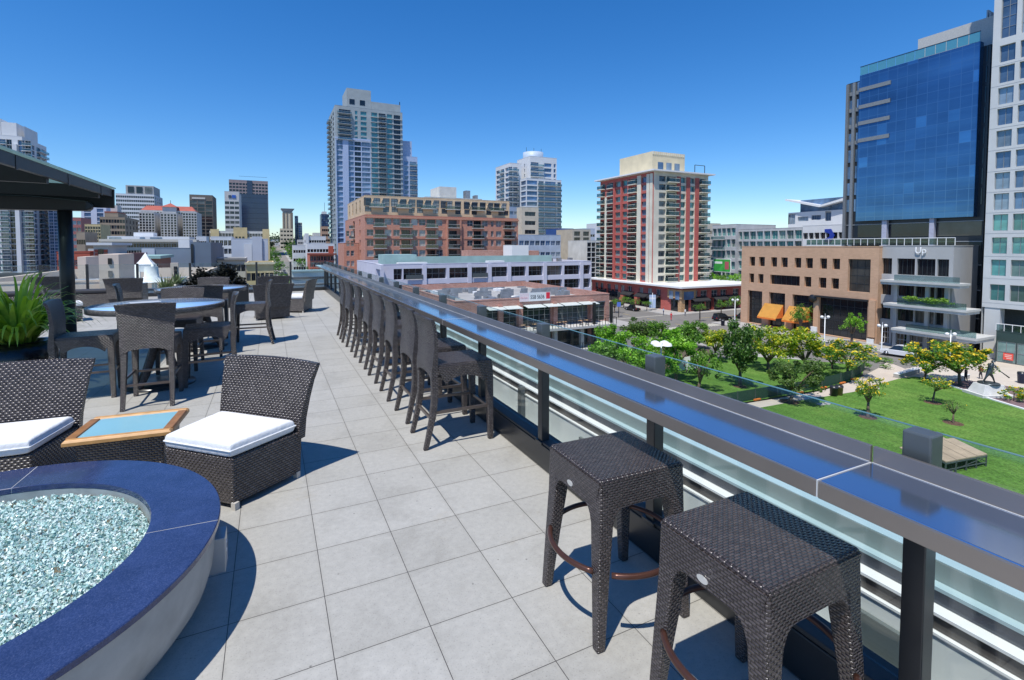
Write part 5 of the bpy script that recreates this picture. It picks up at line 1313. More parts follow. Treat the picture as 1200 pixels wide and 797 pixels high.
# park
def grass_mat():
    m,nt,b=nodes('lawn grass')
    tc=N(nt,'ShaderNodeTexCoord'); n1=N(nt,'ShaderNodeTexNoise'); n1.inputs['Scale'].default_value=.22; n1.inputs['Detail'].default_value=9; n1.inputs['Roughness'].default_value=.7
    n2=N(nt,'ShaderNodeTexNoise'); n2.inputs['Scale'].default_value=5; n2.inputs['Detail'].default_value=6
    for n_ in (n1,n2): lk(nt,tc.outputs['Object'],n_.inputs['Vector'])
    r=ramp(nt,n1.outputs[0],[(.22,(.070,.150,.026)),(.5,(.105,.215,.036)),(.68,(.15,.255,.05)),(.85,(.22,.28,.08))]); r2=ramp(nt,n2.outputs[0],[(.3,(.62,)*3),(.7,(1.25,)*3)])
    mx=N(nt,'ShaderNodeMix',data_type='RGBA',blend_type='MULTIPLY'); mx.inputs[0].default_value=1; lk(nt,r.outputs[0],mx.inputs[6]); lk(nt,r2.outputs[0],mx.inputs[7]); cl=mx.outputs[2]
    wv=N(nt,'ShaderNodeTexWave'); wv.inputs['Scale'].default_value=.16; wv.inputs['Distortion'].default_value=1.2; wv.inputs['Detail'].default_value=2; lk(nt,tc.outputs['Object'],wv.inputs['Vector']); r3=ramp(nt,wv.outputs[0],[(.3,(.88,.90,.86)),(.7,(1.0,1.0,1.0))])
    n5=N(nt,'ShaderNodeTexNoise'); n5.inputs['Scale'].default_value=.5; n5.inputs['Detail'].default_value=8; n5.inputs['Roughness'].default_value=.75; lk(nt,tc.outputs['Object'],n5.inputs['Vector']); r6=ramp(nt,n5.outputs[0],[(.58,(1,1,1)),(.72,(1.0,.80,.62))])
    for x in (r3,r6):
        mx=N(nt,'ShaderNodeMix',data_type='RGBA',blend_type='MULTIPLY'); mx.inputs[0].default_value=1; lk(nt,cl,mx.inputs[6]); lk(nt,x.outputs[0],mx.inputs[7]); cl=mx.outputs[2]
    lk(nt,cl,b.inputs['Base Color'])
    b.inputs['Roughness'].default_value=.9; b.inputs['Specular IOR Level'].default_value=.2
    bp=N(nt,'ShaderNodeBump'); bp.inputs['Strength'].default_value=.6; bp.inputs['Distance'].default_value=.1; lk(nt,n2.outputs[0],bp.inputs['Height']); lk(nt,bp.outputs[0],b.inputs['Normal'])
    return m
GRASS=grass_mat(); ZP=G+.13
low=[(820,492),(885,479),(935,470),(960,466),(1000,459.5),(1035,449),(1053,444),(1072,441.5),(1090,444),(1112,452),(1140,461.5),(1165,469.5),(1200,480)]
upp=[(1040,424),(1030,431),(1013,440),(998,447.5),(963,458),(935,463),(885,471),(820,482)]
W_=lambda l,z=ZP:[gz(x,y,z) for x,y in l]
sheet('lawn',[W_(low)+[(96,8),(96,-25),(20,-25),(20,30)]],ZP+.02,GRASS)
sheet('path',[W_(low[:9])+W_(upp)+[]],ZP+.005,PTH)
sheet('lawn',[W_([(760,500),(820,480.5),(885,469.5),(935,461.5),(963,456.5),(998,446),(1011,438.5),(1012,431),(985,426),(930,421),(880,418),(840,420),(800,428),(760,442),(720,462)])],ZP+.015,GRASS)
sheet('path',[W_([(660,600),(820,492),(820,482),(640,540)])],ZP+.003,PTH)
pav_poly=W_([(1103,449),(1120,445.5),(1147,446.5),(1200,454),(1290,468)])+[(93,9),(90,9)]+W_([(1235,492),(1200,480.5),(1165,470),(1140,462)])
sheet('brick_paving',[W_([(1108,450),(1122,446.5),(1147,447),(1200,456),(1260,466),(1260,499),(1200,480.3),(1165,469.8),(1140,461.8)])],ZP+.025,PUR)
sheet('ground_cover',[W_([(640,520),(700,470),(760,452),(800,440),(840,424),(830,405),(760,405),(690,420),(600,470)])],G+.03,mat('bark mulch',(.10,.08,.05),.95,0,.3,2))
# white edging kerb of the lawn
t=thing('edging','low white kerb between the lawn and the purple brick paving','kerb',(*gz(1150,466,ZP),G))
pts=[(x,y,ZP+.06) for x,y in W_([(1085,442.5),(1112,451.8),(1140,461.6),(1165,469.6),(1200,480.2),(1260,499)])]
m=MB((*gz(1150,466,ZP),G)); 
for p,q in zip(pts,pts[1:]): m.beam(p,q,.28,.16)
m.build('kerb',WHITE,t)
# ---- green screen fence
FENCE=mat('green screen mesh',(.012,.055,.03),.8,0,.15,3)
fpts=[gz(x,y,ZP) for x,y in [(780,487),(820,480),(885,468.5),(935,460),(963,454.5),(985,449),(998,444.5),(1008,439),(1013,433)]]
t=thing('screen_fence','dark green screened fence curving along the park path','fence',(*fpts[3],ZP)); o_=(*fpts[3],ZP)
m=MB(o_)
for p,q in zip(fpts,fpts[1:]): m.quad((*p,ZP+.05),(*q,ZP+.05),(*q,ZP+1.25),(*p,ZP+1.25))
m.build('mesh_screen',FENCE,t)
for p,q in zip(fpts,fpts[1:]):
    L=math.dist(p,q); k=max(1,int(L/2.4))
    for i in range(k):
        x=p[0]+(q[0]-p[0])*i/k; y=p[1]+(q[1]-p[1])*i/k; MB(o_).box(x-.03,x+.03,y-.03,y+.03,ZP,ZP+1.32).build('post',GRS,t)
ORW=mat('orange footing',(.65,.18,.03),.7)
for i in (2,3,4,5,6):
    x,y=fpts[i]; MB(o_).box(x-.5,x+.5,y-.35,y-.15,ZP+.02,ZP+.18).build('foot_weight',ORW,t)

# ================================================================ TREES
BARK=mat('bark',(.13,.095,.065),.9,0,.25,6,bump=.4)
LV={
 'olive':[(0,(0.046,0.092,0.020)),(.5,(0.092,0.166,0.037)),(.85,(0.150,0.242,0.059)),(1,(0.250,0.333,0.100))],
 'dark':[(0,(0.029,0.074,0.017)),(.5,(0.067,0.159,0.027)),(.85,(0.125,0.250,0.042)),(1,(0.200,0.349,0.067))],
 'bright':[(0,(0.083,0.200,0.017)),(.45,(0.166,0.399,0.029)),(.8,(0.283,0.566,0.050)),(1,(0.449,0.732,0.100))],
 'lime':[(0,(0.100,0.183,0.017)),(.45,(0.233,0.366,0.029)),(.75,(0.433,0.532,0.033)),(.92,(0.799,0.666,0.050)),(1,(0.800,0.765,0.067))],
 'green':[(0,(0.050,0.133,0.017)),(.5,(0.116,0.266,0.029)),(1,(0.250,0.449,0.067))]}
FLO=island('yellow blossom',[(0,(.66,.46,.015)),(.5,(.82,.60,.03)),(1,(.90,.72,.12))],.6,.2,.2)
_cr={}
def crown_mesh(kind,seed,n,flowers,ls,flat=.8):
    k=(kind,seed,n,flowers,ls)
    if k in _cr: return _cr[k]
    r_=random.Random(seed*13+5); mb=MB(); cl=[]
    for _ in range(34):
        a=r_.random()*6.28; u=r_.uniform(-.75,1); q=math.sqrt(max(0,1-u*u)); rad=r_.uniform(.35,.95)
        cl.append((Vector((math.cos(a)*q*rad,math.sin(a)*q*rad,u*rad*flat)),r_.uniform(.11,.30)))
    for i in range(n):
        c,s_=r_.choice(cl); d=Vector((r_.gauss(0,1),r_.gauss(0,1),r_.gauss(0,.8))).normalized()*s_*(r_.random()**.4)
        leaf(mb,c+d,ls*r_.uniform(.6,1.3),r_)
    for i in range(flowers):
        c,s_=r_.choice(cl); d=Vector((r_.gauss(0,1),r_.gauss(0,1),abs(r_.gauss(.4,.8)))).normalized()*s_*1.05
        p=c+d
        for _ in range(3): leaf(mb,p+Vector((r_.gauss(0,.025),r_.gauss(0,.025),r_.gauss(0,.025))),ls*r_.uniform(.6,1.25),r_,1,.8)
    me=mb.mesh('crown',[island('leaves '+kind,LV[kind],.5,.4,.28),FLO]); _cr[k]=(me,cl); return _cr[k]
def tree(label,pxb,pyb,w,ytop,ybot,kind,seed,flowers=0,n=2600,cx=None,group=None,name='park_tree',z=ZP,cat='tree',asp=1.0):
    x,y=gz(pxb,pyb,z); d=x*SY+y*CY_; rx=w/2*d/FPX
    zt=sz(ytop,x,y); zb=sz(ybot,x,y); rz_=(zt-zb)/2; zc=(zt+zb)/2
    dx=0
    t=thing(name,label,cat,(x,y,z),0,group)
    n=int(n*1.7); me,cl=crown_mesh(kind,seed,n,flowers,.052 if w<60 else .045)
    o=bpy.data.objects.new('crown',me); COL.objects.link(o); o.parent=t; cxo=((cx-pxb)*d/FPX if cx else 0)
    o.location=(cxo*CY_,-cxo*SY,zc-z); o.scale=(rx*1.04,rx*1.04*asp,rz_*1.12); o.rotation_euler=(0,0,seed*1.7)
    tr=max(.06,min(.22,.035*(zt-z)))
    mb=MB(); base=Vector((0,0,-.05)); fork=Vector((cxo*.5*CY_,-cxo*.5*SY,max(.6,zb-z+.15*rz_)))
    mid=(base+fork)/2+Vector((.06,.04,0)); mb.tube([base,base+Vector((0,0,.15)),mid,fork],[tr*1.5,tr*1.05,tr*.9,tr*.75],8)
    rot=Matrix.Rotation(seed*1.7,3,'Z')
    for c,s_ in cl[::4]:
        q=rot@c; e=Vector(o.location)+Vector((q.x*o.scale[0],q.y*o.scale[0],q.z*o.scale[2]))*.85
        m_=(fork+e)/2+Vector((0,0,.08*rz_)); mb.tube([fork,m_,e],[tr*.6,tr*.4,tr*.15],6)
    mb.build('trunk',BARK,t); return t
tree('round olive green tree at the near edge of the path, by the stepping stones',925,471,66,416,463,'olive',1,n=3200,cx=936)
tree('tall dark green tree in the middle of the far lawn',867,453,50,370,441,'dark',2,n=3400)
tree('thin speckled green tree left of the far lawn, beside the white panel',817,459,42,404,452,'green',3,n=1500,cx=823)
tree('small yellow flowered tree with a bare stem on the near lawn by the path',1017,489,36,437,474,'green',4,130,n=800)
tree('tiny sparse sapling in a mulch ring on the near lawn',1117,496,24,465,487,'olive',5,4,n=330)
tree('yellow flowered tree at the lawn edge, left of the paired flowering crowns',1093,472,36,440,460,'green',6,110,n=800,cx=1097)
tree('big spreading yellow flowered tree above the plaza bench, left crown',1083,446,62,403,441,'green',7,210,n=1900,cx=1086)
tree('big round yellow flowered tree nearest the statue',1125,452,72,398,441,'green',8,250,n=2200,cx=1122)
tree('wide yellow flowered tree in front of the tan block pilaster',993,444,62,397,434,'green',9,220,n=1900)
tree('dense yellow green tree in front of the orange awnings',900,434,64,376,428,'lime',10,n=2800)
tree('yellow green tree right of the orange awnings behind the fence',943,434,56,383,427,'lime',11,20,n=2400)
tree('olive shrub like tree between the yellow flowered tree and the awnings',975,432,36,398,430,'olive',12,n=1300)
tree('slender light tree standing against the tan block wall',938,392,24,353,385,'green',13,n=900,z=G)
tree('tall slender bright tree against the dark shopfront opening',998,404,28,362,394,'bright',14,n=900,z=G)
tree('thin leafy tree in front of the grey terraces',1072,408,24,378,404,'green',15,n=900,z=G)
lb=['frontmost of the bright green trees behind the lamp with white hoods','bright green tree left of the white hooded lamp','bright green tree right of the white hooded lamp',
 'dark green tree at the back of the grove, by the street corner','bright green tree at the far left of the grove beside the terraces','green tree above the white canopy panel','small green tree at the back right of the grove',
 'yellow topped tree at the right end of the grove','low green tree at the left front of the grove, next to the glass edge','dark tree in the grove left of the cream post']
for k,(px,py,w_,yt,yb3,kd) in enumerate([(765,462,62,400,446,'bright'),(735,452,62,385,436,'bright'),(792,450,58,384,432,'bright'),(756,420,56,369,404,'olive'),(716,448,50,378,430,'bright'),(806,436,48,378,420,'green'),(812,408,36,373,400,'green'),(838,424,46,382,414,'lime'),(708,474,58,404,452,'green'),(780,425,52,374,412,'green')]):
    tree(lb[k],px,py,w_,yt,yb3,kd,20+k,n=2600,group='grove of park trees')
# olive hedge seen through the glass at the left of the grove
ax,ay=gz(700,500); t=thing('hedge','long olive green hedge below the restaurant terrace','hedge',(ax,ay,G))
for k,(px,py) in enumerate([(668,505),(690,500),(712,497),(734,494),(752,492)]):
    bm_=bush_mesh(1500,2.6,2.2,3.4,60+k,.22); q=bm_.build('foliage',island('leaves olive',LV['olive']),t); x,y=gz(px,py); q.location=(x-ax,y-ay,0)
sl_=[('small street tree by the brick podium, leftmost',720,366,20,349,362),('round street tree left of the parked dark pickup',731,360,16,346,357),('street tree in front of the podium awnings',744,362,14,349,358),('street tree behind the blue street banner',758,364,15,351,360),
 ('street tree right of the podium corner bay',820,376,16,354,366),('street tree by the podium right shopfront',845,372,18,350,363),('street tree nearest the right end of the podium',862,372,22,345,362)]
for k,(l,px,py,w_,yt,yb3) in enumerate(sl_): tree(l,px,py,w_,yt,yb3,'green',40+k,n=700,z=G+.14,group='street trees along the podium',name='street_tree')
for k,(px,w_,yt,yb3) in enumerate(((836,18,318,333),(850,20,320,334),(866,20,319,336))):
    X=126; y=sy(px,X); t_=thing('street_tree','%s bushy tree behind the podium roof beside the billboard'%['left','middle','right'][k],'tree',(X,y,G))
    me,cl=crown_mesh('bright' if k!=1 else 'green',50+k,900,0,.075); o=bpy.data.objects.new('crown',me); COL.objects.link(o); o.parent=t_; zt2,zb2=sz(yt,X,y),sz(yb3,X,y); o.location=(0,0,(zt2+zb2)/2-G); d=X*SY+y*CY_; o.scale=(w_*.56*d/FPX,)*2+((zt2-zb2)*.6,)
    MB().tube([(0,0,0),(0,0,zb2-G)],[.2,.12],8).build('trunk',BARK,t_)
for k,(px,py,w_,yt,yb3,fl,lab) in enumerate([(1188,470,26,452,468,60,'yellow flowered bush beside the statue pedestal at the right edge'),(1012,432,20,423,431,0,'low clipped shrub beside the white parked car'),(1036,424,22,419,425,0,'low box hedge in the plaza left of the white car'),(1038,432,14,427,432,0,'tiny clipped shrub below the white car')]):
    x,y=gz(px,py,ZP); d=x*SY+y*CY_; t=thing('shrub',lab,'shrub',(x,y,ZP)); me,cl=crown_mesh('green',70+k,700,fl,.085); o=bpy.data.objects.new('foliage',me); COL.objects.link(o); o.parent=t
    zt2,zb2=sz(yt,x,y),sz(yb3,x,y); o.location=(0,0,(zt2-ZP)*.45); o.scale=(w_*.56*d/FPX,)*2+((zt2-ZP)*.62,)
    MB().tube([(0,0,0),(0,0,(zt2-ZP)*.5)],.05,6).build('stems',BARK,t)

# ================================================================ PARK THINGS
# mulch rings
for k,(px,py,r) in enumerate([(1017,489,.8),(1117,496,.8),(1093,472,.8),(925,471,1.0),(867,453,.8)]):
    x,y=gz(px,py,ZP); o=MB().lathe([(0,.026),(r,.022)],20).build('mulch_ring',mat('mulch',(.11,.06,.035),.95,0,.3,3)); o.location=(x,y,ZP); tag(o,kind='structure')
# stepping stones
for k,(px,py) in enumerate(((963,474),(970,473),(1027,455))):
    x,y=gz(px,py,ZP); t=thing('stepping_stone',['left pale slab in the lawn by the path bin','right pale slab in the lawn by the path bin','single pale slab by the small flowered tree'][k],'slab',(x,y,ZP+.02),.3*k)
    MB().box(-.55,.55,-.3,.3,0,.05).build('slab',PAV,t,.03)
# stage
cs=[gz(1104,549,ZP),gz(1157,533,ZP),gz(1112,511,ZP)]
zt2=ZP+1.0
c0_=[gz(1108.5,541,zt2),gz(1157,532,zt2),gz(1117,513,zt2)]
A,B_,C_=[Vector((x,y)) for x,y in c0_]
u_=(B_-A); v_=(C_-B_); 
t=thing('stage','low portable plywood stage on a metal frame, on the near lawn','stage',(A.x,A.y,ZP)); o_=(A.x,A.y,ZP)
PLY=mat('weathered plywood',(.50,.37,.25),.8,0,.15,1.5,grime=.2)
D_=A+v_
def pz(p,z): return (p.x,p.y,z)
m=MB(o_); m.loft([[pz(A,zt2-.09),pz(B_,zt2-.09),pz(C_,zt2-.09),pz(D_,zt2-.09)],[pz(A,zt2),pz(B_,zt2),pz(C_,zt2),pz(D_,zt2)]]); m.build('deck',PLY,t,fix=True)
m=MB(o_)
for i in (1,2,3):
    a=A+u_*i/4; c=a+v_; m.beam(pz(a,zt2+.004),pz(c,zt2+.004),.03,.006)
m.build('deck_joints',DK,t)
m=MB(o_); 
for e0,e1 in ((A,B_),(B_,C_),(A,D_),(D_,C_)):
    m.beam(pz(e0,zt2-.16),pz(e1,zt2-.16),.06,.08); m.beam(pz(e0,ZP+.35),pz(e1,ZP+.35),.05,.05); m.beam(pz(e0,ZP+.1),pz(e1,zt2-.2),.03,.03)
m.build('frame',mat('stage frame',(.16,.18,.20),.45,.5),t)
for i in range(5):
    for j in range(3):
        p=A+u_*i/4*.98+v_*j/2*.98; MB(o_).box(p.x-.04,p.x+.04,p.y-.04,p.y+.04,ZP+.02,zt2-.1).build('leg',GRS,t)
SID=Vector(gz(1062,520,zt2)); 
P0,P1=D_-u_*.28,D_-u_*.02
m=MB(o_); m.loft([[pz(P0-v_*.5,z),pz(P1-v_*.5,z),pz(P1+v_*.1,z),pz(P0+v_*.1,z)] for z in (zt2-.3,zt2-.22)]); m.build('side_deck',PLY,t,fix=True)
P0,P1=C_-u_*.45,C_-u_*.12
m=MB(o_); m.loft([[pz(P0+v_*.03,z),pz(P1+v_*.03,z),pz(P1+v_*.3,z),pz(P0+v_*.3,z)] for z in (zt2-.18,zt2-.1)]); m.build('side_deck',PLY,t,fix=True)
# bins
def bin_(label,px,py,z,c,h=1.15):
    x,y=gz(px,py,z); t=thing('litter_bin',label,'litter bin',(x,y,z)); M_=mat('bin '+str(c),c,.5)
    MB().lathe([(0,0),(.36,0),(.42,h*.8),(.44,h*.8),(.44,h*.86),(0,h*.86)],20).build('body',M_,t,fix=True); MB().lathe([(.45,h*.87),(.4,h),(.15,h*1.03),(0,h*1.03)],20).build('lid',DK,t); return t
bin_('dark litter bin on the park path, left of the brown one',977,464,ZP,(.03,.035,.04)); bin_('brown litter bin on the park path, next to the dark one',983,463,ZP,(.30,.18,.10)); bin_('dark blue bin on the street pavement',847,381,G+.14,(.03,.04,.07)); bin_('dark blue bin at the right picture edge on the plaza',1197,449,ZP,(.02,.03,.08),1.4)
# white canopy panel
x,y=gz(806,443,ZP); t=thing('display_panel','tilted white panel with a small red emblem standing in the grove','display panel',(x,y,ZP),-.5)
w2=1.25; MB().add([(-w2,0,.9),(w2,.0,1.35),(w2+.05,.0,3.1),(-w2+.05,0,2.5),(-w2,.05,.9),(w2,.05,1.35),(w2+.05,.05,3.1),(-w2+.05,.05,2.5)],[(0,1,2,3),(4,7,6,5),(0,4,5,1),(1,5,6,2),(2,6,7,3),(3,7,4,0)]).build('panel',WHITE,t)
MB().box(-.55,-.38,-.02,-.004,1.5,1.8).build('emblem',mat('emblem red',(.6,.05,.05),.5),t); MB().tube([(-1.1,.1,0),(-1.1,.1,2.4)],.04,6).build('leg',GRS,t); MB().tube([(1.1,.1,0),(1.1,.1,2.9)],.04,6).build('leg',GRS,t)
# cream post in grove
x,y=gz(807,405,G+.14); t=thing('bollard_post','cream square marker post with an orange foot behind the grove','post',(x,y,G)); MB().box(-.35,.35,-.35,.35,0,3.6).build('shaft',CRM,t); MB().box(-.42,.42,-.42,.42,3.61,3.85).build('cap',CRM,t); MB().box(-.4,.4,-.4,.4,.01,.5).build('foot',ORW,t)
# low bench wall in plaza
for k,(p,q,lab) in enumerate([((1095,452),(1133,443),'long low white bench wall by the plaza flowering tree'),((1050,443),(1075,436),'short low white wall at the end of the park path')]):
    a=gz(*p,ZP); c=gz(*q,ZP); t=thing('bench_wall',lab,'bench',((a[0]+c[0])/2,(a[1]+c[1])/2,ZP)); MB((*t.location,)).beam((*a,ZP+.25),(*c,ZP+.25),.6,.5).build('wall',PAV,t); MB((*t.location,)).beam((*a,ZP+.53),(*c,ZP+.53),.7,.05).build('cap',WHITE,t)
# lamps
def lamp(label,px,py,ytop,z,heads=2,name='street_lamp'):
    x,y=gz(px,py,z); h=sz(ytop,x,y)-z; t=thing(name,label,'street lamp',(x,y,z),-YAW); LM=mat('lamp grey',(.62,.64,.66),.4,.2)
    MB().lathe([(0,0),(.22,0),(.18,.5),(.09,.6),(.06,h),(0,h)],12).build('pole',LM,t)
    if heads==4:
        for k in range(4):
            a=PI/4+k*PI/2; c,s_=math.cos(a),math.sin(a)
            MB().tube([(0,0,h-.2),(c*.7,s_*.7,h-.05)],.04,6).build('arm',LM,t)
            MB().lathe([(.52,h-.30),(.44,h-.06),(.15,h+.06),(0,h+.08)],16,(c*.72,s_*.72)).build('hood',WHITE,t)
            MB().lathe([(0,h-.34),(.28,h-.34),(.28,h-.2),(0,h-.2)],12,(c*.72,s_*.72)).build('lamp_head',DK,t)
    else:
        for s_ in (-1,1):
            MB().tube([(0,0,h-.35),(s_*.4,0,h-.3)],.04,6).build('arm',LM,t); MB().lathe([(.05,h-.35),(.26,h-.2),(.26,h+.05),(.1,h+.16),(0,h+.16)],12,(s_*.55,0)).build('lantern',WHITE,t)
        MB().box(-.03,.03,-.05,.05,h,h+.5).build('finial',LM,t)
    return t
lamp('tall park lamp with four white hoods rising from the grove',774,470,401,ZP,4,'park_lamp')
lamp('white twin headed lamp in front of the dark tan block opening',966,404,371,G+.12); lamp('white twin headed lamp by the grey block ground floor windows',1033,412,381,G+.12); lamp('white twin headed lamp behind the flowering tree crowns',1113,425,391,G+.12); lamp('twin headed lamp at the street by the red podium end',861,378,351,G+.14)
# vehicles
TYRE=mat('tyre',(.015,.015,.016),.85); RIM=mat('rim',(.5,.5,.52),.3,.7); CGL=mat('car glass',(.015,.02,.025),.05,0,.05,2,spec=.8); HLM=mat('head lamp',(.8,.8,.78),.15); TLM=mat('tail lamp',(.45,.02,.02),.2)
def car(label,x,y,rz,c,z=G+.012,name='parked_car',kind='sedan',group=None,cat='car'):
    t=thing(name,label,cat,(x,y,z),rz,group); P=mat('car paint %s'%(str(c)),c,.22,.1,.03,2,spec=.7)
    L=2.25; h1=.85 if kind!='suv' else .98; 
    pr=[(-L,.35),(-L+.02,.62),(-L+.15,h1-.03),(-L+.6,h1),(.7,h1),(L-.35,h1-.13),(L-.05,.62),(L,.38),(L-.1,.26),(-L+.1,.26)]
    secs=[]
    for w_,k in ((-.88,.96),(-.84,1),(.84,1),(.88,.96)): secs.append([(px*(.985 if abs(w_)>.85 else 1),w_,pz_ if abs(w_)<.85 else .26+(pz_-.26)*.93) for px,pz_ in pr])
    MB().loft(secs).build('body',P,t,.03,2,fix=True)
    if kind=='suv': cab=[(-2.1,h1-.02),(-1.95,1.62),(-.2,1.68),(.35,1.6),(1.15,h1-.02)]
    elif kind=='pickup': cab=[(-.5,h1-.02),(-.45,1.6),(.3,1.62),(1.1,h1-.02)]
    else: cab=[(-1.6,h1-.02),(-1.0,1.36),(.0,1.42),(.45,1.36),(1.25,h1-.02)]
    MB().loft([[(px,w_*(1 if pz_<1 else .8),pz_) for px,pz_ in cab] for w_ in (-.78,.78)]).build('cabin_glass',CGL,t,.03,2,fix=True)
    rp=[p for p in cab if p[1]>1.2]
    MB().loft([[(px,w_*.8,pz_+.012) for px,pz_ in rp]+[(px,w_*.8,pz_+.05) for px,pz_ in reversed(rp)] for w_ in (-.74,.74)]).build('roof',P,t,fix=True)
    for sx_ in (-1.38,1.38):
        for s_ in (-1,1):
            o=MB().lathe([(0,-.11),(.33,-.11),(.34,0),(.33,.11),(0,.11)],20).build('wheel',TYRE,t); o.location=(sx_,s_*.78,.34); o.rotation_euler=(PI/2,0,0)
            MB().lathe([(0,-.125),(.2,-.125),(.21,.125),(0,.125)],16).build('rim',RIM,o)
    for s_ in (-1,1):
        MB().box(L-.16,L-.02,s_*.66-.17,s_*.66+.17,.60,.72).build('headlight',HLM,t); MB().box(-L+.0,-L+.12,s_*.66-.15,s_*.66+.15,.62,.78).build('tail_light',TLM,t)
    return t
def carp(label,px,py,rz,c,**k): x,y=gz(px,py); return car(label,x,y,rz,c,**k)
carp('black hatchback parked at the kerb in front of the podium shops',846,375.5,R(-4),(.012,.012,.014),kind='suv')
carp('black car just behind the orange road sign',873,373,R(0),(.015,.015,.016))
carp('dark grey car parked last in the row by the red podium end',890,370,R(2),(.03,.032,.035))
carp('black pickup truck parked under the podium awnings on the left',741,364,R(92),(.014,.014,.016),kind='pickup')
carp('dark car half hidden at the left podium corner',722,358,R(90),(.02,.02,.022),kind='sedan')
xw,yw=gz(1053,417,ZP); car('white car parked on the plaza in front of the grey block',xw,yw,R(100),(.75,.75,.76),ZP,kind='suv')
# orange road work sign
x,y=gz(877.5,377.5); t=thing('road_sign','orange diamond road work sign on a stand in the street','road sign',(x,y,G),-YAW)
MB().add([(-.95,0,1.5),(0,0,.55),(.95,0,1.5),(0,0,2.45),(-.95,.04,1.5),(0,.04,.55),(.95,.04,1.5),(0,.04,2.45)],[(0,1,2,3),(7,6,5,4),(0,4,5,1),(1,5,6,2),(2,6,7,3),(3,7,4,0)]).build('board',mat('sign orange',(.85,.18,.02),.5),t)
m=MB(); m.box(-.4,.4,-.02,-.003,1.55,1.7); m.box(-.3,.3,-.02,-.003,1.28,1.42); m.build('print',INK,t); MB().tube([(-.4,.1,0),(0,.1,.7),(.4,.1,0)],.03,6).build('stand',DK,t)
# blue street banner on a pole
x,y=gz(764.5,363.5,G+.14); t=thing('banner_pole','white pole with a pale blue vertical banner at the street corner','banner pole',(x,y,G+.14),-YAW); MB().tube([(0,0,0),(0,0,4.6)],.06,8).build('pole',WHITE,t); MB().box(-.85,.85,-.02,.02,.6,4.1).build('banner',mat('banner blue',(.42,.52,.70),.7),t); MB().box(-.85,.85,-.026,-.021,2.9,3.4).build('stripe',mat('banner stripe',(.65,.68,.75),.7),t)
x,y=gz(725,372,G); t=thing('traffic_signal','dark pole with a blue sign left of the parked pickup','signal pole',(x,y,G),-YAW); MB().tube([(0,0,0),(0,0,6.2)],.09,8).build('pole',DK,t); MB().box(-.28,.28,-.2,.2,4.9,6.1).build('signal_head',DK,t); MB().box(-.45,.45,-.12,-.09,2.6,3.7).build('sign_plate',mat('plate blue',(.10,.18,.55),.5),t)
# people
SKIN=mat('skin',(.45,.28,.19),.6)
def person(label,x,y,z,rz,top,bottom,h=1.75,pose=None,bodymat=None,name='person',cat='person',group=None,parent=None):
    t=thing(name,label,cat,(x,y,z),rz,group)
    J=pose or {'hip':(0,0,.92),'chest':(0,.02,1.28),'neck':(0,0,1.47),'head':(0,-.02,1.62),'lk':(.10,-.06,.48),'lf':(.11,.02,.06),'lt':(.12,-.14,.03),'rk':(-.10,.04,.48),'rf':(-.11,.14,.06),'rt':(-.12,0,.03),'ls':(.19,0,1.42),'le':(.24,.06,1.14),'lh':(.22,-.04,.90),'rs':(-.19,0,1.42),'re':(-.24,.02,1.14),'rh':(-.22,-.10,.92)}
    names=list(J); idx={n:i for i,n in enumerate(names)}
    E=[('hip','chest'),('chest','neck'),('neck','head'),('hip','lk'),('lk','lf'),('lf','lt'),('hip','rk'),('rk','rf'),('rf','rt'),('neck','ls'),('ls','le'),('le','lh'),('neck','rs'),('rs','re'),('re','rh')]
    rad={'hip':.155,'chest':.17,'neck':.065,'head':.105,'lk':.068,'lf':.05,'lt':.04,'rk':.068,'rf':.05,'rt':.04,'ls':.068,'le':.048,'lh':.04,'rs':.068,'re':.048,'rh':.04}
    me=bpy.data.meshes.new('body'); s_=h/1.75
    me.from_pydata([tuple(c*s_ for c in J[n]) for n in names],[(idx[a],idx[b]) for a,b in E],[])
    o=bpy.data.objects.new('body',me); COL.objects.link(o)
    o.modifiers.new('skin','SKIN'); sv=me.skin_vertices[0].data
    for n in names: sv[idx[n]].radius=(rad[n]*s_,)*2; sv[idx[n]].use_root=(n=='hip')
    m=o.modifiers.new('sub','SUBSURF'); m.levels=m.render_levels=1
    dg=bpy.context.evaluated_depsgraph_get(); m2=bpy.data.meshes.new_from_object(o.evaluated_get(dg)); bpy.data.objects.remove(o)
    mats=[bodymat]*3 if bodymat else [SKIN,top,bottom]
    m2.materials.clear(); [m2.materials.append(q) for q in mats]
    for p in m2.polygons:
        z_=p.center.z/s_; p.use_smooth=True
        p.material_index=2 if z_<.98 and abs(p.center.x)<.2*s_ else (1 if 1.0<z_<1.5 and abs(p.center.x)<.3*s_ else 0)
        if z_<.98 and abs(p.center.x)>=.2*s_: p.material_index=0
    q=bpy.data.objects.new('body',m2); COL.objects.link(q); q.parent=t
    if not bodymat:
        hd=Vector(J['head'])*s_; MB().lathe([(.112*s_,-.01),(.118*s_,.05),(.09*s_,.115),(0,.135)],12,(hd.x,hd.y+.015)).build('hair',mat('dark hair',(.02,.014,.01),.7),t).location=(0,0,hd.z)
    return t
cl_=lambda n,c: mat('cloth '+n,c,.85)
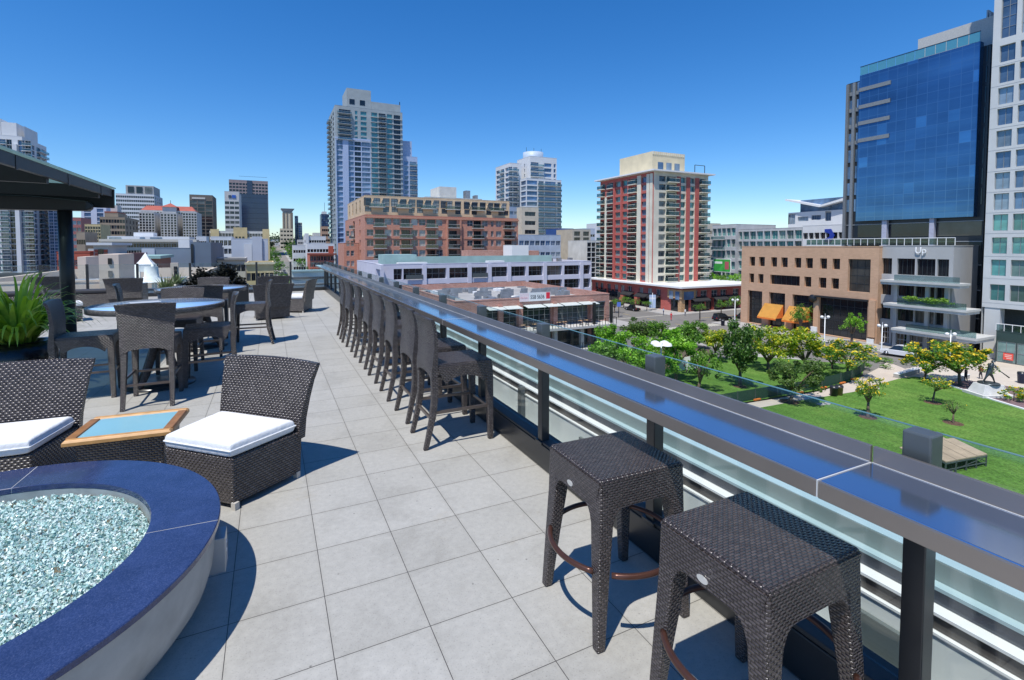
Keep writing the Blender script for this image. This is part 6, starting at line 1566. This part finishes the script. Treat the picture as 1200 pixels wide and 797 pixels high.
for lab,px,py,rz,tp,bt in [('person in a red top walking on the pavement by the podium corner',786.5,375,2,cl_('red',(.65,.04,.06)),cl_('red',(.65,.04,.06))),('person in pale blue standing left of the podium corner bay',777.5,369,1,cl_('sky',(.35,.45,.6)),cl_('navy',(.05,.06,.12))),
    ('person in white standing in the podium corner doorway',803,370,0,cl_('white',(.75,.75,.75)),cl_('grey',(.2,.2,.22))),('person in black sitting area by the plaza flowering tree',1131.5,447,3,cl_('black',(.02,.02,.025)),cl_('black',(.02,.02,.025))),
    ('person in a dark red top near the statue on the plaza',1149,444,2.5,cl_('wine',(.25,.04,.05)),cl_('dark',(.04,.04,.05)))]:
    zz_=G+.14 if px<900 else ZP; x,y=gz(px,py,zz_); person(lab,x,y,zz_,rz,tp,bt)
# statue of a batter
x,y=gz(1158,463,ZP); d=x*SY+y*CY_
t=thing('pedestal','white tapered stone pedestal with a stepped base carrying the bronze statue','pedestal',(x,y,ZP),-YAW); STN=mat('pale stone',(.66,.65,.63),.7,grime=.15,scale=1)
m_=d/FPX; wb=38*m_/2; wt=22*m_/2; hp=sz(449.5,x,y)-ZP
MB().loft([[(-wb,-wb*.7,0),(wb,-wb*.7,0),(wb,wb*.7,0),(-wb,wb*.7,0)],[(-wb,-wb*.7,hp*.25),(wb,-wb*.7,hp*.25),(wb,wb*.7,hp*.25),(-wb,wb*.7,hp*.25)]]).build('step',STN,t,.03)
MB().loft([[(-wb*.82,-wb*.55,hp*.252),(wb*.82,-wb*.55,hp*.252),(wb*.82,wb*.55,hp*.252),(-wb*.82,wb*.55,hp*.252)],[(-wt,-wt*.7,hp),(wt,-wt*.7,hp),(wt,wt*.7,hp),(-wt,wt*.7,hp)]]).build('block',STN,t,.03)
text('',.1,(0,0,0),(0,0,0),INK,t) if False else None
m=MB(); m.box(-.9,.9,-wb*.47,-wb*.46,hp*.68,hp*.72); m.box(-.5,.5,-wb*.47-.02,-wb*.46,hp*.56,hp*.6)
BRZ=mat('dark bronze',(.10,.115,.12),.35,.75,.3,4)
hs_=(sz(423,x,y)-ZP-hp)
pose={'hip':(0,0,.88),'chest':(.10,-.02,1.24),'neck':(.16,-.02,1.44),'head':(.22,-.06,1.60),'lk':(.20,-.10,.48),'lf':(.44,.0,.08),'lt':(.52,-.10,.04),'rk':(-.22,-.02,.50),'rf':(-.36,.08,.08),'rt':(-.42,-.06,.04),'ls':(.30,-.12,1.38),'le':(.22,-.36,1.22),'lh':(.0,-.34,1.30),'rs':(.02,.10,1.42),'re':(-.16,-.10,1.36),'rh':(-.06,-.30,1.36)}
tt=person('dark bronze statue of a baseball batter swinging on the white pedestal',x,y,ZP+hp,-YAW,None,None,hs_*1.04,pose,BRZ,'statue','statue')
MB().lathe([(0,0),(wt*.95,0),(wt*.9,.12),(0,.12)],20).build('plinth',BRZ,tt)
s_=hs_*1.04/1.75
MB().tube([Vector((-.02,-.32,1.34))*s_,Vector((.35,-.55,1.0))*s_,Vector((.78,-.72,.62))*s_],[.02*s_,.03*s_,.045*s_],8).build('bat',BRZ,tt)
MB().lathe([(.13*s_,0),(.125*s_,.07*s_),(.05*s_,.12*s_),(0,.125*s_)],12).build('cap',BRZ,tt).location=Vector((.22,-.06,1.62))*s_
# ================================================================ LEFT SKYLINE AND THE STREET
def E_(b): return b.finish()
GRW=mat('grey white stone',(.60,.59,.57),.8,0,.05,.3,grime=.12); BRN=mat('brown stone',(.38,.30,.22),.8,grime=.15,scale=.3); CRE2=mat('cream yellow stucco',(.66,.52,.27),.8,grime=.12,scale=.4)
LILW=mat('lilac white panel',(.58,.62,.74),.6,0,.04,.2); DBR=mat('dark brown panel',(.16,.135,.11),.5,0,.1,.2); DBL=mat('dark slate glass',(.03,.045,.085),.15,.1,.15,.1,spec=.7); PKB=mat('pinkish brown stone',(.30,.24,.24),.7,0,.08,.2)
SLB=mat('slate blue render',(.24,.29,.35),.8,0,.05,.3,grime=.12); LGB=mat('pale grey blue wall',(.50,.54,.60),.8,0,.05,.3); REDB=mat('red stucco',(.46,.10,.06),.8,grime=.12,scale=.5); PSTU=mat('pink tan stucco',(.72,.58,.47),.85,0,.04,1,bump=.1,grime=.12); CANW=mat('white canvas tent',(.82,.82,.80),.8)
# white residential tower far left
Y=330; xl,xr=sx(-70,Y),sx(59,Y+30); b=Bld('white residential tower with long balconies behind the pergola','tower',xl,xr,Y,Y+30,sz(160,sx(30,Y),Y))
U=lambda px:sx(px,Y)-xl; ops=[]; zs=[]
for k in range(24):
    z=sz(318-6.45*k,sx(20,Y),Y)
    if z<b.z1-3: zs.append(z)
for z in zs:
    for a,c,g in ((2,12,PGB),(12.5,19,PGD),(26,33.5,PGB),(34,41,PGD),(-12,0,PGB),(-28,-14,PGD)):
        ops.append((U(a),z,U(c)-U(a),2.5,max(2,round((U(c)-U(a))/2)),1,FRW,g))
b.facade('S',WHT,ops,.8)
b.facade('E',WHT,[(u,z,4.5,2.2,3,1,FRG,PGB) for z in zs for u in (3,10,17,23.5)],.4); b.plain(WHT)
for z in zs:
    for a,c in ((1,13),(32,42)): b.balcony('S',U(a),z,U(c)-U(a),1.8,off=-.02,slab=WHT)
    b.balcony('E',17,z,12,1.5,off=-.02,slab=WHT)
b.box('pier',xl+U(20.5),xl+U(25.5),Y-1.2,Y-.02,G,b.z1-4,WHT)
b.box('roof_block',xl+U(30),xr-.4,Y+4,Y+20,b.z1-.6,sz(147,sx(45,Y),Y),WHT); b.box('roof_block',xl+U(4),xl+U(22),Y+3,Y+20,b.z1-.6,sz(142,sx(15,Y),Y),WHT); b.box('roof_block',xl+U(-20),xl+U(3.5),Y+3,Y+20,b.z1-.6,sz(137,sx(0,Y),Y),WHT); b.finish()
simple('pale blue lower slab beside the white tower with grid of balconies',58.2,75,345,233,mat('pale blue white render',(.52,.56,.66),.7),24,3,5,2.0,PGB,FRW,west=None).finish()
simple('low dark glazed hall below the white residential tower',-40,62,250,322,mat('dark hall',(.07,.08,.08),.5),1,10,8,3,PGD,FRG,pbot=340).finish()
# near stucco roofs just beyond the terrace
Yn=46
b=simple('pink tan stucco parapet building just beyond the far glass rail',-60,222,Yn,330.5,PSTU,0,1,1,1,depth=22,par=1.2); 
b.box('stair_tower',sx(118,Yn)-0,sx(141,Yn),Yn-.6,Yn+4,G,sz(298,sx(128,Yn),Yn),PSTU)
for yt,yb3 in ((302.5,309.5),(317,324)):
    b.box('tower_window',sx(126,Yn-.6),sx(130.5,Yn-.6),Yn-.68,Yn-.61,sz(yb3,sx(128,Yn),Yn),sz(yt,sx(128,Yn),Yn),PGD)
b.box('penthouse_wall',sx(90,Yn+8),sx(100,Yn+8),Yn+8,Yn+12,b.z1-1.4,sz(301,sx(95,Yn+8),Yn+8),PSTU)
b.box('roof_screen',sx(60,Yn+3),sx(222,Yn+3),Yn+3,Yn+3.2,b.z1-1.3,sz(326,sx(140,Yn+3),Yn+3),LGB)
b.box('corner_pier',sx(200,Yn),sx(209,Yn),Yn-.4,Yn-.01,G,sz(308,sx(205,Yn),Yn),PSTU); b.box('opening',sx(203,Yn-.4),sx(207,Yn-.4),Yn-.46,Yn-.41,sz(329,sx(205,Yn),Yn),sz(312,sx(205,Yn),Yn),PGD)
b.finish()
# white tent
Yt_=43; xc=sx(170,Yt_); hw=(sx(180,Yt_)-sx(159,Yt_))/2; z0_=sz(310,xc,Yt_); z1_=sz(296,xc,Yt_)
t=thing('tent','white pointed canvas tent behind the far lounge chairs','tent',(xc,Yt_,G))
o_=(xc,Yt_,G)
m=MB(o_); prev=None; rings=[]
for f,zf_ in ((1,z0_),(.72,z0_+(z1_-z0_)*.22),(.45,z0_+(z1_-z0_)*.48),(.2,z0_+(z1_-z0_)*.78),(.01,z1_)):
    rings.append([(xc+hw*f*a,Yt_+hw*f*c,zf_) for a,c in ((-1,-1),(1,-1),(1,1),(-1,1))])
m.loft(rings); m.build('roof',CANW,t)
m=MB(o_); m.box(xc-hw*.97,xc+hw*.97,Yt_-hw*.97,Yt_-hw*.95,z0_-.5,z0_-.01); m.box(xc+hw*.95,xc+hw*.97,Yt_-hw*.94,Yt_+hw*.97,z0_-.5,z0_-.01); m.build('valance',CANW,t)
for a in (-1,1):
    for c in (-1,1): MB(o_).tube([(xc+a*hw*.92,Yt_+c*hw*.92,G+9),(xc+a*hw*.92,Yt_+c*hw*.92,z0_)],.08,6).build('pole',WHITE,t)
MB(o_).lathe([(.9,sz(330,xc,Yt_)),(.45,sz(324,xc,Yt_)),(.4,sz(312,xc,Yt_))],10,(xc+hw*.8,Yt_-hw)).build('drape',CANW,t)
# red and white building, slate walls
b=simple('red stucco building with white trims behind the stucco parapet',66,105,90,296,REDB,3,4,2.2,1.7,PGD,FRW,pbot=312); b.finish()
b=simple('white and red banded stair tower rising beside the red stucco building',109.5,127,88,288.5,GRW,0,1,1,1,depth=10,par=.3)
xa,xb=b.x0,b.x1; 
b.box('dark_glass',xa+(xb-xa)*.34,xa+(xb-xa)*.66,87.85,87.98,sz(316,xa,88),sz(292,xa,88),PGD)
for k in range(6):
    z=sz(316-4*k,xa,88); b.box('red_band',xa+.1,xa+(xb-xa)*.3,87.86,87.98,z,z+.42,REDB); b.box('red_band',xb-(xb-xa)*.3,xb-.1,87.86,87.98,z,z+.42,REDB)
b.box('roof_slab',xa-.6,xb+.6,87.2,98.6,b.z1+.13,b.z1+.5,WHT); b.finish()
simple('low maroon and grey roofed block right of the banded stair tower',128,146,92,298.5,mat('maroon wall',(.22,.10,.09),.8),1,3,2.5,2,PGD,FRW,pbot=312).finish()
b=simple('green roofed low block with brick front left of the slate wall',143,185,130,304,mat('brick brown wall',(.30,.14,.10),.8),1,4,3,1.6,PGD,FRW,pbot=316); b.box('green_roof',b.x0-.5,b.x1+.5,129.4,146,b.z1+.13,sz(300,b.x0,130),mat('copper green roof',(.30,.46,.42),.6)); b.finish()
b=simple('windowless slate blue hall with a dark slot in its front',166,247,150,291,SLB,0,1,1,1,depth=40,par=.5)
b.box('tall_block',sx(223.5,149.5),sx(247,149.5),149.5,185,G,sz(284,b.x1,149.5),mat('dark slate render',(.15,.19,.24),.8,0,.05,.3,grime=.1)); b.box('slot',sx(223.5,149.4),sx(226.5,149.4),149.3,149.45,sz(308,b.x1,149.4),sz(286,b.x1,149.4),DK); b.box('pale_end',b.x0-.02,sx(181,149.9),149.85,149.98,G,b.z1-.05,LGB); b.box('roof_lantern',sx(209,165),sx(222,165),165,172,b.z1-.5,sz(281,sx(215,165),165),WHT); b.finish()
# mid distance
simple('white grid block with dark windows left of the grey windowless walls',247,272,210,277.5,WHT,6,5,3.4,2.0,PGD,FRW,west=3).finish()
b=simple('pale grey windowless party walls right of the white grid block',271,314,205,280,LGB,0,1,1,1,depth=22,par=.4); b.box('bright_wall',sx(286,204.8),sx(295,204.8),204.7,204.9,G,sz(286,b.x1,205),WHT); b.box('tall_wall',sx(295.5,204.6),sx(307,204.6),204.4,204.9,G,sz(279.2,b.x1,205)+.6,LGB); b.finish()
b=simple('white two storey block with a dark cornice and paired windows',254,287,165,303,GRW,3,6,2.4,2.0,PG,FRD,nx=2); b.box('cornice',b.x0-.5,b.x1+.5,164.4,164.96,b.z1-.5,b.z1+.1,mat('cornice grey',(.22,.22,.22),.7)); b.finish()
b=simple('low yellow stucco block with dark paired windows at the street corner',288,320,150,308,CRE2,2,6,2.2,2.1,PGD,FRD); b.box('cornice',b.x0-.4,b.x1+.4,149.5,149.96,b.z1-.4,b.z1+.15,mat('cornice cream',(.66,.58,.40),.7)); b.finish()
b=simple('broad cream and yellow hotel with stepped roofline below the dark tower',246,316,320,271,CRM,7,20,2.6,2.2,PGD,FRW)
for a,c,t_ in ((247,257,268.5),(274,290,266.5),(308,316,268.5)): b.box('yellow_bay',sx(a,319.5),sx(c,319.5),319.2,319.9,G,sz(t_,sx(a,319),319),CRE2)
for a in (276,280,284): b.box('bay_window',sx(a,319.1),sx(a+2.4,319.1),319.05,319.18,sz(281,b.x0,319),sz(277,b.x0,319),PGD)
b.finish()
b=simple('long beige cornice block with a colonnade of small windows',120,228,240,281,mat('beige stone',(.54,.50,.42),.8,grime=.12,scale=.3),2,34,1.7,1.5,PGD,FRD,pbot=300,nx=1); b.box('cornice',b.x0-.8,b.x1+.8,239,239.95,b.z1-.8,b.z1+.2,mat('beige cornice',(.60,.56,.48),.8)); b.box('penthouse',sx(126,246),sx(222,246),246,262,b.z1-.6,sz(277,sx(170,246),246),WHT)
for a,c in ((128,142),(164,170),(176,190)): b.box('penthouse_glass',sx(a,245.9),sx(c,245.9),245.85,245.98,b.z1+.4,sz(278,sx(170,246),246),PGB)
b.box('roof_block',sx(157,250),sx(180,250),250,258,sz(277,sx(170,246),246)+.05,sz(272.5,sx(170,250),250),WHT); b.finish()
simple('yellow block with small square windows behind the pergola post',100,118.5,270,263,CRE2,5,6,2.2,1.9,PGD,FRW,nx=1,pbot=285).finish()
simple('pale lilac windowed slab between the pergola and the brown hotel',96.5,126,420,233,LILW,16,2,3.5,3.0,PGB,FRW,nx=1).finish()
simple('tall maroon block behind the pergola post',70,96,300,255,mat('maroon panel',(.36,.13,.12),.7),9,5,3.5,1.8,PGB,FRG).finish()
b=simple('brown stone hotel with a stepped crown and dark right side',118,147.5,400,254.5,BRN,9,9,2.6,2.2,PGD,FRD,nx=1,west=4,depth=36); b.box('attic',b.x0+2,b.x1-4,402,425,b.z1-.7,sz(249,b.x0,400),BRN); b.box('crown',sx(131,405),sx(139,405),405,415,b.z1-.5,sz(240.5,sx(135,405),405),GRW); b.box('red_roof',b.x0+2,b.x1-4.5,401.9,424,sz(249,b.x0,400)+.02,sz(248,b.x0,400)+.4,mat('roof tile red',(.36,.12,.08),.8)); b.finish()
b=simple('white office slab with fine dark window rows and a grey cap block',137.5,182.5,560,227.5,WHT,17,18,5.5,2.0,PGD,FRW,nx=2,west=4,depth=40); b.box('cap_block',sx(149.5,565),sx(182,565),565,595,b.z1-.6,sz(217.5,sx(165,565),565),mat('cap grey',(.40,.40,.39),.7))
for a,c in ((152,159),(162,169),(172,180)): b.box('cap_glass',sx(a,564.9),sx(c,564.9),564.6,564.9,b.z1+1.5,sz(219,sx(165,565),565),PGD)
b.finish()
# grey hotel with three wings and red roofs
RT=mat('red tile roof',(.38,.10,.07),.8,0,.15,.3)
for a,c,y,lab in ((164,182,440,'left'),(189,208,438,'middle'),(215,231.5,440,'right')):
    b=simple('%s wing of the grey three winged hotel with red tiled roofs'%lab,a,c,y,248.5 if lab!='middle' else 249.5,GRW,11,5,1.3,1.5,PGD,FRG,nx=1,pbot=285,west=3,depth=30); b.finish()
b=simple('recessed grey link with red roof joining the three hotel wings',166,230,473,247,GRW,11,18,1.3,1.5,PGD,FRG,nx=1,pbot=285); xm=sx(199,474)
b.part('red_roof',b.mb().loft([[(b.x0,473,b.z1+.13),(b.x1,473,b.z1+.13),(b.x1,492,b.z1+.13),(b.x0,492,b.z1+.13)],[(b.x0+3,479,b.z1+4),(b.x1-3,479,b.z1+4),(b.x1-3,486,b.z1+4),(b.x0+3,486,b.z1+4)]]),RT,fix=True)
xp0,xp1=sx(191.5,470),sx(207.5,470); zp=sz(242.5,xm,470); b.box('turret',xp0,xp1,470,484,b.z1-4,zp,GRW); b.part('turret_roof',b.mb().loft([[(xp0-1,469,zp+.01),(xp1+1,469,zp+.01),(xp1+1,485,zp+.01),(xp0-1,485,zp+.01)],[((xp0+xp1)/2-.2,476.8,sz(237.5,xm,470)),((xp0+xp1)/2+.2,476.8,sz(237.5,xm,470)),((xp0+xp1)/2+.2,477.2,sz(237.5,xm,470)),((xp0+xp1)/2-.2,477.2,sz(237.5,xm,470))]]),RT,fix=True); b.box('finial',(xp0+xp1)/2-.15,(xp0+xp1)/2+.15,476.85,477.15,sz(237.5,xm,470),sz(234,xm,470),DK); b.finish()
b=simple('dark brown bank tower with ribbed glass front',223.5,250.5,560,228.5,DBR,17,3,11,2.9,PGD,FRD,nx=4,depth=38,west=None,top_gap=6); b.box('sign_band',b.x0+2,b.x1-6,559.6,559.95,b.z1-4,b.z1-2.4,mat('faded letters',(.55,.53,.48),.7)); b.finish()
b=simple('white bank tower with dark horizontal window strips',264.5,281.5,500,224.5,GRW,13,3,6.2,2.4,PGD,FRG,nx=3,depth=40,top_gap=8); b.box('sign_letters',b.x0+3,b.x1-6,499.6,499.95,b.z1-5.5,b.z1-3.2,DBL); b.box('blue_mark',b.x1-5.5,b.x1-2.5,499.6,499.95,b.z1-5.6,b.z1-3.0,mat('bank blue',(.03,.12,.45),.5)); b.finish()
b=Bld('large dark slate blue glass tower with pinkish brown top behind the white bank','tower',sx(281.5,600),sx(315,600),600,640,sz(228,sx(300,600),600)); b.facade('S',DBL,[],.2); b.plain(DBL,par=.5)
for k in range(16): b.box('floor_line',b.x0+.2,b.x1-.2,599.85,599.96,G+8+k*5.5,G+8.25+k*5.5,mat('slate line',(.06,.075,.12),.4))
b.finish()
b=simple('pinkish brown upper tower with small windows above the dark slate glass',270,315.5,645,211.5,PKB,24,12,2.6,2.2,PGD,FRD,nx=1,top_gap=3); b.box('dark_recess',sx(291,644.5),sx(297,644.5),644.3,644.9,G,b.z1-.2,DBL); b.finish()
# towers at the end of the street
CT2=mat('cream tower',(.60,.52,.38),.7,0,.04,.1); BRT=mat('tower brown strip',(.20,.16,.12),.6)
b=simple('cream tower with brown strips and a flared dark crown at the street end',332,344,780,249,CT2,0,1,1,1,depth=30,par=.5)
for a,c in ((332.4,334),(336.5,337.6),(341,343.8)): b.box('brown_strip',sx(a,779.5),sx(c,779.5),779.3,779.9,G,b.z1-.5,BRT)
xm=(b.x0+b.x1)/2; b.part('flared_crown',b.mb().loft([[(xm-5,781,b.z1),(xm+5,781,b.z1),(xm+5,800,b.z1),(xm-5,800,b.z1)],[(xm-9,778,b.z1+5.5),(xm+9,778,b.z1+5.5),(xm+9,803,b.z1+5.5),(xm-9,803,b.z1+5.5)]]),mat('crown steel',(.25,.30,.36),.3,.4),fix=True); b.finish()
b=simple('lower cream podium block of the flared crown tower',328.5,343.5,760,268,CT2,7,4,3,2.4,PGD,FRD,nx=1); b.finish()
simple('pale blue glass tower right of the flared crown tower',346,350,800,253,mat('pale glass tower',(.30,.42,.52),.15,.2,.1,.1),18,2,5,3,PGB,FRG).finish()
simple('slim cream tower with rounded top right of the pale glass tower',350,354.5,790,261,CT2,14,2,4,2.8,PGB,FRW).finish()
b=simple('dark navy tower with a pale cap left of the tall condominium tower',377,386.5,520,251,mat('navy glass tower',(.035,.06,.14),.2,.1,.12,.1),22,4,3.5,2.6,PGB,FRD); b.box('cap',b.x0+1.5,b.x1-2,524,534,b.z1-.5,sz(247.5,b.x0,520),GRW); b.box('mast',(b.x0+b.x1)/2,(b.x0+b.x1)/2+.3,528,528.3,b.z1,b.z1+12,DK); b.finish()
simple('brown mid-rise below the dark navy tower',377.5,386.5,480,265.5,mat('rust render',(.42,.27,.18),.8),7,4,3,2,PGD,FRD).finish()
# right side of the street
b=simple('white stepped mission style block on the right of the street',357,382,420,277,WHT,4,9,2.6,2.0,PGD,FRW,nx=1); b.box('gable',sx(358,419),sx(362,419),419,430,G,sz(273.5,b.x0,420),WHT); b.finish()
simple('white low warehouse with small dark windows right of the street',343.5,361,330,287.5,WHT,3,6,2.2,1.8,PGD,FRW,nx=1).finish()
simple('white flat roofed block behind the red cornice building',360,392,300,285.5,WHT,3,9,2.4,1.8,PGD,FRW,nx=1).finish()
b=simple('red three storey corner building with overhanging cornice',363,391,230,297.5,mat('salmon red stucco',(.56,.17,.11),.8,grime=.12,scale=.5),3,7,2.6,2.0,PGD,FRW,west=None,pbot=322,depth=18); b.box('cornice',b.x0-1,b.x1+1,228.8,229.95,b.z1-.5,b.z1+.2,mat('cornice maroon',(.24,.07,.05),.8)); b.box('chimney',b.x0+8,b.x0+10,233,235,b.z1-.5,b.z1+3.4,REDB); b.box('white_awning',b.x0+9,b.x1,227.6,229.9,sz(317,b.x0,230),sz(313,b.x0,230),WHT); b.finish()
# distant filler blocks on the slope, each its own building
r_=random.Random(21); cols_=['off white','tan','grey','rust','cream','blue grey']; mt=[WHT,BEI,GRW,BRN,CRM,LGB]
kk=0
for px,y,pt,wd in [(322,900,281,9),(318,700,283,8),(356,700,281,14),(366,640,276,10),(372,560,273,9),(205,330,279,20),(236,350,277,12),(150,330,284,18),(182,300,286,22),(95,240,272,10),(110,215,292,14),(690,300,268,14),(705,320,262,10),(835,210,262,18),(398,520,270,14),(575,400,262,20),(232,260,286,8)]:
    i=kk%6; kk+=1
    b=simple('distant %s block with small windows, %s'%(cols_[i],['at the top of the street','left of the upper street','right of the street end','on the slope right of the street','below the navy tower','left of the grey hotel wings','beside the slate hall roofline','behind the banded stair tower','between the beige cornice block and slate hall','behind the red stucco building','right of the pergola post','right of the white stepped tower','at the left of the red tower','behind the red tower right side','left of the tall condominium tower base','behind the white rooftop block','just above the slate hall'][kk-1]),px-wd/2,px+wd/2,y,pt,mt[i],4,5,2.6,1.8,PGD,FRD,nx=1); b.finish()
# the street
xs0,xs1=4.5,15.5
mb=MB(); yy=[118,150,200,260,330,450,600,800,1000,1300]
for a,c in zip(yy,yy[1:]): mb.quad((xs0,a,zgr(a)+.0),(xs1,a,zgr(a)),(xs1,c,zgr(c)),(xs0,c,zgr(c)))
tag(mb.build('road',mat('street asphalt',(.24,.215,.19),.9,0,.1,.3,grime=.2)),kind='structure')
mb=MB()
for a,c in zip(yy,yy[1:]):
    for x0,x1 in ((xs1,xs1+4),(xs0-4,xs0)): mb.loft([[(x0,a,zgr(a)-.2),(x1,a,zgr(a)-.2),(x1,a,zgr(a)+.14),(x0,a,zgr(a)+.14)],[(x0,c,zgr(c)-.2),(x1,c,zgr(c)-.2),(x1,c,zgr(c)+.14),(x0,c,zgr(c)+.14)]])
tag(mb.build('pavement',PAV,fix=True),kind='structure')
mb=MB(); y=150
while y<700: mb.quad((9.9,y,zgr(y)+.02),(10.1,y,zgr(y)+.02),(10.1,y+4,zgr(y+4)+.02),(9.9,y+4,zgr(y+4)+.02)); y+=11
tag(mb.build('road_marking',LINEP),kind='structure')
cc=[('white',(.75,.75,.75)),('silver',(.45,.46,.48)),('dark grey',(.06,.06,.07)),('blue',(.05,.12,.30)),('red',(.40,.04,.04)),('black',(.015,.015,.017)),('beige',(.5,.45,.36))]
for k in range(22):
    right=k<15; y=(168+13.0*k) if right else (190+26*(k-15)); n_,c=cc[(k*3+(k//4))%7]
    x=xs1-1.2 if right else (xs0+3.4)
    car('%s car %s'%(n_,('parked at the right kerb of the street, %s from the bottom'%['first','second','third','fourth','fifth','sixth','seventh','eighth','ninth','tenth','eleventh','twelfth','thirteenth','fourteenth','fifteenth'][k]) if right else 'driving down the left lane of the street, %s from the bottom'%['first','second','third','fourth','fifth','sixth','seventh'][k-15]),x,y,R(-90),c,zgr(y)+.02,kind='suv' if k%3==0 else 'sedan',group='cars on the street',name='parked_car' if right else 'moving_car')
# street trees along the far street
def ftree(label,x,y,h,w_,kind,seed,group='trees along the far street',n=800):
    z=zgr(y)+.1; t=thing('street_tree',label,'tree',(x,y,z),0,group); me,cl=crown_mesh(kind,seed,n,0,.075); o=bpy.data.objects.new('crown',me); COL.objects.link(o); o.parent=t; o.location=(0,0,h*.62); o.scale=(w_*.6,w_*.6,h*.45); o.rotation_euler=(0,0,seed)
    MB().tube([(0,0,0),(.05,.05,h*.3),(0,0,h*.6)],[.25,.2,.12],7).build('trunk',BARK,t)
L_=[(sx(346,160),160,9,8),(xs0-2,185,9,8),(xs0-2,250,10,9),(xs0-2,300,11,9),(xs0-2.5,370,12,10),(xs0-3,430,13,11),(xs0-3,520,14,12),(xs0-4,640,16,14),(xs1+2,240,9,7),(xs1+2,330,11,9),(xs1+2.5,380,12,10),(xs1+3,430,13,11),(xs1+3,480,15,12),(xs1+4,540,16,13),(xs1+4,640,18,15),(xs1+2,205,8,6),(xs1+3,150,9,8),(xs1+9,152,8,7)]
ord_=['first','second','third','fourth','fifth','sixth','seventh','eighth','ninth','tenth']
nl=nr=0
for k,(x,y,h,w_) in enumerate(L_):
    if x<10: nl+=1; lab='%s tree up the left side of the far street'%ord_[nl-1]
    else: nr+=1; lab='%s tree up the right side of the far street'%ord_[nr-1]
    ftree(lab,x,y,h,w_,'dark' if k%3 else 'green',80+k%5)
r_=random.Random(31)
# wooded slope at the end of the street, one mass of foliage
mb=MB()
for k in range(5200):
    x=r_.uniform(-60,190); y=r_.uniform(880,1150); z=zgr(y)+abs(r_.gauss(0,1))*5+2.5*math.sin(x*.13)+3
    leaf(mb,Vector((x,y,z)),r_.uniform(1.0,2.2),r_,0,.8)
tag(mb.build('wooded_slope',island('leaves hill',[(0,(.035,.06,.03)),(1,(.10,.14,.07))],.8,.2)),label='hazy wooded slope closing the view at the end of the street',cat='woodland',kind='stuff')
# greenery just beyond the far rail
for k,(px,y,h,w_) in enumerate([(287,60,8.5,7),(300,62,7.8,6),(272,58,7.2,5),(247,64,8.2,5),(378,110,8,7),(395,112,7,6),(318,70,6.5,5),(186,60,12.2,3)]):
    x=sx(px,y); t=thing('garden_tree',['leafy tree below the far rail beside the table end','darker leafy tree right behind the far rail post','low bushy tree behind the dark planter','small tree left of the dark planter shrubs','olive tree in front of the red corner building','round tree at the foot of the rail corner','small tree where the street meets the rail','thin palm like tree by the slate wall'][k],'tree',(x,y,G)); me,cl=crown_mesh('green' if k%2 else 'olive',90+k%4,900,0,.075); o=bpy.data.objects.new('crown',me); COL.objects.link(o); o.parent=t; o.location=(0,0,h*.7); o.scale=(w_*.6,w_*.6,h*.38)
    MB().tube([(0,0,0),(0,0,h*.7)],[.2,.1],7).build('trunk',BARK,t)
